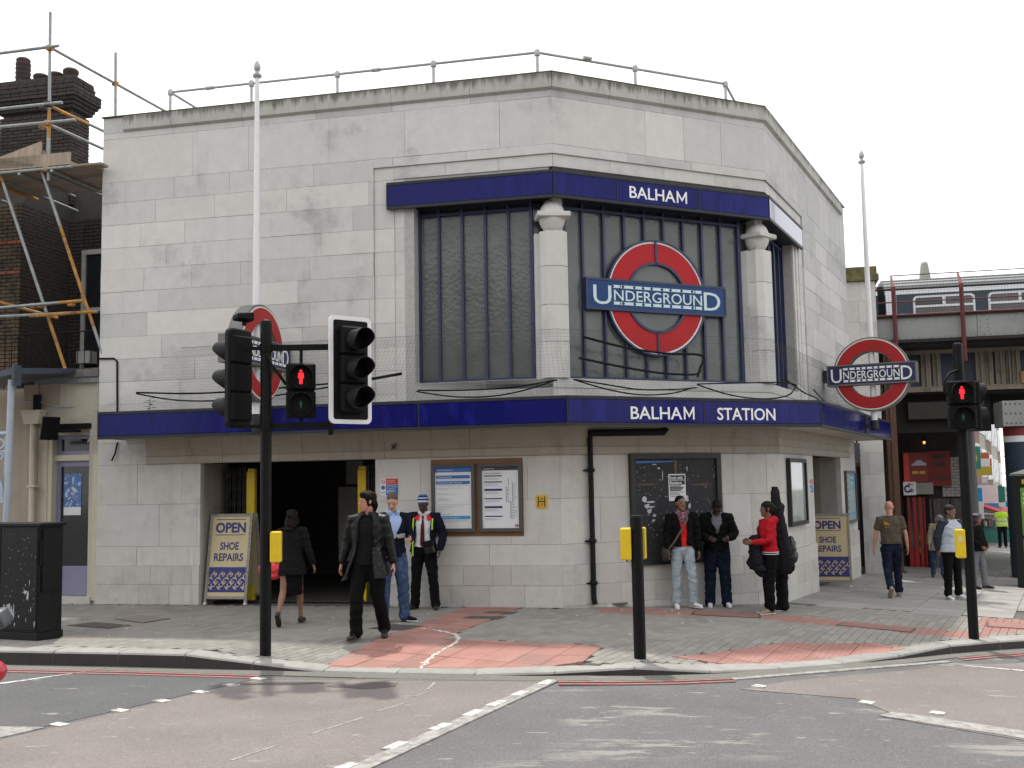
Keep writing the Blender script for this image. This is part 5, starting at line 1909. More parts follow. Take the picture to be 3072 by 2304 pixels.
# front block (left) with its corner, then a recessed wall with the window
b = MB(FAB)
b.box(-6.0, -2.79, 1.58, 4.5, 3.7, 8.2)
b.box(-2.9, -.15, 3.08, 4.0, 3.7, 8.2)
b.build('mortar_core', m_bmortar, hb)
brick_run(FAB, -5.0, -2.78, 3.9, 7.6, 1.5, m_brick_y, hb, 110, 0)
FR = FAB @ Matrix.Translation((-2.78, 1.5, 0)) @ Matrix.Rotation(rad(90), 4, 'Z')
brick_run(FR, 0.0, 1.5, 3.9, 7.6, 0, m_brick, hb, 0, 0)
for zz in (6.15, 6.75):
    brick_run(FAB, -5.0, -2.78, zz, zz + .08, 1.485, m_brickr, hb, 12, 0)
brick_run(FAB, -2.78, -2.45, 3.9, 7.6, 3.0, m_brick, hb, 0, 0)
brick_run(FAB, -1.45, -.2, 3.9, 7.6, 3.0, m_brick, hb, 0, 0)
brick_run(FAB, -2.45, -1.45, 6.9, 7.6, 3.0, m_brick, hb, 0, 0)
m_sash = mat('old_white_sash', (0.34, 0.34, 0.32), .6, var=.2)
ws = bpy.data.objects.new('sash_window', None)
COL.objects.link(ws)
ws.parent = shop
ws.location = (FAB @ Vector((-2, 3, 4.4))) - shop.location
shopbox('sash', m_sash, (-2.45, -2.36, 2.95, 3.06, 4.4, 6.9), (-1.54, -1.45, 2.95, 3.06, 4.4, 6.9), (-2.36, -1.54, 2.95, 3.06, 6.8, 6.9), (-2.36, -1.54, 2.95, 3.06, 5.60, 5.68), (-2.5, -1.4, 2.88, 3.06, 4.33, 4.42), parent=ws)
shopbox('pane', m_darkglass, (-2.36, -1.54, 2.99, 3.01, 4.42, 6.8), parent=ws)
shopbox('terrace', m_roof, (-6, -.02, .5, 3.1, 3.70, 3.80))
# terrace railing
rl = thing('terrace_railing', 'thin black railing on the terrace above the cream shop front', 'railing', tuple(FAB @ Vector((-1, .8, 3.8))))
b = MB(FAB)
b.tube([(-2.6, .9, 4.85), (-.05, .9, 4.85)], .014, 6)
b.tube([(-2.6, .9, 4.0), (-.05, .9, 4.0)], .012, 6)
b.build('rail', m_blackm, rl)
for u in np.arange(-2.6, -.04, .14):
    b = MB(FAB)
    b.tube([(u, .9, 3.8), (u, .9, 4.85)], .008, 5)
    b.build('baluster', m_blackm, rl)
shopbox('vent_box', mat('grey_box', (0.4, 0.4, 0.38), .7), (-2.35, -2.05, 2.7, 2.95, 4.5, 4.75))
# roof and eaves
b = MB(FAB)
b.add([(-6, 1.2, 7.62), (-.1, 1.2, 7.62), (-.1, 5.5, 10.0), (-6, 5.5, 10.0), (-6, 1.2, 7.55), (-.1, 1.2, 7.55), (-.1, 5.5, 9.9), (-6, 5.5, 9.9)], [(0, 1, 2, 3), (7, 6, 5, 4), (0, 4, 5, 1), (1, 5, 6, 2), (2, 6, 7, 3), (3, 7, 4, 0)])
# chimney stack (front face parallel to the street)
ch = bpy.data.objects.new('chimney', None)
COL.objects.link(ch)
ch.parent = shop
cu0, cu1, cy0, cy1 = -4.55, -2.78, 3.0, 3.62
ch.location = (FAB @ Vector(((cu0 + cu1) / 2, 3.6, 8.0))) - shop.location
b = MB(FAB)
b.box(cu0 + .06, cu1 - .06, cy0 + .06, cy1 - .06, 7.0, 10.7)
b.build('core', m_bmortar, ch)
n1 = brick_run(FAB, cu0, cu1, 8.05, 10.0, cy0, m_brick, ch, 180, 0)
FS = FAB @ Matrix.Translation((cu1, cy0, 0)) @ Matrix.Rotation(rad(90), 4, 'Z')
brick_run(FS, 0, cy1 - cy0, 8.05, 10.0, 0, m_brick, ch, 110, 0)
brick_run(FAB, cu0 - .05, cu1 + .05, 7.9, 8.65, cy0 - .05, m_brick, ch, 0, 0)
FS2 = FAB @ Matrix.Translation((cu1 + .05, cy0 - .05, 0)) @ Matrix.Rotation(rad(90), 4, 'Z')
brick_run(FS2, 0, cy1 - cy0 + .1, 7.9, 8.65, 0, m_brick, ch, 0, 0)
for k, (z, g) in enumerate(((10.0, .05), (10.075, .09), (10.15, .13), (10.225, .17), (10.30, .17), (10.375, .17), (10.45, .08), (10.525, .08), (10.6, .06))):
    FF = FAB
    brick_run(FAB, cu0 - g, cu1 + g, z, z + .0751, cy0 - g, m_brick, ch, 0, 0)
    F2_ = FAB @ Matrix.Translation((cu1 + g, cy0 - g, 0)) @ Matrix.Rotation(rad(90), 4, 'Z')
    brick_run(F2_, 0, cy1 - cy0 + 2 * g, z, z + .0751, 0, m_brick, ch, 0, 0)
    b = MB(FAB)
    b.box(cu0 - g + .03, cu1 + g - .03, cy0 - g + .03, cy1 + g, z, z + .073)
    b.build('corbel', m_bmortar, ch)
b = MB(FAB)
b.box(cu0 - .05, cu1 + .05, cy0 - .05, cy1 + .05, 10.676, 10.71)
b.build('capping', m_bmortar, ch)
for u, h, rr in ((-4.25, .62, .15), (-3.80, .22, .15), (-3.43, .22, .15), (-3.07, .27, .15)):
    b = MB(FAB)
    T = Matrix.Translation((u + .05, cy0 + .27, 10.70))
    if h > .5:
        b.lathe([(.12, 0), (.13, .03)] + [q for k in range(5) for q in ((.155, .06 + k * .1), (.16, .11 + k * .1), (.14, .13 + k * .1))] + [(.15, .6), (.11, .64), (.09, .6)], 18, T)
    else:
        b.lathe([(.11, 0), (.12, h * .4), (.16, h * .6), (.165, h * .85), (.13, h), (.1, h * .8)], 18, T)
    b.build('chimney_pot', m_pot, ch, smooth=True)
b = MB(FAB)
b.add([(-6, 1.7, 8.0), (-4.3, 1.7, 8.0), (-4.3, 3.6, 9.1), (-6, 3.6, 9.6), (-6, 1.7, 7.9), (-4.3, 1.7, 7.9), (-4.3, 3.6, 9.0), (-6, 3.6, 9.5)], [(0, 1, 2, 3), (7, 6, 5, 4), (0, 4, 5, 1), (1, 5, 6, 2), (2, 6, 7, 3), (3, 7, 4, 0)])
b.build('roof', m_slate, shop)

# ------------------------------------------------------------------ scaffold
m_tube = mat('scaffold_steel', (0.27, 0.29, 0.285), .5, metal=.5, var=.3, scale=9)
m_tubey = mat('rusty_yellow_scaffold', (0.42, 0.20, 0.03), .6, var=.35, scale=8, col2=(0.20, 0.11, 0.06), c2scale=6)
m_plank = mat('scaffold_plank', (0.30, 0.235, 0.18), .8, var=.3, scale=6, stretch=(3, 3, .6), rnd=.2)
sc = thing('scaffolding', 'steel tube scaffold with plank platform around the brick house', 'scaffold', tuple(FAB @ Vector((-1.2, .2, 3.9))))
def st(p, q, m_=None, r=.028, name='scaffold_tube'):
    b = MB(FAB)
    b.tube([(p[0], -p[1], p[2]), (q[0], -q[1], q[2])], r, 10)
    return b.build(name, m_ or m_tube, sc, smooth=True)
def st2(p, q, ts, first=m_tube):
    """tube in painted lengths"""
    P_, Q_ = Vector(p), Vector(q)
    ts = [0] + ts + [1]
    for k in range(len(ts) - 1):
        st(P_ + (Q_ - P_) * ts[k], P_ + (Q_ - P_) * ts[k + 1], (m_tube, m_tubey)[(k + (first is m_tubey)) % 2])
def coupler(p):
    b = MB(FAB)
    b.box(p[0] - .055, p[0] + .055, -p[1] - .05, -p[1] + .05, p[2] - .045, p[2] + .045)
    b.tube([(p[0] - .07, -p[1], p[2] + .02), (p[0] + .07, -p[1], p[2] + .02)], .018, 6)
    b.build('coupler', m_tubey if rng.random() < .5 else m_trim, sc, bevel=.012)
E1 = .30
st2((-.86, E1, 7.35), (-.90, E1, 10.42), [.25, .42, .76, .8])
st((-1.08, E1 - .25, 7.4), (-1.06, E1 - .25, 8.98))
st((-3.4, E1 + .06, 9.74), (-.67, E1 + .06, 9.755))
st((-3.4, E1 + .06, 8.72), (-.58, E1 + .06, 8.715))
st((-3.4, E1 + .06, 8.40), (-.31, E1 + .06, 8.375))
st((-3.4, E1 + .06, 7.55), (-.36, E1 + .06, 7.545))
for z in (9.75, 8.72, 8.38, 7.55):
    coupler((-.88, E1 + .03, z))
    if z < 9:
        coupler((-1.07, E1 - .1, z))
# rails running back past the station's flank
st2((-.86, E1 - .06, 9.76), (-.35, -7.5, 9.73), [])
st2((-.86, E1 - .06, 8.70), (-.55, -4.0, 8.70), [.22, .45], m_tubey)
st((-.86, E1 - .06, 8.36), (-.55, -4.0, 8.34))
b = MB(FAB)
st((-.70, -1.45, 7.6), (-.74, -1.45, 10.36))
coupler((-.75, -1.47, 9.75))
st((-.9, .2, 7.48), (-.7, -2.8, 7.45))
st((-1.9, .2, 7.48), (-1.9, -2.0, 7.45))
# transoms under the planks, planks, toe boards
for u in (-2.9, -2.2, -1.4, -.75):
    st((u, .38, 7.50), (u, -1.2, 7.50), m_tubey if u in (-2.2,) else m_tube)
for k in range(6):
    y = -.32 + k * .235
    b = MB(FAB)
    du = (.20, .05, -.05, .1, .22, .0)[k]
    b.cbox(-3.5, -.02 + du - (.25 if k > 2 else 0), y, y + .225, 7.555, 7.595, .004)
    b.build('scaffold_plank', m_plank, sc)
b = MB(FAB)
b.box(-3.4, -.42, -.34, -.30, 7.60, 7.82)
b.build('toe_board', m_plank, sc)
b = MB(FAB)
b.add([(-1.02, -.30, 7.62), (-.45, 3.4, 7.62), (-.45, 3.4, 7.86), (-1.02, -.30, 7.9), (-.98, -.30, 7.62), (-.41, 3.4, 7.62), (-.41, 3.4, 7.86), (-.98, -.30, 7.9)], [(0, 1, 2, 3), (7, 6, 5, 4), (0, 4, 5, 1), (1, 5, 6, 2), (2, 6, 7, 3), (3, 7, 4, 0)])
b.build('toe_board', m_plank, sc)
b = MB(FAB)
b.add([(-1.0, -.34, 7.62), (-1.0, -.34, 8.06), (-1.9, -.34, 7.83), (-3.4, -.34, 7.66), (-1.0, -.3, 7.62), (-1.0, -.3, 8.06), (-1.9, -.3, 7.83), (-3.4, -.3, 7.66)], [(0, 1, 2, 3), (7, 6, 5, 4), (0, 4, 5, 1), (1, 5, 6, 2), (2, 6, 7, 3), (3, 7, 4, 0)])
b.build('toe_board', m_plank, sc)
# rakers down to the terrace wall and the lower lift
st2((-1.86, E1, 7.6), (-.66, E1 - .35, 3.95), [.06, .72], m_tubey)
st2((-1.10, E1, 7.80), (.14, E1 - .35, 4.0), [.03, .33, .80], m_tubey)
st2((-3.4, E1 + .05, 5.10), (-.10, E1 + .05, 5.17), [.5, .86], m_tubey)
st((-3.0, E1 - .3, 5.05), (-.05, E1 - .3, 5.03), m_tube)
st((-1.25, E1 - .1, 4.98), (.02, E1 - .1, 5.0), m_tubey)
st2((-.95, -1.5, 3.9), (-.95, -1.5, 7.55), [.3, .55])
st((-2.3, E1 + .1, 5.4), (-1.2, E1 - .8, 5.05), m_tubey)
for u in (-.36, -.95, -1.10):
    coupler((u, E1, 5.14))

# blue-grey canopy frame at the far left edge
m_bluegrey = mat('pale_blue_steel', (0.36, 0.41, 0.47), .45, var=.12)
m_canroof = mat('dark_blue_canopy_roof', (0.04, 0.055, 0.075), .4, var=.2)
cf = thing('awning_frame', 'pale blue steel awning frame with round holes at the left edge', 'awning', tuple(FAB @ Vector((-.8, -1.5, 0))))
b = MB(FAB)
b.tube([(-.57, -1.5, 3.72), (-.585, -1.5, 2.0), (-.66, -1.5, .02)], .052, 14)
b.build('post', m_bluegrey, cf, smooth=True)
b = MB(FAB)
b.tube([(-2.0, -1.5, 2.86), (-.6, -1.5, 2.86)], .04, 12)
b.build('arm', m_bluegrey, cf, smooth=True)
b = MB(FAB)
b.tube([(-.66, -1.5, 1.75), (-.70, -1.5, 2.0), (-.80, -1.5, 2.2), (-1.1, -1.5, 2.5)], .045, 12)
b.build('brace', m_bluegrey, cf, smooth=True)
b = MB(FAB)
b.ring(-.74, 2.70, .05, .085, -1.51, -1.49, 24)
b.ring(-.73, 2.50, .03, .06, -1.51, -1.49, 20)
b.prism([(-.62, 2.2), (-.62, 2.84), (-.66, 2.84), (-.66, 2.2)], -1.51, -1.49)
b.prism([(-.66, 2.60), (-.66, 2.55), (-.85, 2.62), (-.85, 2.58)], -1.508, -1.492)
b.prism([(-.82, 2.6), (-.82, 2.84), (-1.0, 2.84), (-1.0, 2.45)], -1.509, -1.491)
b.build('gusset', m_bluegrey, cf)
b = MB(FAB)
b.add([(-2.4, -1.6, 3.55), (-.45, -1.6, 3.80), (-.45, .1, 3.98), (-2.4, .1, 3.75), (-2.4, -1.6, 3.63), (-.45, -1.6, 3.90), (-.45, .1, 4.06), (-2.4, .1, 3.83)], [(0, 3, 2, 1), (4, 5, 6, 7), (0, 1, 5, 4), (1, 2, 6, 5), (2, 3, 7, 6), (3, 0, 4, 7)])
b.build('roof', m_canroof, cf)
b = MB(FAB)
b.box(-.47, -.43, -1.62, -1.45, 3.62, 3.95)
b.build('end_cap', m_canroof, cf)
# ------------------------------------------------------------------ bridge, abutment, train
FBR = frame(Vector((9.75, 27.0)), Vector((9.75 + .9755, 27.0 - .2203)))
m_girder = mat('grey_girder_paint', (0.27, 0.28, 0.26), .6, var=.12, scale=3, col2=(0.17, 0.165, 0.15), c2scale=1.5, c2lo=.55, c2hi=.75)
m_creamg = mat('dirty_cream_girder', (0.27, 0.235, 0.185), .75, var=.12, scale=3, col2=(0.17, 0.145, 0.115), c2scale=2.0)
m_navyg = mat('navy_girder_panel', (0.018, 0.032, 0.055), .5, var=.2)
m_maroon = mat('maroon_paint', (0.13, 0.022, 0.022), .5, var=.25, scale=10)
m_under = mat('sooty_steel', (0.022, 0.020, 0.018), .85, var=.3)
m_ochre = mat('ochre_bearing', (0.38, 0.20, 0.06), .6, var=.2)
br = thing('railway_bridge', 'grey and navy riveted railway bridge crossing the street at right', 'bridge', tuple(FBR @ Vector((3, 1, 4))))
b = MB(FBR); b.box(-1.0, 2.04, 0, .06, 5.36, 5.93); b.build('girder_plate', m_girder, br)
b = MB(FBR); b.box(2.05, 12, -.012, .06, 5.36, 5.93); b.build('girder_plate', m_girder, br)
b = MB(FBR); b.box(-1.0, 12, -.10, .5, 5.28, 5.36); b.box(-1.0, 12, -.07, .2, 5.93, 5.97); b.build('flange', m_under, br)
b = MB(FBR)
for z in (5.42, 5.88):
    for u in np.arange(-.9, 11, .155):
        b.ball((u, -.005 - (.012 if u > 2.05 else 0), z), (.018, .014, .018), 4)
for u in (2.12, 2.30):
    for z in np.arange(5.5, 5.85, .095):
        b.ball((u, -.016, z), (.018, .014, .018), 4)
b.build('rivet', m_girder, br, kind='stuff', smooth=True)
# railing of maroon posts with dark tubes and wire mesh
for u in (.07, 1.69, 3.31, 4.93):
    b = MB(FBR)
    b.box(u - .05, u + .05, -.16, -.10, 4.75, 6.72)
    b.box(u - .012, u + .012, -.20, -.16, 4.75, 6.6)
    b.add([(u - .045, -.16, 6.7), (u + .045, -.16, 6.7), (u + .045, -.10, 6.7), (u - .045, -.10, 6.7), (u - .02, .20, 7.06), (u + .02, .20, 7.06), (u + .02, .24, 7.06), (u - .02, .24, 7.06)],
          [(3, 2, 1, 0), (4, 5, 6, 7), (0, 1, 5, 4), (1, 2, 6, 5), (2, 3, 7, 6), (3, 0, 4, 7)])
    b.build('rail_post', m_maroon, br)
for (z, y, r, mm) in ((7.07, .22, .014, m_maroon), (6.66, -.06, .028, m_under), (6.33, -.06, .016, m_maroon), (5.99, -.08, .024, m_maroon)):
    b = MB(FBR); b.tube([(-.9 if z < 7 else .05, y, z), (11, y, z)], r, 8); b.build('rail', mm, br, smooth=True)
b = MB(FBR)
for u in np.arange(-.8, 5, .075):
    b.tube([(u, -.05, 5.97), (u, -.05, 6.66), (u, .2, 7.05)], .0022, 3, caps=False)
for z in np.arange(6.0, 6.66, .075):
    b.tube([(-.8, -.05, z), (5, -.05, z)], .0022, 3, caps=False)
b.build('wire_mesh', m_under, br, kind='stuff', recalc=False)
# main girder behind and below
Y1 = 1.2
b = MB(FBR); b.box(-1.2, 14, Y1 + .06, Y1 + .12, 4.12, 5.30); b.build('main_girder', m_navyg, br)
b = MB(FBR); b.box(-1.2, 14, Y1 - .02, Y1 + .05, 5.10, 5.30); b.box(-1.2, 14, Y1 - .02, Y1 + .05, 4.10, 4.24); b.build('girder_flange', m_creamg, br)
stf = [(.95, .12), (1.22, .10), (2.30, .12), (2.50, .10), (2.78, .12), (2.98, .06), (3.16, .10), (3.95, .12), (4.9, .12), (-.3, .1)]
for u, w in stf:
    b = MB(FBR); b.box(u - w, u + w, Y1 - .03, Y1 + .06, 4.24, 5.10); b.box(u - .012, u + .012, Y1 - .13, Y1 - .03, 4.24, 5.10); b.build('stiffener', m_creamg, br)
b = MB(FBR)
for u, w in stf:
    for z in np.arange(4.3, 5.1, .085):
        for s in (-.55, .55):
            b.ball((u + s * w, Y1 - .032, z), (.016, .012, .016), 4)
for u in np.arange(-1.1, 6, .10):
    for z in (5.16, 5.24, 4.17):
        b.ball((u, Y1 - .022, z), (.016, .012, .016), 4)
b.build('rivet', m_creamg, br, kind='stuff', smooth=True)
b = MB(FBR); b.box(3.25, 3.9, Y1 - .1, Y1 + .02, 4.24, 4.55); b.build('bearing_plate', m_ochre, br)
b = MB(FBR); b.box(-1.5, 14, Y1 + .1, 14, 4.05, 4.2); b.box(-1.5, 14, .1, Y1 + .1, 5.2, 5.28); b.build('deck', m_under, br)
for k, y in enumerate(np.arange(2.6, 14, 1.1)):
    b = MB(FBR); b.box(-1.5, 14, y, y + .25, 3.72, 4.06); b.build('cross_beam', m_under, br)
b = MB(FBR); b.box(-.2, 2.6, 1.8, 1.9, 3.05, 4.05); b.build('valance', m_under, br)
b = MB(FBR); b.box(.5, 2.4, 1.5, 1.75, 3.40, 3.85); b.build('lower_beam', mat('shaded_cream', (0.055, 0.047, 0.038), .8, var=.2), br)  # cream darkened in its colour to stand for a girder in shade
# column
cl = thing('bridge_column', 'dark blue riveted column with red and white bands holding up the bridge', 'column', tuple(FBR @ Vector((3.02, .45, -.6))))
Tc = FBR @ Matrix.Translation((3.02, .45, 0))
b = MB(Tc); b.lathe([(.42, -.8), (.42, 2.70)], 28); b.build('shaft', m_navyg, cl, smooth=True)
b = MB(Tc); b.lathe([(.425, 2.70), (.425, 2.85)], 28); b.build('white_band', m_whitep, cl, smooth=True)
b = MB(Tc); b.lathe([(.425, 2.85), (.43, 3.06)], 28); b.build('red_band', mat('band_red', (0.2, 0.02, 0.02), .5), cl, smooth=True)
b = MB(Tc); b.box(-.52, .52, -.5, .5, 3.08, 3.72); b.build('head_plate', m_girder, cl, bevel=.01)
b = MB(Tc)
for z in np.arange(-.6, 2.7, .14):
    for k in range(14):
        a = 2 * math.pi * k / 14 + (.2 if int(z * 10) % 2 else 0)
        b.ball((.42 * math.cos(a), .42 * math.sin(a), z), .016, 4)
for u in np.arange(-.44, .45, .11):
    for z in (3.16, 3.4, 3.64):
        b.ball((u, -.502, z), (.02, .014, .02), 4)
b.build('rivet', m_navyg, cl, kind='stuff', smooth=True)
sg = thing('warning_plate', 'white warning plate with red ring on the blue bridge column', 'sign', tuple(FBR @ Vector((2.8, -.2, 1.0))))
b = MB(Tc); b.box(-.16, .22, -.47, -.45, 1.0, 1.5); b.build('plate', m_paper, sg)
b = MB(Tc); b.ring(.03, 1.2, .09, .125, -.475, -.469, 24); b.build('prohibition_ring', m_redsign, sg)
b = MB(Tc); b.box(-.1, .16, -.475, -.469, 1.40, 1.43); b.box(-.1, .1, -.475, -.469, 1.36, 1.385); b.build('print', m_ink, sg)
# stone abutment pier beside the station
ap = thing('abutment_pier', 'tall stone faced bridge pier with mossy coping right of the station', 'pier', (9.0, 26.9, -.6))
FP = frame(Vector((8.35, 26.86)), Vector((8.35 + .9755, 26.86 - .2203)))
zz = [-.8, -.2, .3, .85, 1.4, 1.95, 2.5, 3.05, 3.6, 4.15, 4.7, 5.25, 5.8, 6.35, 6.85]
for z0, z1 in zip(zz[:-1], zz[1:]):
    sp_ = rng.uniform(.35, .6)
    block(FP, 0, sp_, z0, z1, 0, .3, rng.choice([m_stone, m_stone2, m_low]), ap)
    block(FP, sp_, .93, z0, z1, 0, .9, rng.choice([m_stone, m_stone2, m_low]), ap)
b = MB(FP); b.box(0, .9, .03, 2.5, -.9, 6.85); b.build('core', m_mortar, ap)
b = MB(FP); b.box(-.08, 1.02, -.1, 2.6, 6.86, 7.02); b.box(-.04, .98, -.06, 2.55, 7.02, 7.22); b.build('coping', m_moss, ap)
# glazed side door between station and pier, cable, rusty pilaster
sd = thing('side_shopfront', 'narrow dark glazed shop door between the station and the stone pier', 'shop front', (8.5, 26.2, -.6))
FS_ = frame(D, D + cd)
b = MB(FS_)
for q in ((.02, .10, -.7, 2.6), (1.10, 1.2, -.7, 2.6), (.10, 1.10, 2.15, 2.25), (.10, 1.10, -.7, -.3), (.55, .62, -.3, 2.15)):
    b.box(q[0], q[1], .06, .16, q[2], q[3])
b.build('frame', m_blackm, sd)
b = MB(FS_); b.box(.1, 1.1, .10, .12, -.3, 2.15); b.build('pane', m_darkglass, sd)
b = MB(FS_)
for k in range(7):
    b.box(.02, 1.2, .05 + .01 * (k % 2), .16, 2.25 + .07 * k, 2.32 + .07 * k)
b.build('shutter_box', m_trim, sd)
b = MB(FP); b.tube([(.32, -.03, 2.9), (.25, -.03, 2.2), (.22, -.04, 1.0), (.2, -.05, .1)], .02, 6); b.build('cable', m_cable, ap, smooth=True)
b = MB(FP); b.box(.0, .06, -.14, -.03, .1, 1.6); b.build('hinge_bar', m_blackm, sd)
m_rust = mat('rusty_brown_paint', (0.11, 0.052, 0.03), .7, var=.3, scale=6, stretch=(4, 4, .5))
rp = thing('rusty_pilaster', 'rust brown steel pilaster under the bridge beside the stone pier', 'pillar', (9.6, 27.3, -.7))
b = MB(FBR); b.box(-.22, .03, .25, .7, -.9, 5.2); b.box(-.12, -.08, .18, .25, -.9, 5.2); b.build('shaft', m_rust, rp)
b = MB(FBR); b.box(-.28, .09, .2, .75, -.95, -.5); b.build('base', m_rust, rp)
# under-bridge side wall, dark
uw = thing('underpass_wall', 'sooty side wall under the railway bridge', 'wall', (10, 30, -.8))
FM = frame(Vector((9.6, 30.45)), Vector((9.6 + .9755, 30.45 - .2203)))
m_soot = mat('sooty_brick_wall', (0.032, 0.027, 0.024), .9, var=.4, scale=3)
b = MB(FM); b.box(-1.2, 3.05, .12, 1.0, -1.2, 4.1); b.build('wall', m_soot, uw)
FR_ = frame(Vector((12.62, 29.9)), Vector((12.62 + .42, 29.9 + .907)))
b = MB(FR_); b.box(0, 14, .02, .8, -1.6, 4.1); b.build('wall', m_soot, uw)
b = MB(FP); b.box(.4, .93, 2.5, 5, -1, 5.2); b.build('wall', m_soot, uw)
m_wbrick = mat('whitewashed_brick', (0.30, 0.29, 0.26), .85, var=.2, scale=6, rnd=.1)
b = MB(FM)
for r in range(13):
    u = 2.45 + (0 if r % 2 else -.11)
    while u < 3.05:
        b.cbox(max(u, 2.45) + .005, min(u + .22, 3.05) - .005, .05, .12, 1.30 + r * .085, 1.30 + r * .085 + .077, .005)
        u += .22
b.build('brick', m_wbrick, uw, kind='stuff')
# flyposted shutters
m_shut = mat('flyposted_shutter', (0.07, 0.062, 0.056), .8, var=.5, scale=5, stretch=(2, 2, .7), col2=(0.13, 0.085, 0.07), c2scale=4)
for k, (a, c) in enumerate(((1.75, 2.15), (2.18, 2.62), (2.65, 3.04))):
    b = MB(FM); b.cbox(a, c, .02, .11, -.85, 1.25, .01); b.build('shutter', m_shut, uw)
# minicab office
mc = thing('minicab_office', 'minicab office under the bridge with red door and red and white signs', 'shop', (10.8, 30.1, -.8))
FC = FM @ Matrix.Translation((1.4, 0, 0)) @ Matrix.Scale(.79, 4, Vector((1, 0, 0))) @ Matrix.Translation((-1.0, 0, 0))
m_reddark = mat('minicab_red', (0.20, 0.016, 0.011), .5, var=.15)
b = MB(FC @ Matrix.Translation((1.02, .02, 0)) @ Matrix.Rotation(rad(8), 4, 'Z')); b.box(0, .92, -.12, .0, 1.72, 2.55); s1 = b.build('red_sign', m_reddark, mc)
b = MB(FC @ Matrix.Translation((1.02, .02, 0)) @ Matrix.Rotation(rad(8), 4, 'Z')); b.box(.02, .2, -.124, -.118, 1.73, 2.54); b.build('lit_red_strip', m_redsign, s1)  # front-lit left edge of the sign, painted as a brighter red
b = MB(FC @ Matrix.Translation((1.02, .02, 0)) @ Matrix.Rotation(rad(8), 4, 'Z'))
b.prism([(.3, 2.23), (.38, 2.25), (.46, 2.33), (.64, 2.33), (.72, 2.26), (.8, 2.25), (.8, 2.18), (.3, 2.18)], -.126, -.119); b.build('car_picture', m_greyink, s1)
b = MB(FC @ Matrix.Translation((1.02, .02, 0)) @ Matrix.Rotation(rad(8), 4, 'Z'))
b.box(.3, .5, -.126, -.119, 1.95, 2.03); b.box(.55, .75, -.126, -.119, 1.95, 2.03); b.build('yellow_print', mat('sign_yellow', (0.5, 0.33, .03), .5), s1)
M2 = FC @ Matrix.Translation((1.90, .12, 0)) @ Matrix.Rotation(rad(-8), 4, 'Z')
b = MB(M2); b.box(0, .75, -.10, .0, 1.60, 2.58); s2 = b.build('red_sign', m_reddark, mc)
b = MB(M2)
b.text('MINI', .37, 2.36, .14, y=-.101, depth=.004, bold=.03, align='CENTER')
b.text('CABS', .37, 2.14, .14, y=-.101, depth=.004, bold=.03, align='CENTER')
b.text('or', .37, 2.02, .06, y=-.101, depth=.004, align='CENTER')
b.text('673 5000', .37, 1.76, .15, y=-.101, depth=.004, bold=.01, align='CENTER', sx=.82)
b.build('lettering', m_ink, s2)
b = MB(FC); b.box(1.0, 1.42, -.13, -.02, 1.36, 1.73); s3 = b.build('white_sign', m_paper, mc)
b = MB(FC); b.box(1.42, 2.0, -.11, -.02, 1.38, 1.70); b.build('white_sign', mat('grey_sign', (0.26, 0.25, 0.23), .6, var=.2), mc)  # right part of the white sign, greyer
b = MB(FC); b.text('C', 1.02, 1.44, .20, y=-.131, depth=.003, bold=.05); b.text('ab', 1.19, 1.45, .11, y=-.131, depth=.003, bold=.04, sx=1.05); b.build('lettering', m_navy, s3)
b = MB(FC); b.text('Mini', 1.15, 1.63, .075, y=-.131, depth=.003, bold=.02); b.build('lettering', m_redsign, s3)
rdoor = bpy.data.objects.new('red_door', None); COL.objects.link(rdoor); rdoor.parent = mc; rdoor.location = (FC @ Vector((1.4, 0, -.8))) - mc.location
m_doorred = mat('red_door_paint', (0.30, 0.014, 0.010), .4, var=.15)
for (a, c) in ((1.12, 1.2), (1.30, 1.42), (1.50, 1.60), (1.66, 1.72)):
    b = MB(FC); b.box(a, c, -.02, .06, -.9, 1.3); b.build('door_stile', m_doorred, rdoor)
b = MB(FC); b.box(1.12, 1.72, .02, .07, -.9, -.1); b.build('door_panel', m_doorred, rdoor)
b = MB(FC); b.box(1.12, 1.72, .03, .06, -.1, 1.3); b.build('pane', m_darkglass, rdoor)
for z0 in (.1, -.25):
    b = MB(FC); b.box(1.44, 1.5, -.025, 0, z0, z0 + .15); b.build('number_plate', mat('dull_brass', (0.2, 0.16, 0.06), .4, metal=.6), rdoor)
b = MB(FC); b.box(1.05, 1.12, -.04, .1, -.9, 1.36); b.box(1.72, 1.86, -.04, .1, -.9, 1.36); b.build('door_frame', m_blackm, rdoor)
lmp = thing('bulkhead_lamp', 'small glowing orange lamp on the wall under the bridge', 'lamp', tuple(FM @ Vector((2.0, -.05, 2.8))))
b = MB(FM); b.ball((2.02, -.08, 2.83), (.035, .035, .05), 8); b.build('bulb', mat('lamp_glow', (1.0, 0.33, 0.06), .5, emit=1.6), lmp, smooth=True)
b = MB(FM); b.lathe([(.03, 2.86), (.05, 2.88), (.05, 2.96), (.03, 2.98)], 12, Matrix.Translation((2.02, -.08, 0))); b.build('holder', m_blackm, lmp)
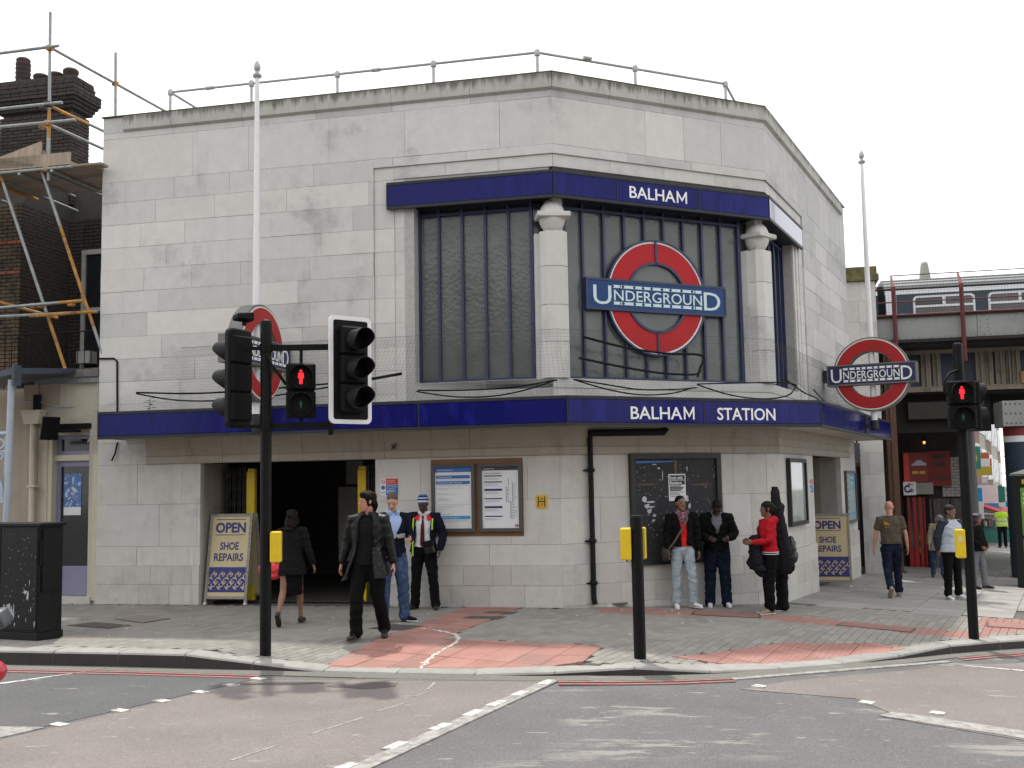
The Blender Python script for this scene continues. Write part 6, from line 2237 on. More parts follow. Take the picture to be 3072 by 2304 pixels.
# train on the bridge
m_tgreen = mat('train_slate_blue', (0.020, 0.042, 0.062), .35, var=.08)
m_twhite = mat('train_white', (0.72, 0.74, 0.76), .35, var=.05)
m_troof = mat('train_roof_grey', (0.20, 0.205, 0.21), .6, var=.15)
m_tglass = mat('train_window', (0.10, 0.095, 0.09), .15, var=.3)
tn = thing('train', 'slate blue commuter train with white window frames passing over the bridge', 'train', tuple(FBR @ Vector((3, 3.5, 5.9))))
for (u0, u1) in ((-3.5, .02), (.22, 13)):
    b = MB(FBR); b.box(u0, u1, 2.9, 5.6, 5.75, 7.12); bod = b.build('carriage', m_tgreen, tn)
    prof = [(2.9, 7.12), (2.95, 7.22), (3.1, 7.34), (3.35, 7.45), (3.8, 7.54), (4.25, 7.57), (4.7, 7.54), (5.2, 7.43), (5.5, 7.25), (5.6, 7.12)]
    v = [(u0, y, z) for y, z in prof] + [(u1, y, z) for y, z in prof]
    k = len(prof)
    b = MB(FBR); b.add(v, [tuple(range(k - 1, -1, -1)), tuple(range(k, 2 * k))] + [(i, (i + 1) % k, (i + 1) % k + k, i + k) for i in range(k)]); b.build('roof', m_troof, tn)
    for y, z in ((2.97, 7.25), (3.12, 7.36), (3.37, 7.47), (3.75, 7.55)):
        b = MB(FBR); b.tube([(u0, y, z), (u1, y, z)], .018, 6); b.build('roof_rib', m_troof, tn)
    b = MB(FBR); b.box(u0, u1, 2.88, 2.9, 7.0, 7.12); b.build('white_stripe', m_twhite, tn)
b = MB(FBR); b.box(.24, .52, 2.875, 2.9, 5.8, 7.0); b.build('white_panel', m_twhite, tn)
b = MB(FBR); b.box(.62, .72, 2.87, 2.9, 6.28, 6.45); b.build('blue_sticker', m_posterlight, tn)
b = MB(FBR); b.box(.02, .22, 3.2, 5.3, 5.8, 7.3); b.build('gangway', m_under, tn)
def rrect(x0, x1, z0, z1, r, n=5):
    pts = []
    for cx, cz, a0 in ((x1 - r, z1 - r, 0), (x0 + r, z1 - r, 90), (x0 + r, z0 + r, 180), (x1 - r, z0 + r, 270)):
        for k in range(n + 1):
            a = rad(a0 + 90 * k / n)
            pts.append((cx + r * math.cos(a), cz + r * math.sin(a)))
    return pts
for u in (.96, 2.93, 4.9, 6.87):
    w = bpy.data.objects.new('train_window', None); COL.objects.link(w); w.parent = tn; w.location = (FBR @ Vector((u + .8, 2.9, 6.1))) - tn.location
    u1 = u + 1.63
    oo, ii = rrect(u, u1, 6.02, 6.93, .12), rrect(u + .055, u1 - .055, 6.075, 6.875, .08)
    n = len(oo)
    b = MB(FBR)
    v = [(x, 2.86, z) for x, z in oo] + [(x, 2.86, z) for x, z in ii] + [(x, 2.9, z) for x, z in oo] + [(x, 2.9, z) for x, z in ii]
    f = []
    for i in range(n):
        j = (i + 1) % n
        f += [(i, j, j + n, i + n), (i, i + 2 * n, j + 2 * n, j), (i + n, j + n, j + 3 * n, i + 3 * n)]
    b.add(v, f)
    b.box(u + .05, u1 - .05, 2.862, 2.9, 6.60, 6.66)
    b.box(u + .78, u + .86, 2.861, 2.9, 6.66, 6.88)
    b.build('frame', m_twhite, w)
    b = MB(FBR); b.box(u + .05, u1 - .05, 2.882, 2.892, 6.07, 6.60); b.build('pane', m_tglass, w)
    b = MB(FBR); b.box(u + .05, u + .78, 2.880, 2.892, 6.66, 6.88); b.build('pane', m_darkglass if u != 2.93 else m_tglass, w)
    b = MB(FBR); b.box(u + .86, u1 - .05, 2.880, 2.892, 6.66, 6.88); b.build('pane', m_tglass if u != 2.93 else m_darkglass, w)
    b = MB(FBR); b.box(u + .9, u1 - .1, 2.878, 2.884, 6.28, 6.4); b.build('interior_panel', mat('train_seat_cream', (0.5, 0.48, 0.38), .6), w)
spi = thing('roof_spire', 'small grey cone spire rising behind the train roof', 'spire', (23.0, 58.2, 8))
b = MB(Matrix.Translation((23.0, 58.2, 0))); b.lathe([(.42, 8), (.36, 12.4), (.2, 13.55), (.14, 13.65)], 12); b.build('cone', m_girder, spi)
b = MB(Matrix.Translation((23.0, 58.2, 0))); b.box(-.6, .6, -.6, .6, -1.6, 8); b.build('tower', m_girder, spi)

# ------------------------------------------------------------------ far high street
FF = frame(Vector((18.9, 46.0)), Vector((18.9 + .45, 46.0 + .893)))
far_cols = [((0.20, 0.14, 0.10), (0.05, 0.10, 0.30), 'brown'), ((0.42, 0.40, 0.36), (0.02, 0.22, 0.12), 'pale'), ((0.22, 0.11, 0.08), (0.03, 0.03, 0.035), 'red brick'), ((0.36, 0.34, 0.30), (0.35, 0.03, 0.03), 'cream'), ((0.18, 0.13, 0.10), (0.02, 0.18, 0.10), 'dark brick'), ((0.4, 0.38, 0.34), (0.10, 0.10, 0.28), 'white'), ((0.25, 0.15, 0.11), (0.3, 0.25, 0.05), 'orange brick')]
u = 0.0
for k, (wc, sc_, nm) in enumerate(far_cols):
    w = 6.5 + (k % 3) * 1.5
    base = FF @ Vector((u + w / 2, 0, 0))
    g0 = pave_z(base.x, base.y) - .3
    t = thing('shop_terrace', '%s shop house in the far high street with a %s fascia' % (nm, ('blue', 'green', 'black', 'red', 'dark green', 'purple', 'yellow')[k]), 'shop', (base.x, base.y, g0))
    m_w = mat('far_wall_%s' % nm.replace(' ', '_'), wc, .85, var=.15)
    m_s = mat('far_fascia_%s' % nm.replace(' ', '_'), sc_, .5, var=.1)
    b = MB(FF); b.box(u, u + w - .02, .15, 9, g0 - .5, g0 + 9.5); b.build('wall', m_w, t)
    b = MB(FF); b.box(u + .2, u + w - .2, -.15, .15, g0 + 2.7, g0 + 3.4); b.build('fascia', m_s, t)
    b = MB(FF); b.box(u + .3, u + w - .3, .05, .16, g0 + .35, g0 + 2.7); b.build('shop_window', m_darkglass, t)
    b = MB(FF)
    for q in np.linspace(u + .3, u + w - .3, 5):
        b.box(q - .06, q + .06, 0, .17, g0, g0 + 2.7)
    b.box(u + .3, u + w - .3, .0, .17, g0, g0 + .35)
    b.build('shop_frame', m_s, t)
    for fl_ in (0, 1):
        for j in range(4):
            a = u + .5 + j * (w - .9) / 4
            z0 = g0 + 4.0 + fl_ * 2.8
            wn = MB(FF); wn.box(a, a + 1.15, .08, .2, z0, z0 + 1.8); wo = wn.build('window', m_whitep, t)
            wn = MB(FF); wn.box(a + .12, a + 1.03, .06, .1, z0 + .12, z0 + .86); wn.box(a + .12, a + 1.03, .06, .1, z0 + .94, z0 + 1.7); wn.build('pane', m_darkglass, wo)
    u += w
def proj_sign(u_, z0, z1, w, m1, m2, label, out=.2, disc_=False):
    p = FF @ Vector((u_, -out - w / 2, z0))
    t = thing('projecting_sign', label, 'sign', tuple(p), 'shop signs along the far high street')
    Mz = FF @ Matrix.Translation((u_, -out, 0)) @ Matrix.Rotation(rad(-90), 4, 'Z')
    b = MB(Mz); b.box(0, w, -.06, .06, z0, z1); b.build('board', m1, t)
    b = MB(Mz)
    if disc_:
        b.ring(w / 2, (z0 + z1) / 2, w * .28, w * .36, -.07, -.058, 24)
        b.disc(w * .35, (z0 + z1) / 2 + .05, w * .14, -.07, -.058, 16)
    else:
        b.box(0.02, w - .02, -.07, -.058, z0 + (z1 - z0) * .55, z1 - .03)
    b.build('emblem', m2, t)
    b = MB(Mz); b.tube([(-.0, 0, (z0 + z1) / 2), (-out * 1.0, 0, (z0 + z1) / 2)], .03, 6); b.build('bracket', m_blackm, t)
m_fgreen = mat('far_sign_green', (0.01, 0.16, 0.12), .5)
m_fyel = mat('far_sign_yellow', (0.45, 0.33, 0.03), .5)
m_forange = mat('far_sign_orange', (0.45, 0.12, 0.05), .5)
m_fwhite = mat('far_sign_white', (0.7, 0.7, 0.68), .5)
proj_sign(1.0, 2.1, 3.1, .9, m_fgreen, m_fyel, 'dark green hanging sign with yellow ring beyond the bridge', disc_=True)
proj_sign(7.5, 2.25, 2.95, .95, m_fwhite, m_forange, 'orange and white hanging sign beyond the bridge')
proj_sign(12.5, 1.8, 2.7, .8, m_fyel, m_redsign, 'yellow and red hanging sign beyond the bridge')
proj_sign(3.0, -.1, 1.3, .8, m_fwhite, m_posterlight, 'white sign with blue mark low beyond the bridge')
for k, (uu_, mm) in enumerate(((6.0, m_fwhite), (9.0, m_fgreen), (11.0, m_fgreen), (14.0, m_fgreen), (17.0, m_fwhite))):
    p = FF @ Vector((uu_, -1.2, 0))
    t = thing('street_banner', '%s banner hung over the far pavement, %s' % (('white', 'green and white', 'green and white', 'green and white', 'white')[k], ('nearest of its row', 'second of its row', 'third of its row', 'fourth of its row', 'farthest of its row')[k]), 'banner', tuple(p), 'banners along the far high street')
    Mz = FF @ Matrix.Translation((uu_, -.5, 0)) @ Matrix.Rotation(rad(-90), 4, 'Z')
    z0 = -.25 - .05 * k
    b = MB(Mz); b.box(0, 1.0, -.02, .02, z0, z0 + 1.6); b.build('cloth', mm, t)
    b = MB(Mz); b.box(0, 1.0, -.03, -.021, z0 + .45, z0 + .75); b.build('stripe', m_fwhite if mm is m_fgreen else m_posterlight, t)
t = thing('shop_awning', 'red striped shop awning on the far side of the bridge', 'awning', tuple(FF @ Vector((6.0, -1, .4))))
b = MB(FF); b.add([(3.0, 0, .75), (9.5, 0, .75), (9.5, -1.9, .0), (3.0, -1.9, .0), (3.0, 0, .83), (9.5, 0, .83), (9.5, -1.9, .1), (3.0, -1.9, .1)], [(0, 3, 2, 1), (4, 5, 6, 7), (0, 1, 5, 4), (1, 2, 6, 5), (2, 3, 7, 6), (3, 0, 4, 7)]); b.build('cloth', mat('awning_red', (0.4, 0.02, 0.03), .7), t)
b = MB(FF)
for q in (3.1, 9.4):
    b.tube([(q, -1.85, .05), (q, 0, .2)], .03, 6)
b.build('arm', m_whitep, t)

# ------------------------------------------------------------------ phone kiosk with green posters
kz = pave_z(10.9, 23.4)
kq = thing('phone_kiosk', 'dark green phone kiosk with lime green posters at the right edge', 'kiosk', (11.2, 23.4, kz))
FK = frame(Vector((10.90, 23.40)), Vector((10.90 + .906, 23.40 - .423)))
m_kgreen = mat('kiosk_dark_green', (0.006, 0.010, 0.007), .4, spec=.3, var=.1)
m_klime = mat('poster_lime_green', (0.115, 0.235, 0.035), .4, var=.08, scale=3, col2=(0.19, 0.33, 0.06), c2scale=2)
kt = 1.86
b = MB(FK)
for q in ((0, .16, kz, kt), (1.0, 1.12, kz, kt)):
    b.box(q[0], q[1], 0, .9, q[2], q[3])
b.box(.16, 1.0, .0, .9, kt - .25, kt)
b.box(.16, 1.0, .0, .9, kz + 1.05, kz + 1.13)
b.box(.16, 1.0, .0, .9, kz + .14, kz + .22)
b.build('frame', m_kgreen, kq, bevel=.008)
b = MB(FK); b.slab([(-.04, -.04), (1.16, -.04), (1.16, .94), (-.04, .94)], kt, kt + .05); b.add([(-.04, -.04, kt + .05), (1.16, -.04, kt + .05), (1.16, .94, kt + .05), (-.04, .94, kt + .05), (.3, .3, kt + .16), (.8, .3, kt + .16), (.8, .6, kt + .16), (.3, .6, kt + .16)], [(4, 5, 6, 7), (0, 1, 5, 4), (1, 2, 6, 5), (2, 3, 7, 6), (3, 0, 4, 7)]); b.build('roof', mat('kiosk_roof_grey', (0.09, 0.10, 0.09), .5), kq)
for z0, z1, nm in ((kz + 1.13, kt - .25, 0), (kz + .22, kz + 1.05, 1)):
    b = MB(FK); b.box(.16, 1.0, .02, .06, z0, z1); pn = b.build('poster', m_klime, kq)
    b = MB(FK)
    ls = ('Who i', 'in you', 'as you', 'Your s') if nm == 0 else ('Ask', 'Pho')
    for k, s in enumerate(ls):
        b.text(s, .20, z1 - .17 - k * .09, .06, y=.019, depth=.001, bold=.02)
    if nm == 1:
        for q in ((.2, .3, z0 + .15, z0 + .19), (.23, .27, z0 + .1, z0 + .24)):
            b.box(q[0], q[1], .017, .0195, q[2], q[3])
        for k in range(3):
            b.box(.2, .8, .017, .0195, z1 - .5 - k * .07, z1 - .485 - k * .07)
    b.build('lettering', m_whitep, pn)
b = MB(FK)
for k in range(9):
    b.box(.20 + k * .075, .25 + k * .075, -.004, 0, kt - .17, kt - .07)
b.build('yellow_lettering', m_fyel, kq)

# ------------------------------------------------------------------ traffic signals
m_lensoff = mat('signal_lens_dark', (0.008, 0.008, 0.008), .5, spec=.1)
m_hood = mat('signal_hood_black', (0.012, 0.0125, 0.014), .5, spec=.15, var=.2)
m_redman = mat('red_man_light', (1.0, 0.02, 0.03), .5, emit=.8)
m_greenman = mat('green_man_unlit', (0.0, 0.10, 0.09), .4)
def dirM(p, face):
    """local frame at p whose -y looks along `face`"""
    f = Vector((face[0], face[1], 0)).normalized()
    y = -f
    x = Vector((y.y, -y.x, 0))
    return Matrix(((x.x, y.x, 0, p[0]), (x.y, y.y, 0, p[1]), (0, 0, 1, p[2]), (0, 0, 0, 1)))
def hood(M, cz, r, l, parent, name='hood'):
    """cut-away tunnel visor"""
    b = MB(M)
    n = 26
    v, f = [], []
    for k in range(n):
        a = 2 * math.pi * k / n
        c, s = math.cos(a), math.sin(a)
        ll = l * (.42 + .58 * sstep(-1, .3, s))
        for rr in (r, r - .008):
            v += [(rr * c, 0, cz + rr * s), (rr * c, -ll, cz + rr * s)]
    for k in range(n):
        a, q = 4 * k, 4 * ((k + 1) % n)
        f += [(a, q, q + 1, a + 1), (a + 2, a + 3, q + 3, q + 2), (a + 1, q + 1, q + 3, a + 3)]
    b.add(v, f)
    return b.build(name, m_hood, parent, smooth=True, recalc=False)
def head3(M, parent, board):
    h = bpy.data.objects.new('signal_head', None); COL.objects.link(h); h.parent = parent; h.location = M.translation - world_loc(parent)
    if board:
        b = MB(M); b.prism(rrect(-.27, .27, -.63, .63, .06), -.005, .012); b.build('backing_board', m_blackm, h)
        b = MB(M)
        oo, ii = rrect(-.285, .285, -.645, .645, .07), rrect(-.235, .235, -.595, .595, .03)
        n = len(oo)
        v = [(x, y, z) for y in (-.012, .016) for q in (oo, ii) for x, z in q]
        f = []
        for i in range(n):
            j = (i + 1) % n
            f += [(i, j, j + n, i + n), (i + 2 * n, i + 3 * n, j + 3 * n, j + 2 * n), (i, i + 2 * n, j + 2 * n, j), (i + n, j + n, j + 3 * n, i + 3 * n)]
        b.add(v, f); b.build('white_border', m_whitep, h)
    for k in range(3):
        z = .345 - k * .345
        b = MB(M); b.box(-.165, .165, -.12 if board else -.02, .0 if board else .13, z - .168, z + .168); b.build('lamp_box', m_blackm, h, bevel=.02)
        y0 = -.12 if board else -.02
        T = M @ Matrix.Translation((0, y0, 0))
        b = MB(T); b.disc(0, z, .105, -.004, .0); b.build('lens', m_lensoff, h)
        hood(T, z, .128, .25, h)
    if not board:
        b = MB(M); b.prism(rrect(-.19, .19, -.60, .60, .07), .0, .09); b.build('backing_board', m_blackp, h, bevel=.02)
        b = MB(M)
        for z in np.arange(-.5, .55, .2):
            b.ball((.13, .092, z), .008, 4); b.ball((-.13, .092, z), .008, 4)
        b.build('screw', m_galv, h, kind='stuff')
    return h
def pedhead(M, parent, lit=True):
    h = bpy.data.objects.new('pedestrian_signal', None); COL.objects.link(h); h.parent = parent; h.location = M.translation - world_loc(parent)
    for k in range(2):
        z = .165 - k * .33
        b = MB(M); b.box(-.175, .175, -.06, .13, z - .162, z + .162); b.build('lamp_box', m_blackm, h, bevel=.02)
        T = M @ Matrix.Translation((0, -.06, 0))
        b = MB(T); b.disc(0, z, .12, -.003, .002); b.build('lens', m_lensoff, h)
        hood(T, z, .14, .10, h)
        b = MB(T)
        s = 1.0 if k == 0 else .5
        def pp(pts): b.prism([(x * s, z + zz_ * s) for x, zz_ in pts], -.006, -.003)
        b.disc(0, z + .066 * s, .017 * s, -.006, -.003, 14)
        pp([(-.03, .045), (.03, .045), (.036, -.02), (.024, -.02), (.02, .02), (.018, -.09), (.002, -.09), (0, -.02), (-.002, -.09), (-.018, -.09), (-.02, .02), (-.024, -.02), (-.036, -.02)])
        b.build('man_symbol', (m_redman if lit else m_lensoff) if k == 0 else m_greenman, h)
    return h
def button_box(M, parent, w=.125, h=.36, d=.17):
    b = MB(M); b.box(-w / 2, w / 2, -d / 2, d / 2, 0, h); o = b.build('push_button_box', m_yellow, parent, bevel=.012)
    b = MB(M); b.lathe([(.012, -.02), (.012, 0)], 8); b.build('gland', m_trim, o)
    if h < .37:
        return o
    b = MB(M); b.box(-.035, .035, -d / 2 - .004, -d / 2 + .002, h * .55, h * .8); b.build('faded_label', mat('faded_label', (0.62, 0.52, 0.2), .6), o)
    return o
# left signal
pz = pave_z(-2.95, 12.7)
tl = thing('traffic_signal', 'tall black traffic signal pole with three signal heads at the left crossing', 'traffic light', (-2.95, 12.7, pz))
b = MB(); b.tube([(-2.95, 12.7, pz - .02), (-2.95, 12.7, 3.90)], .066, 18); b.lathe([(.066, 3.9), (.06, 3.93), (.03, 3.945)], 18, Matrix.Translation((-2.95, 12.7, 0))); b.build('pole', m_blackp, tl, smooth=True)
for z in (3.60, 2.66):
    b = MB(); b.lathe([(.08, z - .05), (.08, z + .05)], 16, Matrix.Translation((-2.95, 12.7, 0))); b.build('clamp', m_blackm, tl, smooth=True)
    b = MB(); b.box(-2.95, -2.17, 12.685, 12.72, z - .035, z + .035); b.build('arm', m_blackm, tl)
    b = MB(); b.box(-3.28, -2.95, 12.7, 12.735, z - .02, z + .02); b.build('arm', m_blackm, tl)
b = MB(); b.box(-2.20, -2.15, 12.66, 12.74, 2.54, 3.68); b.build('arm_upright', m_blackm, tl)
head3(dirM((-3.33, 12.74, 3.24), (-.85, .52)), tl, False)
head3(dirM((-1.93, 12.64, 3.31), (.62, -.78)), tl, True)
pedhead(dirM((-2.53, 12.68, 3.075), (.22, -1)), tl)
b = MB(); b.tube([(-2.53, 12.7, 3.4), (-2.53, 12.7, 3.6)], .02); b.tube([(-2.53, 12.7, 2.62), (-2.53, 12.7, 2.76)], .02); b.build('hanger', m_blackm, tl)
b = MB(); b.tube([(-2.93, 12.64, 3.52), (-2.86, 12.6, 3.38), (-2.76, 12.6, 3.25), (-2.70, 12.64, 3.15)], .018, 8); b.build('cable', m_cable, tl, smooth=True)
cm = MB(dirM((-3.20, 12.66, 3.93), (-.75, -.65)) @ Matrix.Scale(.62, 4)); cm.add([(-.13, -.2, .0), (.13, -.2, .03), (.13, .14, .0), (-.13, .14, -.02), (-.13, -.2, .1), (.13, -.2, .13), (.13, .14, .17), (-.13, .14, .15)], [(3, 2, 1, 0), (4, 5, 6, 7), (0, 1, 5, 4), (1, 2, 6, 5), (2, 3, 7, 6), (3, 0, 4, 7)]); cm.box(-.03, .03, -.05, .03, -.1, .0); cm.build('detector', m_blackm, tl, bevel=.01)
button_box(dirM((-2.825, 12.69, 1.05), (.1, -1)), tl)
# push-button post in the middle
bz = pave_z(1.38, 12.15)
bp_ = thing('push_button_post', 'short black post with yellow push button boxes in the middle of the kerb', 'post', (1.38, 12.15, bz))
b = MB(); b.tube([(1.38, 12.15, bz - .02), (1.38, 12.15, 1.53)], .068, 18); b.build('pole', m_blackp, bp_, smooth=True)
b = MB(); b.lathe([(.069, 1.515), (.062, 1.54)], 18, Matrix.Translation((1.38, 12.15, 0))); b.build('cap', m_trim, bp_, smooth=True)
button_box(dirM((1.265, 12.17, 1.04), (-.25, -1)), bp_, .12, .36, .18)
button_box(dirM((1.40, 12.27, 1.04), (.2, 1)), bp_, .20, .36, .10)
# right signal
rz_ = pave_z(6.09, 14.42)
tr_ = thing('traffic_signal', 'black traffic signal pole with a lit red man at the right kerb', 'traffic light', (6.09, 14.42, rz_))
b = MB(); b.tube([(6.09, 14.42, rz_ - .02), (6.09, 14.42, 3.68)], .066, 18); b.lathe([(.066, 3.68), (.06, 3.71), (.03, 3.72)], 18, Matrix.Translation((6.09, 14.42, 0))); b.build('pole', m_blackp, tr_, smooth=True)
for z in (2.6, 3.15):
    b = MB(); b.lathe([(.08, z - .05), (.08, z + .05)], 16, Matrix.Translation((6.09, 14.42, 0))); b.box(5.95, 6.3, 14.36, 14.42, z - .02, z + .02); b.build('clamp', m_blackm, tr_)
pedhead(dirM((6.03, 14.24, 2.86), (-.25, -1)), tr_)
pedhead(dirM((6.27, 14.45, 2.86), (1, -.15)), tr_, False)
b = MB(); b.tube([(6.05, 14.36, 3.34), (5.93, 14.34, 3.30), (5.84, 14.32, 3.18), (5.83, 14.3, 3.05), (5.88, 14.3, 2.98)], .018, 8); b.build('cable', m_cable, tr_, smooth=True)
button_box(dirM((5.97, 14.40, .82), (-.3, -1)), tr_, .12, .38, .18)

# ------------------------------------------------------------------ cabinet and scooter at the left edge
cz_ = pave_z(-6.3, 14.0)
ca = thing('utility_cabinet', 'black street utility cabinet with torn white poster scraps', 'cabinet', (-6.5, 14.1, cz_))
Mc = Matrix.Translation((-6.12, 13.80, cz_)) @ Matrix.Rotation(rad(-24), 4, 'Z')
m_cab = mat('cabinet_black', (0.007, 0.0075, 0.0075), .45, spec=.25, var=.35, scale=6, bump=.2, bscale=30, col2=(0.018, 0.018, 0.019), c2scale=7, c2lo=.6, c2hi=.7)
b = MB(Mc); b.box(-1.35, 0, 0, .42, .0, .10); b.box(-1.33, -.02, .012, .41, .10, 1.46); b.build('body', m_cab, ca, bevel=.006)
b = MB(Mc); b.box(-1.36, .02, -.012, .44, 1.46, 1.50); b.build('lid', m_cab, ca, bevel=.006)
for a, c in ((-1.32, -.69), (-.68, -.03)):
    b = MB(Mc); b.cbox(a, c, -.004, .02, .13, 1.44, .006); dd = b.build('door', m_cab, ca)
b = MB(Mc); b.box(-.022, -.004, .03, .39, .95, 1.3); b.box(-.025, .004, .06, .38, .62, 1.42); b.build('side_panel', m_cab, ca)
b = MB(Mc)
r11 = random.Random(5)
def rag(x, z, rx, rz, n=11):
    b.prism([(x + rx * r11.uniform(.3, 1.15) * math.cos(a), z + rz * r11.uniform(.3, 1.15) * math.sin(a)) for a in np.linspace(0, 6.28, n + 1)[:-1]], -.0065, -.004)
for q in ((-.55, .30, .05, .13), (-.47, .33, .045, .12), (-.51, .42, .06, .06), (-.42, .36, .02, .1), (-.22, .62, .05, .035), (-.18, .57, .03, .06), (-.05, .22, .014, .05), (-.60, .38, .02, .1), (-.4, .2, .01, .03), (-.2, .27, .01, .04), (-.15, .75, .008, .05), (-.12, .4, .008, .04), (-.33, .3, .012, .03)):
    rag(*q)
for k in range(60):
    s = r11.uniform(.002, .006)
    rag(r11.uniform(-.6, -.03), r11.uniform(.2, 1.4), s, s * r11.uniform(1, 4), 6)
b.build('poster_scraps', mat('torn_poster', (0.36, 0.38, 0.37), .8, var=.4, scale=40), ca, kind='stuff')
scz = road_z(-4.7, 9.0)
ms = thing('motor_scooter', 'red motor scooter nosing into the left edge of the road', 'scooter', (-5.1, 9.0, scz))
m_scred = mat('scooter_red', (0.45, 0.012, 0.03), .2, var=.08, coat=.6)
m_rubber = mat('black_rubber', (0.02, 0.02, 0.02), .7)
T0 = Matrix.Translation((0, 9.0, scz))
b = MB(T0); b.ball((-4.60, 0, .585), (.365, .13, .155), 14); b.ball((-4.75, 0, .70), (.28, .15, .2), 12); b.build('front_fairing', m_scred, ms, smooth=True)
b = MB(T0 @ Matrix.Translation((-4.78, 0, .26))); b.lathe([(.14, -.05), (.22, -.06), (.26, -.03), (.26, .03), (.22, .06), (.14, .05)], 24, axis='y'); b.build('front_wheel', m_rubber, ms, smooth=True)
b = MB(T0 @ Matrix.Translation((-6.1, 0, .26))); b.lathe([(.14, -.05), (.22, -.06), (.26, -.03), (.26, .03), (.22, .06), (.14, .05)], 24, axis='y'); b.build('rear_wheel', m_rubber, ms, smooth=True)
b = MB(T0); b.ball((-5.8, 0, .65), (.55, .17, .22), 12); b.ball((-5.2, 0, .38), (.5, .16, .1), 10); b.build('body', m_scred, ms, smooth=True)
b = MB(T0); b.ball((-5.75, 0, .85), (.45, .15, .09), 10); b.build('seat', m_rubber, ms, smooth=True)
b = MB(T0); b.tube([(-4.80, -.0, .26), (-4.92, 0, .7), (-5.0, 0, 1.05)], .035); b.tube([(-4.97, -.3, 1.1), (-5.0, 0, 1.05), (-4.97, .3, 1.1)], .018); b.build('steering', m_rubber, ms, smooth=True)
b = MB(T0)
b.add([(-4.9, -.22, 1.02), (-4.22, -.22, 1.09), (-4.16, -.22, .98), (-4.24, -.22, .93), (-4.9, -.22, .93)] + [(-4.9, -.08, 1.06), (-4.20, -.08, 1.13), (-4.14, -.08, 1.02), (-4.22, -.08, .95), (-4.9, -.08, .95)], [(4, 3, 2, 1, 0), (5, 6, 7, 8, 9)] + [(i, (i + 1) % 5, (i + 1) % 5 + 5, i + 5) for i in range(5)])
b.build('hand_guard', mat('hand_guard_grey', (0.045, 0.055, 0.06), .4), ms, bevel=.02, segs=2, smooth=True)
b = MB(T0); b.ball((-4.72, -.02, .98), (.12, .12, .12), 10); b.build('headlamp', m_hood, ms, smooth=True)

# ------------------------------------------------------------------ the other side of the street (behind the camera; seen in the glass and enamel)
for k, (x0, w, h_, wc) in enumerate(((-34, 15, 10.5, (0.16, 0.085, 0.06)), (-18.6, 13, 9.0, (0.30, 0.27, 0.22)), (-5.2, 12, 11.0, (0.17, 0.10, 0.07)), (7.2, 14, 9.6, (0.26, 0.24, 0.21)), (21.6, 15, 10.8, (0.15, 0.09, 0.07)))):
    t = thing('terrace_house', ('red brick', 'cream', 'tall dark brick', 'grey stone', 'far right brown brick')[k] + ' shop house across the road behind the viewer', 'shop', (x0 + w / 2, -17, -.1))
    b = MB(); b.box(x0, x0 + w - .1, -26, -16, -.3, h_); b.build('wall', mat(('opposite_red_brick', 'opposite_cream', 'opposite_dark_brick', 'opposite_grey', 'opposite_brown')[k], wc, .85, var=.2), t)
    b = MB(); b.add([(x0 - .2, -15.7, h_), (x0 + w, -15.7, h_), (x0 + w, -21, h_ + 3), (x0 - .2, -21, h_ + 3), (x0 + w, -26.2, h_), (x0 - .2, -26.2, h_)], [(0, 1, 2, 3), (3, 2, 4, 5), (0, 3, 5), (1, 4, 2), (0, 5, 4, 1)]); b.build('roof', m_slate, t)
    b = MB(); b.box(x0 + .4, x0 + w - .5, -16.05, -15.95, .3, 2.9); b.build('shop_window', m_darkglass, t)
    for fl_ in range(2):
        for j in range(4):
            a = x0 + 1 + j * (w - 1.5) / 4
            b = MB(); b.box(a, a + 1.3, -16.05, -15.96, 4.1 + fl_ * 2.9, 6 + fl_ * 2.9); wn = b.build('window', m_whitep, t)
            b = MB(); b.box(a + .1, a + 1.2, -15.97, -15.94, 4.2 + fl_ * 2.9, 5.9 + fl_ * 2.9); b.build('pane', m_darkglass, wn)
# ------------------------------------------------------------------ people
def skin_mat(n, c):
    m = mat(n, c, .55, var=.10, scale=25)
    m.node_tree.nodes['Principled BSDF'].inputs['Subsurface Weight'].default_value = .08
    return m
def cloth(n, c, rough=.9, var=.12, scale=30, **k):
    return mat(n, c, rough, var=var, scale=scale, bump=.5, bscale=75, spec=.12, **k)
SK = {'pale': skin_mat('skin_pale', (.52, .30, .22)), 'ruddy': skin_mat('skin_ruddy', (.48, .235, .165)), 'brown': skin_mat('skin_brown', (.22, .115, .07)), 'dark': skin_mat('skin_dark', (.065, .036, .026)), 'mid': skin_mat('skin_mid_brown', (.15, .075, .048))}
m_eye = mat('eye_dark', (.02, .015, .012), .2)
m_lip = mat('lips', (.30, .11, .09), .5)
m_lipd = mat('lips_dark', (.10, .045, .04), .5)
X, Y, Z = Vector((1, 0, 0)), Vector((0, 1, 0)), Vector((0, 0, 1))

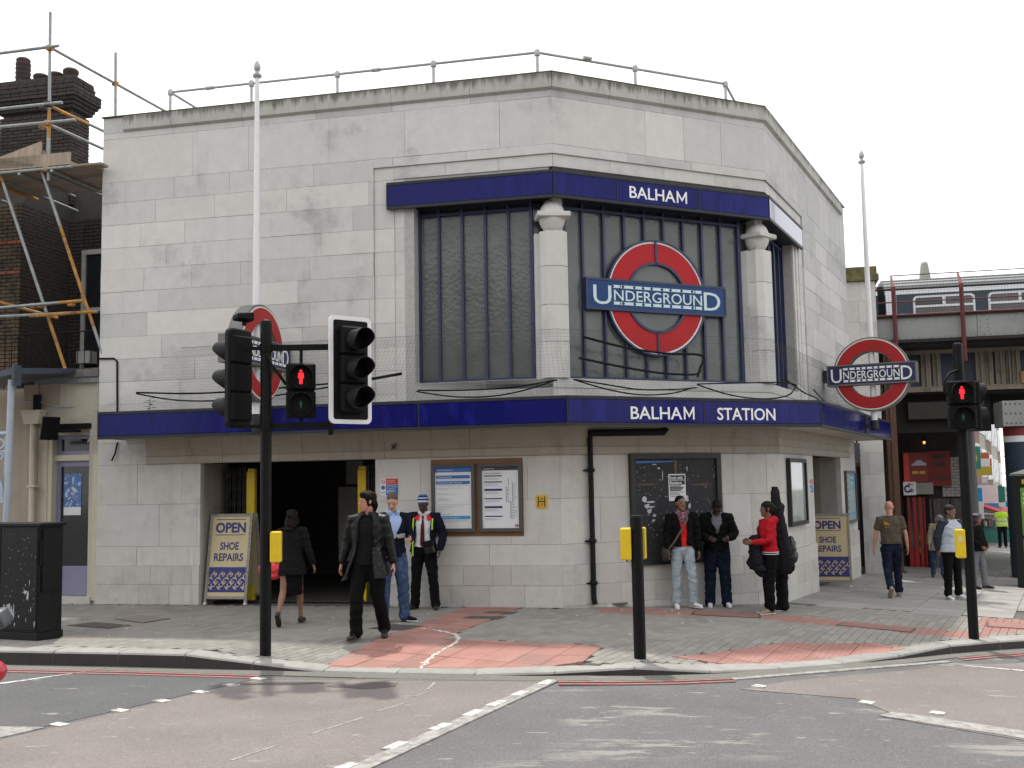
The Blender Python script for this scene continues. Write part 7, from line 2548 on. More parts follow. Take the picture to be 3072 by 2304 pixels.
class Solid(MB):
    """closed overlapping lofts that become one continuous surface"""
    def loft(self, rings, n=14):
        """rings: (centre, x axis vector incl. radius, y axis vector incl. radius)"""
        v, f = [], []
        for c, ax, ay in rings:
            for k in range(n):
                t = 2 * math.pi * k / n
                v.append(c + ax * math.cos(t) + ay * math.sin(t))
        for i in range(len(rings) - 1):
            for k in range(n):
                k2 = (k + 1) % n
                f.append((i * n + k, i * n + k2, (i + 1) * n + k2, (i + 1) * n + k))
        f += [tuple(range(n - 1, -1, -1)), tuple(range((len(rings) - 1) * n, len(rings) * n))]
        return self.add(v, f)
    def limb(self, pts, rs, flat=1.0, n=12, ref=None):
        """tapering limb through pts; flat squeezes the section along ref"""
        rings = []
        ref = ref or Y
        for i, p in enumerate(pts):
            d = (pts[min(i + 1, len(pts) - 1)] - pts[max(i - 1, 0)]).normalized()
            a = d.cross(ref)
            a = a.normalized() if a.length > 1e-3 else X.copy()
            b_ = a.cross(d).normalized()
            rings.append((p, a * rs[i], b_ * rs[i] * flat))
        d0, d1 = (pts[0] - pts[1]).normalized(), (pts[-1] - pts[-2]).normalized()
        rings = [(pts[0] + d0 * rs[0] * .6, rings[0][1] * .6, rings[0][2] * .6)] + rings + [(pts[-1] + d1 * rs[-1] * .6, rings[-1][1] * .6, rings[-1][2] * .6)]
        return self.loft(rings, n)
    def grow(self, name, material, parent, M, voxel, smooth=4, fold=0.0, seed=0, fold_dir=(0, 0, 1)):
        me = bpy.data.meshes.new(name)
        me.from_pydata([tuple(p) for p in self.v], [], self.f)
        bm = bmesh.new()
        bm.from_mesh(me)
        bmesh.ops.recalc_face_normals(bm, faces=bm.faces)
        bm.to_mesh(me)
        bm.free()
        o = bpy.data.objects.new('tmp', me)
        COL.objects.link(o)
        r = o.modifiers.new('r', 'REMESH')
        r.mode, r.voxel_size = 'VOXEL', voxel
        s = o.modifiers.new('s', 'SMOOTH')
        s.factor, s.iterations = .5, smooth
        dg = bpy.context.evaluated_depsgraph_get()
        out = bpy.data.meshes.new_from_object(o.evaluated_get(dg))
        bpy.data.objects.remove(o)
        bpy.data.meshes.remove(me)
        out.name = name
        n = len(out.vertices)
        co = np.empty(n * 3)
        out.vertices.foreach_get('co', co)
        co = co.reshape(-1, 3)
        if fold:
            no = np.empty(n * 3)
            out.vertices.foreach_get('normal', no)
            no = no.reshape(-1, 3)
            x, y, z = co.T
            ph = seed * 1.7
            w = .9 * np.sin(x * 15 + ph) + .8 * np.sin(y * 19 + ph * 2 + z * 5) + .5 * np.sin(x * 31 + y * 23 + ph)
            d = np.sin(z * 52 + w * 1.5 + ph) * (.5 + .5 * np.sin(x * 11 + z * 7 + ph * 3)) + .6 * np.sin(z * 23 + x * 27 + w + ph) + .35 * np.sin(z * 90 + w * 2.2)
            d2 = np.sin(np.arctan2(y, x + 1e-4) * 7 + ph + z * 6) * .5
            co = co + no * ((d + d2) * fold)[:, None]
        V = (np.array(M.to_3x3()) @ co.T).T + np.array(M.translation)
        o0 = np.array([(V[:, 0].min() + V[:, 0].max()) / 2, (V[:, 1].min() + V[:, 1].max()) / 2, V[:, 2].min()])
        out.vertices.foreach_set('co', (V - o0).ravel())
        out.materials.clear()
        for m_ in (material if isinstance(material, (list, tuple)) else [material]):
            out.materials.append(m_)
        out.polygons.foreach_set('use_smooth', [True] * len(out.polygons))
        out.update()
        return link(name, out, parent, Vector(o0))

SKULL = [(0.0, .022, .022, .060), (.010, .036, .034, .058), (.03, .048, .048, .045), (.055, .058, .066, .030), (.085, .066, .083, .016), (.115, .072, .093, .006), (.145, .075, .098, 0), (.175, .073, .096, -.003), (.205, .060, .079, -.005), (.226, .036, .048, -.006), (.235, .012, .016, -.006)]

def person(label, x, y, face, h, skin, pose, wear, hair=None, voxel=.010, sex='m', group=None, zoff=0.0):
    s = h / 1.75
    f = Vector((face[0], face[1], 0)).normalized()
    r_ = Vector((f.y, -f.x, 0))
    gz_ = pave_z(x, y) + .003 + zoff
    P = lambda k, d: pose.get(k, d)
    # --- skeleton (local: +x the figure's right, +y ahead)
    hipw, shw = (.09, .185) if sex == 'm' else (.095, .165)
    legs = {}
    low = 9
    for sd, sg in (('R', 1), ('L', -1)):
        fl, kn, ab = rad(P('thigh' + sd, 0)), rad(P('knee' + sd, 0)), rad(P('abd' + sd, 2))
        hip = Vector((sg * hipw, 0, 0))
        td = Vector((sg * math.sin(ab), math.sin(fl) * math.cos(ab), -math.cos(fl) * math.cos(ab)))
        knee = hip + td * .435
        a2 = fl - kn
        sdv = Vector((sg * math.sin(ab) * .6, math.sin(a2), -math.cos(a2))).normalized()
        ank = knee + sdv * .415
        fp = rad(P('foot' + sd, 0))           # toe-down angle
        fy = rad(P('toe' + sd, 10)) * sg
        fd = Vector((math.sin(fy) * math.cos(fp), math.cos(fy) * math.cos(fp), -math.sin(fp)))
        fu = Vector((math.sin(fy) * math.sin(fp), math.cos(fy) * math.sin(fp), math.cos(fp)))
        legs[sd] = (hip, knee, ank, fd, fu)
        low = min(low, (ank - fu * .085 - fd * .06).z, (ank - fu * .085 + fd * .19).z)
    pz = -low
    pel = Vector((0, 0, pz))
    for sd in legs:
        hip, knee, ank, fd, fu = legs[sd]
        legs[sd] = (hip + pel, knee + pel, ank + pel, fd, fu)
    lean, side, tw = rad(P('lean', 2)), rad(P('side', 0)), rad(P('twist', 0))
    RT = Matrix.Rotation(-lean, 3, 'X') @ Matrix.Rotation(side, 3, 'Y') @ Matrix.Rotation(tw, 3, 'Z')
    def T(px, py, zz):
        """point of the trunk; zz measured on a standing figure with hips at .92"""
        v = Vector((px, py, zz - .92))
        if zz < .95:
            return pel + v
        return pel + Vector((0, 0, .03)) + RT @ Vector((px, py, zz - .95))
    M = Matrix(((r_.x * s, f.x * s, 0, x), (r_.y * s, f.y * s, 0, y), (0, 0, s, gz_), (0, 0, 0, 1)))
    rootg = thing('person', label, 'person', (x, y, gz_), group)
    fat = P('fat', 1.0)
    sh = {'R': T(shw, 0, 1.425), 'L': T(-shw, 0, 1.425)}
    arms = {}
    for sd, sg in (('R', 1), ('L', -1)):
        u, fo = P('arm' + sd, ((sg * .12, -.02, -1), (sg * .05, .15, -1)))
        e = sh[sd] + Vector(u).normalized() * .29
        w = e + Vector(fo).normalized() * .255
        arms[sd] = (sh[sd], e, w, Vector(fo).normalized())
    nb = T(0, -.005, 1.47)
    hy, hp, hr = P('head', (0, 5, 0))
    HR = RT @ Matrix.Rotation(-rad(hy), 3, 'Z') @ Matrix.Rotation(-rad(hp), 3, 'X') @ Matrix.Rotation(rad(hr), 3, 'Y')
    hb_ = T(0, .01, 1.52)
    def Hd(px, py, zz):
        return hb_ + HR @ Vector((px, py - .01, zz))
    # --- body, one continuous surface
    b = Solid()
    trunk = [(.86, .10, .07, 0), (.93, .150, .098, 0), (1.02, .135, .09, .002), (1.12, .130, .088, .004), (1.25, .148, .098, .006), (1.35, .155, .095, 0), (1.42, .135, .075, -.006), (1.47, .07, .055, -.008)]
    b.loft([(T(0, cy, zz), (RT @ X) * rx * fat * (shw / .185 if zz > 1.2 else 1), (RT @ Y) * ry * fat) for zz, rx, ry, cy in trunk])
    b.limb([T(0, -.012, 1.44), T(0, -.006, 1.50), Hd(0, -.012, .05)], [.062, .054, .052], n=12)
    b.loft([(Hd(0, cy, zz), (HR @ X) * rx, (HR @ Y) * ry) for zz, rx, ry, cy in SKULL], 18)
    b.loft([(Hd(0, .098, .128), (HR @ X) * .008, (HR @ Z) * .006), (Hd(0, .106, .108), (HR @ X) * .011, (HR @ Y) * .012), (Hd(0, .112, .092), (HR @ X) * .016, (HR @ Y) * .014), (Hd(0, .098, .082), (HR @ X) * .012, (HR @ Y) * .008)], 8)
    for sg in (-1, 1):
        b.loft([(Hd(sg * .074, -.005, .085), (HR @ X) * .006, (HR @ Y) * .010), (Hd(sg * .080, -.006, .10), (HR @ X) * .008, (HR @ Y) * .016), (Hd(sg * .082, -.010, .125), (HR @ X) * .008, (HR @ Y) * .020), (Hd(sg * .078, -.012, .14), (HR @ X) * .005, (HR @ Y) * .010)], 8)
        b.loft([(Hd(sg * .012, .086, .137), (HR @ Y) * .010, (HR @ Z) * .007), (Hd(sg * .034, .083, .140), (HR @ Y) * .011, (HR @ Z) * .008), (Hd(sg * .056, .062, .135), (HR @ Y) * .009, (HR @ Z) * .007)], 8)
    b.loft([(Hd(0, .088, .018), (HR @ X) * .020, (HR @ Y) * .012), (Hd(0, .086, .005), (HR @ X) * .016, (HR @ Y) * .012)], 8)
    for sd, sg in (('R', 1), ('L', -1)):
        a, e, w, fo = arms[sd]
        b.limb([a, a.lerp(e, .5), e, e.lerp(w, .35), w], [.052, .047, .038, .039, .026], n=12)
        # hand: palm, four unequal curled fingers, thumb from its side
        inn = Vector(P('palm' + sd, (-sg, .1, 0)))
        inn = (inn - fo * inn.dot(fo)).normalized()
        ac = fo.cross(inn).normalized()
        p0, p1 = w + fo * .01, w + fo * .085
        b.loft([(w, ac * .026, inn * .020), (w + fo * .03, ac * .036, inn * .015), (p1, ac * .040, inn * .013), (p1 + fo * .008, ac * .034, inn * .010)], 10)
        curl = P('curl' + sd, .5)
        for q, ln in ((-.030, .066), (-.010, .078), (.011, .074), (.031, .058)):
            k0 = p1 + ac * q
            d1 = (fo + inn * curl * .55).normalized()
            d2 = (fo * (1 - curl * .5) + inn * curl * 1.5).normalized()
            b.limb([k0, k0 + d1 * ln * .5, k0 + d1 * ln * .5 + d2 * ln * .5], [.0095, .009, .0075], n=8)
        ts = -1 if (ac.dot(Y) < 0) else 1
        t0 = w + fo * .025 + ac * .026 * ts
        b.limb([t0, t0 + (fo * .7 + ac * ts * .7 + inn * .35).normalized() * .034, t0 + (fo * .85 + ac * ts * .45 + inn * .5).normalized() * .066], [.013, .0115, .009], n=8)
        hip, knee, ank, fd, fu = legs[sd]
        b.limb([hip, hip.lerp(knee, .5), knee, knee.lerp(ank, .3), knee.lerp(ank, .7), ank], [.082 * fat, .070, .052, .054, .038, .036], n=12)
        b.limb([ank - fu * .05 - fd * .02, ank - fu * .045 + fd * .10, ank - fu * .062 + fd * .16], [.036, .034, .026], n=10)
    body = b.grow('body', SK[skin], rootg, M, voxel * .85, 3)
    # --- face details
    dark = skin in ('dark', 'mid')
    b = MB(M)
    fr = Matrix.Identity(4)
    def hball(bb, c, rr):
        Tm = Matrix.Translation(Hd(*c)) @ HR.to_4x4()
        bb.ball((0, 0, 0), rr, 6, Tm)
    for sg in (-1, 1):
        b = MB(M); hball(b, (sg * .032, .087, .118), (.011, .007, .005)); b.build('eye', m_eye, rootg, smooth=True)
    if voxel < .013:
        b = MB(M); hball(b, (0, .0945, .050), (.025, .009, .0065)); b.build('lips', m_lipd if dark else m_lip, rootg, smooth=True)
        if hair and not wear.get('nobrow'):
            b = MB(M)
            for sg in (-1, 1):
                hball(b, (sg * .034, .092, .141), (.018, .006, .0035))
            b.build('eyebrows', hair[1], rootg, smooth=True)
    # --- hair
    if hair:
        b = Solid()
        def hl(c, rr):
            b.ball((0, 0, 0), rr, 10, Matrix.Translation(Hd(*c)) @ HR.to_4x4())
        kind = hair[0]
        g = {'crop': .0, 'short': .005, 'bushy': .014}.get(kind, .006)
        if kind != 'fringe':
            hl((0, -.014, .165), (.0795 + g, .102 + g, .080 + g))
            hl((0, -.048, .115), (.070 + g, .058 + g, .07))
        if kind == 'quiff':
            hl((0, .035, .215), (.062, .060, .034)); hl((0, -.085, .07), (.062, .035, .075)); hl((0, -.08, .03), (.05, .03, .04)); hl((.066, .0, .11), (.016, .035, .05)); hl((-.066, .0, .11), (.016, .035, .05))
        if kind == 'long':
            hl((0, -.035, .13), (.098, .105, .12)); hl((0, -.085, .02), (.095, .055, .12)); hl((0, -.09, -.06), (.10, .05, .08)); hl((.07, -.03, .05), (.035, .05, .10)); hl((-.07, -.03, .05), (.035, .05, .10))
        if kind == 'bob':
            hl((0, -.03, .14), (.100, .108, .105)); hl((.075, -.015, .08), (.035, .065, .085)); hl((-.075, -.015, .08), (.035, .065, .085)); hl((0, -.07, .07), (.09, .06, .09)); hl((0, .04, .21), (.07, .06, .035))
        if kind == 'tied':
            hl((0, -.11, .13), (.05, .06, .05)); hl((0, -.12, .08), (.03, .03, .05)); hl((.062, .02, .12), (.018, .03, .05)); hl((-.062, .02, .12), (.018, .03, .05))
        b.grow('hair', hair[1], rootg, M, .009, 2, fold=.008 if kind == 'long' else (.003 if kind in ('bob', 'quiff', 'bushy') else .0), seed=len(label))
    hat = wear.get('hat')
    if hat:
        b = Solid()
        b.ball((0, 0, 0), (.088, .108, .092), 12, Matrix.Translation(Hd(0, -.016, .185)) @ HR.to_4x4())
        b.loft([(Hd(0, -.018, .150), (HR @ X) * .083, (HR @ Y) * .106), (Hd(0, -.018, .162), (HR @ X) * .089, (HR @ Y) * .112), (Hd(0, -.018, .19), (HR @ X) * .088, (HR @ Y) * .109)], 18)
        b.grow('hat', hat, rootg, M, .009, 2)
    # --- trousers or skirt
    tr = wear.get('trousers')
    if tr:
        m_, bag, hem = tr
        b = Solid()
        b.loft([(T(0, cy, zz), X * rx * fat, Y * ry * fat) for zz, rx, ry, cy in ((.80, .10, .08, 0), (.86, .158, .108, 0), (.93, .172, .118, 0), (1.0, .160, .110, .004), (1.05, .150, .104, .004))])
        for sd in 'RL':
            hip, knee, ank, fd, fu = legs[sd]
            hp_ = hip + Vector((0, 0, -.03))
            kb = knee + Vector((0, .012, 0))
            end = ank + (knee - ank).normalized() * (.0 if bag > 1.1 else .02) - fu * hem
            b.limb([hp_, hp_.lerp(kb, .35), kb, kb.lerp(end, .35), kb.lerp(end, .75), end], [.098 * bag * fat, .092 * bag, .070 * bag, .070 * bag, .064 * bag, .070 * bag], n=14)
        b.grow('trousers', m_, rootg, M, voxel, 3, fold=.0042 * bag, seed=len(label))
    sk = wear.get('skirt')
    if sk:
        b = Solid()
        b.loft([(T(0, cy, zz), X * rx, Y * ry) for zz, rx, ry, cy in ((.44, .16, .15, .02), (.60, .17, .14, .01), (.80, .178, .128, 0), (.93, .172, .122, 0), (1.05, .142, .10, .004))], 20)
        b.grow('skirt', sk, rootg, M, voxel, 3, fold=.004, seed=3)
    # --- shoes
    sm = wear.get('shoes')
    if sm:
        sm = sm if isinstance(sm, tuple) else (sm, None)
        for sd, sg in (('R', 1), ('L', -1)):
            hip, knee, ank, fd, fu = legs[sd]
            c = ank - fu * .085
            ax = fd.cross(fu).normalized()
            b = Solid()
            sec = ((-.065, .028, .030, .035), (-.05, .036, .045, .045), (0, .037, .047, .047), (.05, .037, .040, .040), (.10, .043, .030, .030), (.15, .042, .026, .026), (.185, .030, .022, .022), (.20, .014, .014, .016))
            b.loft([(c + fd * q + fu * (hh + .012), ax * w_, fu * hh) for q, w_, hh, _ in sec], 14)
            so = b.grow('shoe', sm[0], rootg, M, .009, 2)
            b = Solid()
            b.loft([(c + fd * q + fu * .011, ax * w_, fu * .011) for q, w_ in ((-.068, .022), (-.06, .036), (0, .038), (.05, .038), (.10, .045), (.15, .045), (.19, .032), (.208, .012))], 12)
            b.grow('sole', sm[1] or m_rubber, so, M, .007, 1)
    # --- upper garments
    for gi, g in enumerate(wear.get('tops', ())):
        nm, m_, o = g['name'], g['mat'], g
        b = Solid()
        ease = o.get('ease', .012)
        hem = o.get('hem', .88)
        flare = o.get('flare', .0)
        op = o.get('open')
        prof = [(zz, rx, ry, cy) for zz, rx, ry, cy in ((.50, .20, .155, 0), (.62, .195, .15, 0), (.75, .19, .14, 0), (.88, .180, .128, 0), (.96, .170, .120, .0), (1.04, .155, .110, .003), (1.14, .150, .106, .005), (1.26, .165, .112, .006), (1.35, .176, .108, 0), (1.41, .160, .090, -.006), (1.455, .105, .074, -.012), (1.485, .078, .068, -.014)) if zz >= hem - .02]
        bell = P('belly', 0)
        rings = []
        for zz, rx, ry, cy in prof:
            k = max(0, (1.0 - zz) / .5) * flare
            kk = fat * (shw / .185 if zz > 1.2 else 1)
            yb_ = bell * math.exp(-((zz - 1.05) / .13) ** 2)
            rings.append((zz, rx * kk + ease + k, ry * fat + ease + k * .8 + yb_ * .5, cy + yb_ * .5))
        def trunk_ax(zz):
            return (RT @ X, RT @ Y) if zz >= .95 else (X, Y)
        if not op:
            b.loft([(T(0, cy, zz), trunk_ax(zz)[0] * rx, trunk_ax(zz)[1] * ry) for zz, rx, ry, cy in rings], 20)
        else:
            n = 30
            t = .028
            v, fcs = [], []
            for zz, rx, ry, cy in rings:
                ph = op(zz)
                for side_ in (0, 1):
                    for k in range(n + 1):
                        a = math.pi / 2 + ph + (2 * math.pi - 2 * ph) * k / n
                        e_ = 0 if side_ == 0 else -t
                        ux, uy = trunk_ax(zz)
                        edge = o.get('flap', 0) * math.exp(-(min(k, n - k) / 3.0) ** 2) * max(0, (1.25 - zz))
                        v.append(T(0, cy, zz) + ux * (rx + e_ + edge * .6) * math.cos(a) + uy * (ry + e_ + edge) * math.sin(a))
            w_ = 2 * (n + 1)
            for i in range(len(rings) - 1):
                for k in range(n):
                    p = i * w_ + k
                    fcs.append((p, p + 1, p + 1 + w_, p + w_))
                    q = p + n + 1
                    fcs.append((q + w_, q + 1 + w_, q + 1, q))
                for k in (0, n):
                    p, q = i * w_ + k, i * w_ + k + n + 1
                    fcs.append((p, p + w_, q + w_, q) if k == 0 else (q, q + w_, p + w_, p))
            for i in (0, len(rings) - 1):
                for k in range(n):
                    p, q = i * w_ + k, i * w_ + k + n + 1
                    fcs.append((p, q, q + 1, p + 1) if i == 0 else (p + 1, q + 1, q, p))
            b.add(v, fcs)
        sl = o.get('sleeve', 1.0)
        if sl:
            sb = o.get('bulk', 1.0)
            for sd in 'RL':
                a, e, w, fo = arms[sd]
                inn_ = T(0, 0, 1.40)
                if sl >= 1:
                    b.limb([a.lerp(inn_, .35), a, a.lerp(e, .5), e, e.lerp(w, .4), e.lerp(w, .93)], [.075 * sb, .076 * sb, .066 * sb, .056 * sb, .054 * sb, .044 * sb], n=14)
                else:
                    b.limb([a.lerp(inn_, .35), a, a.lerp(e, sl)], [.073, .074, .068], n=14)
        if o.get('collar'):
            ux, uy = RT @ X, RT @ Y
            for k in range(9):
                ang = math.pi * (1.5 + (k - 4) / 4 * .82)
                c = T(0, -.008, 1.485) + ux * math.cos(ang) * .082 + uy * math.sin(ang) * .082
                b.ball(tuple(c), (.03, .03, .038), 6)
        if o.get('hood'):
            b.ball(tuple(T(0, -.10, 1.46)), (.11, .07, .075), 8)
            b.ball(tuple(T(.07, -.05, 1.475)), (.06, .06, .04), 6)
            b.ball(tuple(T(-.07, -.05, 1.475)), (.06, .06, .04), 6)
        b.grow(nm, m_, rootg, M, voxel, 3, fold=o.get('fold', .0045), seed=gi * 3 + len(label))
    return rootg, M, T, arms, legs, Hd, HR, RT

def extra(M, name, m_, parent, fn, **kw):
    b = MB(M)
    fn(b)
    return b.build(name, m_, parent, **kw)
c_black = cloth('black_cloth', (.0055, .0055, .006))
c_black2 = cloth('charcoal_cloth', (.009, .009, .010))
c_wax = mat('waxed_black_coat', (.0075, .0075, .008), .42, spec=.22, var=.3, scale=12, bump=.3, bscale=70)
c_navy = cloth('navy_cloth', (.008, .010, .020))
c_denim = cloth('blue_denim', (.040, .068, .14), col2=(.075, .11, .20), c2scale=7)
c_denimd = cloth('dark_denim', (.008, .012, .026), col2=(.016, .023, .047), c2scale=6)
c_denimp = cloth('pale_denim', (.30, .36, .40), col2=(.42, .47, .50), c2scale=6)
c_white = cloth('white_cotton', (.66, .66, .69))
c_sky = cloth('pale_blue_cotton', (.34, .45, .70))
c_red = cloth('red_cotton', (.42, .012, .022))
c_redb = cloth('bright_red', (.62, .02, .02))
c_olive = cloth('olive_cotton', (.085, .072, .052))
c_beige = cloth('beige_coat', (.30, .255, .19))
c_greyj = cloth('pale_grey_nylon', (.40, .44, .50), rough=.6)
c_slate = cloth('slate_nylon', (.028, .034, .048), rough=.6)
c_hivis = cloth('hi_vis_yellow', (.40, .62, .05))
c_grey = cloth('grey_cotton', (.16, .16, .18))
c_silver = cloth('reflective_silver', (.55, .57, .58), rough=.4)
c_maroon = cloth('maroon_silk', (.09, .012, .018), rough=.6)
h_black = mat('black_hair', (.010, .009, .008), .6, spec=.12, var=.3, scale=60, bump=.6, bscale=130)
h_brown = mat('dark_brown_hair', (.009, .006, .0045), .6, spec=.10, var=.3, scale=60, bump=.6, bscale=130)
h_grey = mat('grey_hair', (.20, .20, .20), .6, var=.3, scale=60, bump=.6, bscale=130)
h_crop = mat('cropped_brown_hair', (.085, .05, .035), .7, var=.3, scale=90, bump=.6, bscale=200)
h_plum = mat('plum_hair', (.045, .015, .03), .5, var=.3, scale=60, bump=.6, bscale=130)
s_black = mat('black_leather', (.012, .012, .012), .35, var=.2)
s_white = mat('white_trainer', (.66, .66, .68), .5, var=.08)
s_brown = mat('brown_trainer', (.26, .20, .15), .6, var=.3, scale=40)
def stripes(name, cols, width):
    """knitted bands by height"""
    m = mat(name, cols[0], .9, var=.05)
    N, L, bs_ = nodes_of(m)
    geo = N.new('ShaderNodeNewGeometry')
    sp = N.new('ShaderNodeSeparateXYZ')
    L.new(geo.outputs['Position'], sp.inputs[0])
    md = N.new('ShaderNodeMath'); md.operation = 'DIVIDE'; md.inputs[1].default_value = width * len(cols)
    fr = N.new('ShaderNodeMath'); fr.operation = 'FRACT'
    L.new(sp.outputs[2], md.inputs[0]); L.new(md.outputs[0], fr.inputs[0])
    cr = N.new('ShaderNodeValToRGB')
    cr.color_ramp.interpolation = 'CONSTANT'
    e = cr.color_ramp.elements
    e[0].position, e[0].color = 0, (*cols[0], 1)
    e[1].position, e[1].color = 1 / len(cols), (*cols[1], 1)
    for i in range(2, len(cols)):
        q = e.new(i / len(cols)); q.color = (*cols[i], 1)
    L.new(fr.outputs[0], cr.inputs[0]); L.new(cr.outputs[0], bs_.inputs['Base Color'])
    return m
c_beanie = stripes('striped_beanie', [(.015, .02, .06), (.30, .38, .60), (.015, .02, .06), (.10, .14, .34), (.6, .62, .68)], .024)
c_scarf = mat('plaid_scarf', (.13, .035, .06), .9, var=.3, scale=30, col2=(.24, .17, .20), c2scale=26, c2lo=.5, c2hi=.56)
c_plaid = mat('plaid_lining', (.014, .014, .018), .9, col2=(.06, .06, .075), c2scale=30, c2lo=.55, c2hi=.6)
def smooth_open(pts):
    zs, vs = zip(*pts)
    return lambda z: float(np.interp(z, zs, vs))

# 1. man in the long open coat walking to the camera
R = person('man with swept back dark hair and long open black coat walking, looking left', -1.86, 13.62, (-.12, -1), 1.83, 'ruddy',
    dict(thighR=10, kneeR=16, thighL=-4, kneeL=22, footL=14, footR=0, abdR=5, abdL=4, toeR=14, toeL=14, lean=1, fat=1.10, twist=0, head=(62, 4, 0), armR=((.30, -.10, -1), (.24, .10, -1)), armL=((-.28, .0, -1), (-.20, .10, -1))),
    dict(trousers=(c_black, 1.16, .02), shoes=s_black, tops=[dict(name='shirt', mat=c_black2, hem=.90, ease=.004, sleeve=0, fold=.003), dict(name='coat', mat=c_wax, hem=.75, ease=.034, flare=.07, flap=.10, bulk=1.14, open=smooth_open([(.5, .95), (.8, .85), (1.1, .60), (1.3, .42), (1.48, .5)]), collar=True, fold=.0035)]), hair=('quiff', h_brown))
rg, M, T = R[0], R[1], R[2]
def lining(b):
    v = []
    for zz, xi, xo in ((.73, -.12, -.235), (.82, -.11, -.22), (.95, -.10, -.20), (1.10, -.10, -.165)):
        yb = .165 + .05 * (1.1 - zz)
        v += [T(xi, yb + .015, zz), T(xo, yb - .02, zz), T(xi, yb, zz), T(xo, yb - .035, zz)]
    for i in range(3):
        a, c = 4 * i, 4 * i + 4
        b.add([v[a], v[a + 1], v[c + 1], v[c], v[a + 2], v[a + 3], v[c + 3], v[c + 2]], [(0, 1, 2, 3), (7, 6, 5, 4), (0, 4, 5, 1), (1, 5, 6, 2), (2, 6, 7, 3), (3, 7, 4, 0)])
extra(M, 'plaid_lining', c_plaid, rg, lining)
def tail(b):
    b.add([T(.16, .02, .95), T(.20, -.10, .95), T(.36, -.04, .68), T(.25, .10, .72), T(.14, .0, .95), T(.18, -.12, .95), T(.34, -.06, .68), T(.23, .08, .72)], [(0, 1, 2, 3), (7, 6, 5, 4), (0, 4, 5, 1), (1, 5, 6, 2), (2, 6, 7, 3), (3, 7, 4, 0)])
extra(M, 'coat_tail', c_wax, rg, tail)

# 2. man in the navy cardigan, behind him
R = person('man with cropped hair in navy cardigan, pale blue shirt and jeans, looking down', -1.74, 15.25, (.34, -.95), 1.80, 'pale',
    dict(lean=3, head=(22, 24, 0), thighL=3, kneeL=3, toeL=40, toeR=18, abdL=6, abdR=4, armR=((.22, .05, -1), (-.25, .85, -.15)), armL=((-.2, .1, -1), (.25, .9, -.1)), palmR=(-1, 0, .3), palmL=(1, 0, .3), curlR=.9, curlL=.9),
    dict(trousers=(c_denim, 1.18, .03), shoes=(c_navy, s_white), tops=[dict(name='shirt', mat=c_sky, hem=.95, ease=.002, sleeve=0, collar=True, fold=.002), dict(name='cardigan', mat=c_navy, hem=.90, ease=.016, open=smooth_open([(.9, 0), (1.14, .02), (1.3, .45), (1.48, 1.0)]), fold=.004)]), hair=('crop', h_crop))
rg, M, T = R[0], R[1], R[2]
extra(M, 'grey_panel', mat('pale_grey_knit', (.33, .33, .31), .9), rg, lambda b: b.loft([(T(0, .006, 1.10), X * .176, Y * .131), (T(0, .006, 1.17), X * .181, Y * .134)], 24) if isinstance(b, Solid) else b.lathe([(.1, 1.13), (.179, 1.13), (.182, 1.19), (.1, 1.19)], 24, Matrix.Translation(T(0, .008, .92) - Vector((0, 0, .92))) @ Matrix.Diagonal((1, .74, 1, 1))))

# 3. station worker in the striped beanie
R = person('station worker in striped beanie, white shirt, red tie and dark jacket by the notices', -1.42, 16.74, (-.12, -1), 1.73, 'dark',
    dict(lean=3, side=-2, head=(14, 26, 0), abdR=5, abdL=8, toeR=28, toeL=14, thighL=4, kneeL=3, armR=((.30, .12, -1), (.30, .85, .12)), armL=((-.42, -.05, -1), (.15, .28, -1)), palmR=(-.6, 0, .8), curlR=1.0),
    dict(hat=c_beanie, nobrow=1, trousers=(c_black, 1.14, .02), shoes=s_black, tops=[dict(name='shirt', mat=c_white, hem=.93, ease=.006, sleeve=0, collar=True, fold=.003), dict(name='jacket', mat=c_navy, hem=.80, ease=.034, flare=.05, bulk=1.25, flap=.05, open=smooth_open([(.6, 1.0), (1.0, .82), (1.3, .62), (1.48, .95)]), fold=.005)]))
rg, M, T = R[0], R[1], R[2]
def tie(b):
    b.prism([(-.022, 0), (.022, 0), (.014, .05), (-.014, .05)], .108, .118, Matrix.Translation(T(0, 0, 1.40)))
    pts = [(1.40, .013, .104), (1.28, .026, .132), (1.10, .033, .128), (1.00, .036, .124), (.965, .002, .124)]
    v = []
    for zz, w, yy_ in pts:
        v += [T(-w, yy_, zz), T(w, yy_, zz), T(w, yy_ + .008, zz), T(-w, yy_ + .008, zz)]
    for i in range(4):
        a = 4 * i
        b.add(v[a:a + 8], [(0, 1, 5, 4), (1, 2, 6, 5), (2, 3, 7, 6), (3, 0, 4, 7)])
extra(M, 'tie', c_maroon, rg, tie)
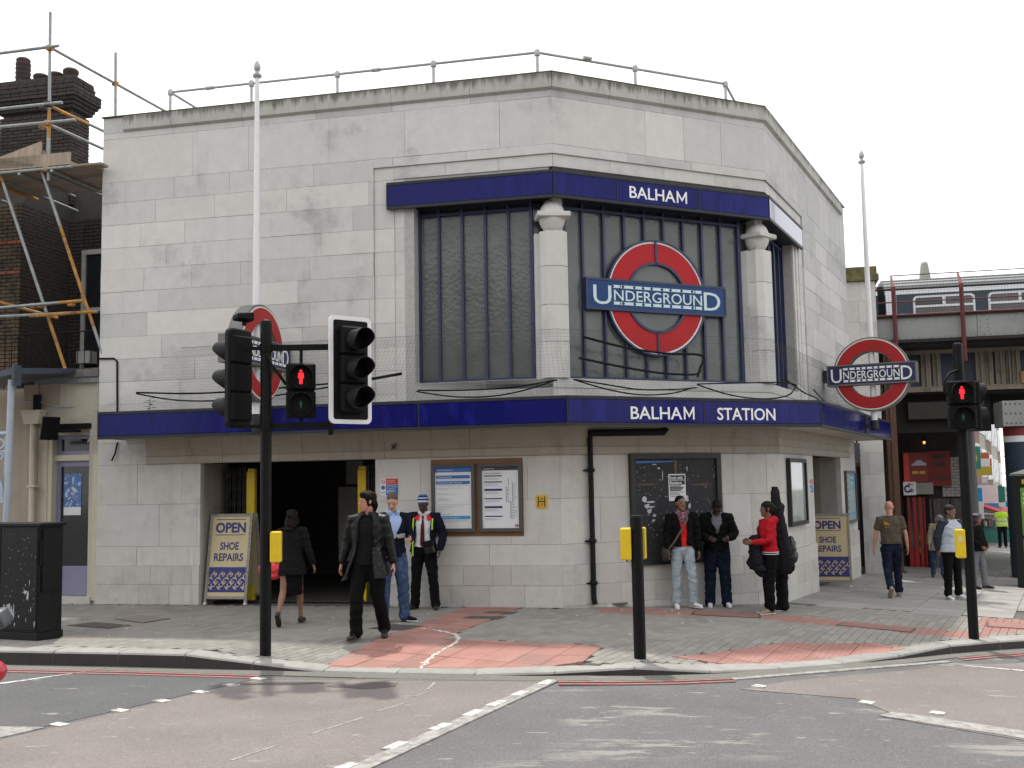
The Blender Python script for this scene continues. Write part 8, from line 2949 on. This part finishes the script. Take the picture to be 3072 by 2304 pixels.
for sg in (1, -1):
    extra(M, 'red_collar', c_redb, rg, lambda b: b.add([T(sg * .055, .075, 1.46), T(sg * .16, .045, 1.47), T(sg * .15, .10, 1.40), T(sg * .07, .125, 1.38), T(sg * .055, .06, 1.46), T(sg * .16, .03, 1.48), T(sg * .15, .085, 1.41), T(sg * .07, .11, 1.38)], [(0, 1, 2, 3), (7, 6, 5, 4), (0, 4, 5, 1), (1, 5, 6, 2), (2, 6, 7, 3), (3, 7, 4, 0)]))
    extra(M, 'hi_vis_band', c_hivis, rg, lambda b: b.add([q for zz, ya in (((1.41, .085), (1.36, .105), (1.30, .118), (1.24, .122)) if sg < 0 else ((1.41, .085), (1.25, .125), (1.05, .118), (.82, .12))) for q in (T(sg * .142, ya + .022, zz), T(sg * .164, ya + .012, zz), T(sg * .164, ya, zz), T(sg * .142, ya, zz))], [f_ for i in range(3) for f_ in ((4*i, 4*i+1, 4*i+5, 4*i+4), (4*i+1, 4*i+2, 4*i+6, 4*i+5), (4*i+3, 4*i, 4*i+4, 4*i+7))]))
pz_ = M @ T(-.12, .16, .93)
pch = thing('waist_pouch', 'black pouch hanging at the waist of the station worker in the beanie', 'pouch', tuple(pz_))
extra(M @ Matrix.Translation(T(-.115, .165, .98)) @ Matrix.Rotation(rad(12), 4, 'Y'), 'case', s_black, pch, lambda b: b.box(-.075, .075, -.045, .045, -.11, .09), bevel=.014)
extra(M @ Matrix.Translation(T(-.115, .165, .98)) @ Matrix.Rotation(rad(12), 4, 'Y'), 'flap', c_black2, pch, lambda b: b.box(-.078, .078, .035, .052, .0, .093), bevel=.006)

# 4. woman going into the ticket hall
R = person('woman in black seen from behind entering the station with a red bag', -3.16, 15.2, (.06, 1), 1.58, 'brown',
    dict(thighR=12, kneeR=6, thighL=-16, kneeL=24, footL=50, footR=0, abdR=1, abdL=1, toeR=2, toeL=2, head=(8, 8, 0), lean=4, armR=((.32, -.05, -1), (.28, .18, -1)), armL=((-.28, .02, -1), (-.1, .45, -.8))),
    dict(skirt=c_black, shoes=s_black, tops=[dict(name='cardigan', mat=c_black2, hem=.76, ease=.022, flare=.05, bulk=1.12)]), hair=('long', h_brown), sex='f')
bg = thing('handbag', 'bright red handbag carried by the woman entering the station', 'bag', (-3.42, 15.22, .72))
b = Solid(); b.ball((-3.44, 15.2, .77), (.20, .09, .115), 12); b.ball((-3.44, 15.2, .69), (.17, .08, .06), 10)
b.grow('pouch', mat('red_leather', (.62, .035, .04), .4, var=.15), bg, Matrix(), .012, 2, fold=.006, seed=2)
b = MB(); b.tube([(-3.56, 15.2, .86), (-3.52, 15.2, 1.0), (-3.42, 15.2, 1.06), (-3.34, 15.2, 1.0), (-3.32, 15.2, .86)], .012); b.build('handle', MATS['red_leather'], bg, smooth=True)

# 5. young man in a scarf and pale jeans
R = person('young man in black bomber jacket, plaid scarf and pale jeans by the poster board', 2.66, 17.06, (.10, -1), 1.74, 'brown',
    dict(lean=0, head=(-14, 0, 3), abdR=3, abdL=4, thighL=7, kneeL=10, toeL=30, toeR=8, armR=((.20, .02, -1), (.04, .22, -1)), armL=((-.20, -.05, -1), (-.06, .12, -1))),
    dict(trousers=(c_denimp, 1.02, .01), shoes=(s_white, s_white), tops=[dict(name='t_shirt', mat=c_redb, hem=.92, ease=.006, sleeve=0), dict(name='jacket', mat=c_black, hem=.93, ease=.026, bulk=1.25, open=smooth_open([(.9, .20), (1.1, .26), (1.35, .3), (1.48, .5)]), fold=.006)]), hair=('crop', h_black))
rg, M, T = R[0], R[1], R[2]
b = Solid()
for k in range(16):
    a = 2 * math.pi * k / 16
    b.ball(tuple(T(.095 * math.cos(a), -.002 + .092 * math.sin(a), 1.475 + .012 * math.sin(3 * a))), (.042, .042, .048), 6)
b.ball(tuple(T(.02, .105, 1.42)), (.075, .04, .07), 8); b.ball(tuple(T(.0, .11, 1.36)), (.05, .03, .06), 8)
b.grow('scarf', c_scarf, rg, M, .010, 2, fold=.006, seed=4)
sb = thing('shoulder_bag', 'brown shoulder bag hanging at the side of the man in the scarf', 'bag', tuple(M @ Vector((.27, .0, .80))))
b = Solid(); b.ball((.27, -.02, .86), (.07, .15, .13), 10); b.grow('pouch', mat('brown_canvas', (.045, .032, .026), .8, var=.2), sb, M, .012, 2, fold=.004)
extra(M, 'strap', mat('tan_strap', (.10, .075, .05), .7), sb, lambda b: b.tube([T(-.08, .04, 1.50), T(-.05, .145, 1.38), T(.06, .16, 1.2), T(.17, .15, 1.03), Vector((.25, .09, .93))], .017, 6), smooth=True)

# 6. young man looking down
R = person('young man in black jacket and dark baggy jeans looking down at his hands', 3.27, 17.42, (-.05, -1), 1.74, 'dark',
    dict(lean=7, head=(0, 46, -2), abdR=4, abdL=4, toeR=6, toeL=6, armR=((.40, .10, -1), (-.50, .80, -.20)), armL=((-.40, .10, -1), (.50, .80, -.20)), curlR=1.1, curlL=1.1, fat=1.04),
    dict(trousers=(c_denimd, 1.30, .035), shoes=(s_white, s_white), tops=[dict(name='hoodie', mat=c_grey, hem=.90, ease=.008, sleeve=0, hood=True), dict(name='jacket', mat=c_black, hem=.86, ease=.034, bulk=1.36, open=smooth_open([(.8, 0), (1.18, .0), (1.30, .20), (1.48, .75)]), fold=.007)]), hair=('crop', h_black))

# 7. woman in red with folded arms and a coat, guitar case on her back
R = person('woman in red tracksuit top with folded arms holding a dark coat', 3.93, 16.62, (-1, -.12), 1.69, 'mid',
    dict(lean=1, head=(4, 0, 0), abdR=1, abdL=2, thighL=5, kneeL=4, toeR=4, toeL=8, armR=((.22, .22, -1), (-.40, .95, -.06)), armL=((-.22, .22, -1), (.40, .95, -.10)), curlR=.8),
    dict(trousers=(c_black, 1.06, .015), shoes=(s_brown, s_white), tops=[dict(name='track_top', mat=c_red, hem=.92, ease=.018, bulk=1.08, hood=True)]), hair=('tied', h_black), sex='f')
rg, M, T = R[0], R[1], R[2]
extra(M, 'hem_stripes', c_white, rg, lambda b: [b.lathe([(.10, z), (.192, z), (.192, z + .010), (.10, z + .010)], 24, Matrix.Translation(T(0, .0, .92) - Vector((0, 0, .92))) @ Matrix.Diagonal((1, .75, 1, 1))) for z in (.925, .955)])
c_puff = cloth('black_padded_nylon', (.010, .011, .014), rough=.6)
ct = thing('folded_coat', 'dark padded coat draped over the arms of the woman in red', 'coat', tuple(M @ Vector((0, .35, .55))))
b = Solid()
b.loft([(Vector((.0, .33, 1.20)), X * .10, Y * .05), (Vector((.02, .36, 1.13)), X * .16, Y * .085), (Vector((.02, .36, .98)), X * .17, Y * .085), (Vector((.01, .34, .80)), X * .18, Y * .10), (Vector((-.01, .30, .66)), X * .17, Y * .11), (Vector((0, .26, .56)), X * .12, Y * .08)], 16)
b.loft([(Vector((.12, .38, .84)), X * .07, Y * .06), (Vector((.12, .42, .74)), X * .08, Y * .05), (Vector((.10, .40, .66)), X * .06, Y * .03)], 10)
b.grow('cloth', c_puff, ct, M @ Matrix.Translation((0, -.13, .04)), .012, 3, fold=.010, seed=6)
gc = thing('guitar_case', 'tall soft black guitar case on the back of the woman in red', 'instrument case', tuple(M @ Vector((.0, -.22, .75))))
GM = M @ Matrix.Translation((.16, -.30, 0)) @ Matrix.Rotation(rad(-3), 4, 'X') @ Matrix.Rotation(rad(58), 4, 'Z')
b = Solid()
b.loft([(Vector((0, 0, .60)), X * .10, Y * .055), (Vector((0, 0, .66)), X * .155, Y * .07), (Vector((0, 0, .85)), X * .16, Y * .075), (Vector((0, 0, 1.05)), X * .13, Y * .072), (Vector((0, 0, 1.20)), X * .115, Y * .068), (Vector((0, 0, 1.45)), X * .085, Y * .06), (Vector((0, 0, 1.68)), X * .06, Y * .05), (Vector((0, 0, 1.80)), X * .055, Y * .045), (Vector((0, 0, 1.865)), X * .035, Y * .03)], 14)
b.v = [Vector((p.x * 1.35, p.y, p.z if p.z < 1.2 else 1.2 + (p.z - 1.2) * 1.22)) for p in b.v]
b.grow('case', mat('case_nylon', (.008, .0085, .010), .7, spec=.25, var=.15, scale=12), gc, GM, .012, 3, fold=.004, seed=1)
extra(M, 'strap', s_black, gc, lambda b: b.tube([T(.12, -.15, 1.42), T(.14, .02, 1.46), T(.13, .13, 1.33), T(.15, .10, 1.10), T(.15, -.08, .98)], .013, 6), smooth=True)
extra(GM, 'pocket', MATS['case_nylon'], gc, lambda b: b.box(-.10, .10, -.12, -.05, .70, 1.02), bevel=.02)

# 8. person half hidden behind her
R = person('person in blue top and black backpack, mostly hidden behind the woman in red', 4.24, 17.14, (-1, .1), 1.68, 'mid',
    dict(head=(0, 0, 0), abdR=3, abdL=3, armR=((.2, .0, -1), (.05, .15, -1))),
    dict(trousers=(c_black2, 1.25, .02), shoes=(c_black2, s_white), tops=[dict(name='top', mat=cloth('royal_blue', (.02, .06, .17)), hem=.86, ease=.022)]), hair=('short', h_black))
bk = thing('backpack', 'black backpack with pale tab worn behind the woman in red', 'backpack', tuple(R[1] @ Vector((0, -.2, .85))))
b = Solid(); b.ball((.0, -.17, 1.02), (.14, .08, .20), 10); b.ball((0, -.19, .88), (.13, .09, .13), 10); b.grow('pack', s_black, bk, R[1], .014, 3, fold=.005)
extra(R[1], 'tab', m_paper, bk, lambda b: b.box(.10, .16, -.24, -.1, 1.14, 1.18))

# 9. bald man walking away
R = person('bald man in olive t-shirt and jeans walking away down the pavement', 7.08, 20.2, (.14, 1), 1.76, 'ruddy',
    dict(thighR=8, kneeR=4, thighL=-14, kneeL=26, footL=48, abdR=2, abdL=3, toeR=8, toeL=6, lean=3, fat=1.10, head=(14, 4, 0), armR=((.30, -.02, -1), (.12, .12, -1)), armL=((-.30, .02, -1), (-.14, .10, -1))),
    dict(trousers=(c_denimd, 1.08, .01), shoes=(s_brown, s_brown), tops=[dict(name='t_shirt', mat=c_olive, hem=.97, ease=.014, sleeve=.62)]))
rg, M, T = R[0], R[1], R[2]
rr_ = random.Random(2)
b = MB(M)
for k in range(16):
    b.ball(tuple(T(-.085 + rr_.gauss(0, .03) + .0, -.121 + .0, 1.335 + rr_.gauss(0, .022))), (.016, .012, .012), 5)
b.build('back_print', mat('orange_print', (.50, .22, .02), .8), rg)
extra(M, 'belt', s_black, rg, lambda b: b.lathe([(.10, .975), (.196, .975), (.196, 1.005), (.10, 1.005)], 24, Matrix.Translation(T(0, .0, .92) - Vector((0, 0, .92))) @ Matrix.Diagonal((1, .71, 1, 1))))

# 10-12. three people by the right signal
R = person('stooping grey haired woman in beige coat and jeans under the bridge', 10.15, 25.85, (-.35, -1), 1.52, 'pale',
    dict(lean=12, side=-7, head=(0, 14, -6), thighL=14, kneeL=10, thighR=-8, kneeR=10, abdL=3, armR=((.25, .05, -1), (.1, .35, -.9)), armL=((-.25, .12, -1), (-.05, .4, -.9))),
    dict(trousers=(c_denim, 1.05, .01), shoes=s_black, tops=[dict(name='coat', mat=c_beige, hem=.76, ease=.026, flare=.03, bulk=1.1, collar=True)]), hair=('bob', h_grey), voxel=.013, sex='f')
hbag = thing('handbag', 'dark handbag on a strap carried by the stooping grey haired woman', 'bag', tuple(R[1] @ Vector((-.15, .2, .85))))
b = Solid(); b.ball((-.14, .22, .92), (.13, .07, .09), 8); b.grow('pouch', s_black, hbag, R[1], .014, 2)
extra(R[1], 'strap', s_black, hbag, lambda b: b.tube([(.10, .26, 1.38), (.0, .30, 1.15), (-.10, .25, .98)], .010, 6))
R = person('man in pale grey and slate jacket with white trainers behind the right signal pole', 8.14, 20.06, (.42, -.9), 1.72, 'brown',
    dict(lean=1, fat=1.22, head=(-12, 6, 0), abdR=4, abdL=4, toeR=20, toeL=10, armR=((.42, -.28, -1), (-.25, -.15, -1)), armL=((-.3, -.1, -1), (.2, -.1, -1))),
    dict(trousers=(c_black, 1.10, .0), shoes=(s_white, s_white), tops=[dict(name='jacket', mat=c_greyj, hem=.86, ease=.030, sleeve=.25, fold=.005), dict(name='jacket_sleeves', mat=c_slate, hem=1.30, ease=.033, bulk=1.22, open=smooth_open([(1.2, 1.7), (1.35, 1.25), (1.48, .9)]))]), hair=('short', mat('salt_pepper_hair', (.030, .028, .027), .6, spec=.12, var=.4, scale=60)))
R = person('woman in black top with plum hair, hidden by the right signal pole', 9.80, 22.8, (.62, -.75), 1.56, 'brown',
    dict(fat=1.16, belly=.08, head=(-6, 8, 0), thighL=8, kneeL=4, thighR=-4, armR=((.25, .0, -1), (-.35, .5, -.5)), armL=((-.3, .0, -1), (.4, .5, -.4))),
    dict(trousers=(c_grey, 1.08, .01), shoes=s_black, tops=[dict(name='top', mat=c_black, hem=.80, ease=.026, flare=.02)]), hair=('bob', h_plum), voxel=.013, sex='f')
extra(R[1], 'hair_band', mat('bright_scarf', (.05, .16, .25), .8, var=.5, scale=60, col2=(.3, .08, .2), c2scale=40), R[0], lambda b: b.loft([(R[5](0, -.015, .19), (R[6] @ X) * .112, (R[6] @ Y) * .122), (R[5](0, -.015, .215), (R[6] @ X) * .104, (R[6] @ Y) * .114)], 20) if hasattr(b, 'loft') else b.ring(0, 0, .10, .115, -.012, .012, 24, M=Matrix.Translation(R[5](0, -.01, .20)) @ R[6].to_4x4() @ Matrix.Rotation(rad(90), 4, 'X')))

# 13+. people beyond the bridge
R = person('bald man in yellow hi-vis waistcoat and black trousers beyond the bridge', 20.9, 46.0, (.25, 1), 1.78, 'ruddy',
    dict(fat=1.12, head=(10, 4, 0), abdR=2, abdL=4, thighL=-6, kneeL=6, armR=((.3, .1, -1), (.1, .5, -.8))),
    dict(trousers=(c_black, 1.05, .01), shoes=s_black, tops=[dict(name='hi_vis_vest', mat=c_hivis, hem=.86, ease=.03, sleeve=.6)]), voxel=.018)
extra(R[1], 'reflective_band', c_silver, R[0], lambda b: [b.lathe([(.10, z), (.222, z), (.222, z + .05), (.10, z + .05)], 20, Matrix.Translation(R[2](0, .0, .92) - Vector((0, 0, .92))) @ Matrix.Diagonal((1, .76, 1, 1))) for z in (.98, 1.13)])
far = (('person in black jacket and pale trousers walking away beyond the bridge', 29.3, 66.5, (.3, 1), c_black, mat('pale_trousers', (.32, .31, .38), .9)),
       ('person in white top beside the one in black jacket beyond the bridge', 30.6, 68.0, (.3, 1), c_white, c_denim),
       ('person in pale blue shirt at the edge of the phone kiosk beyond the bridge', 25.6, 54.5, (-.3, -1), c_sky, c_denimd),
       ('person in dark grey jacket and beige trousers just right of the signal pole', 23.3, 53.0, (-.5, -1), c_slate, c_beige))
for lb, x_, y_, fc, tp, tz in far:
    person(lb, x_, y_, fc, 1.74, 'brown', dict(thighR=10, kneeR=5, thighL=-10, kneeL=14), dict(trousers=(tz, 1.05, .01), shoes=s_black, tops=[dict(name='jacket', mat=tp, hem=.86, ease=.02)]), hair=('short', h_black), voxel=.022, zoff=.0 if 'beige' not in lb else .75)
bx = thing('street_planter', 'dark green street planter the far person in grey stands on beyond the bridge', 'planter', (23.3, 53.0, pave_z(23.3, 53.0)))
b = MB(Matrix.Translation((23.3, 53.0, pave_z(23.3, 53)))); b.box(-.9, .9, -.5, .5, 0, .75); b.box(-.96, .96, -.56, .56, .66, .74); b.build('tub', m_fgreen, bx, bevel=.02)
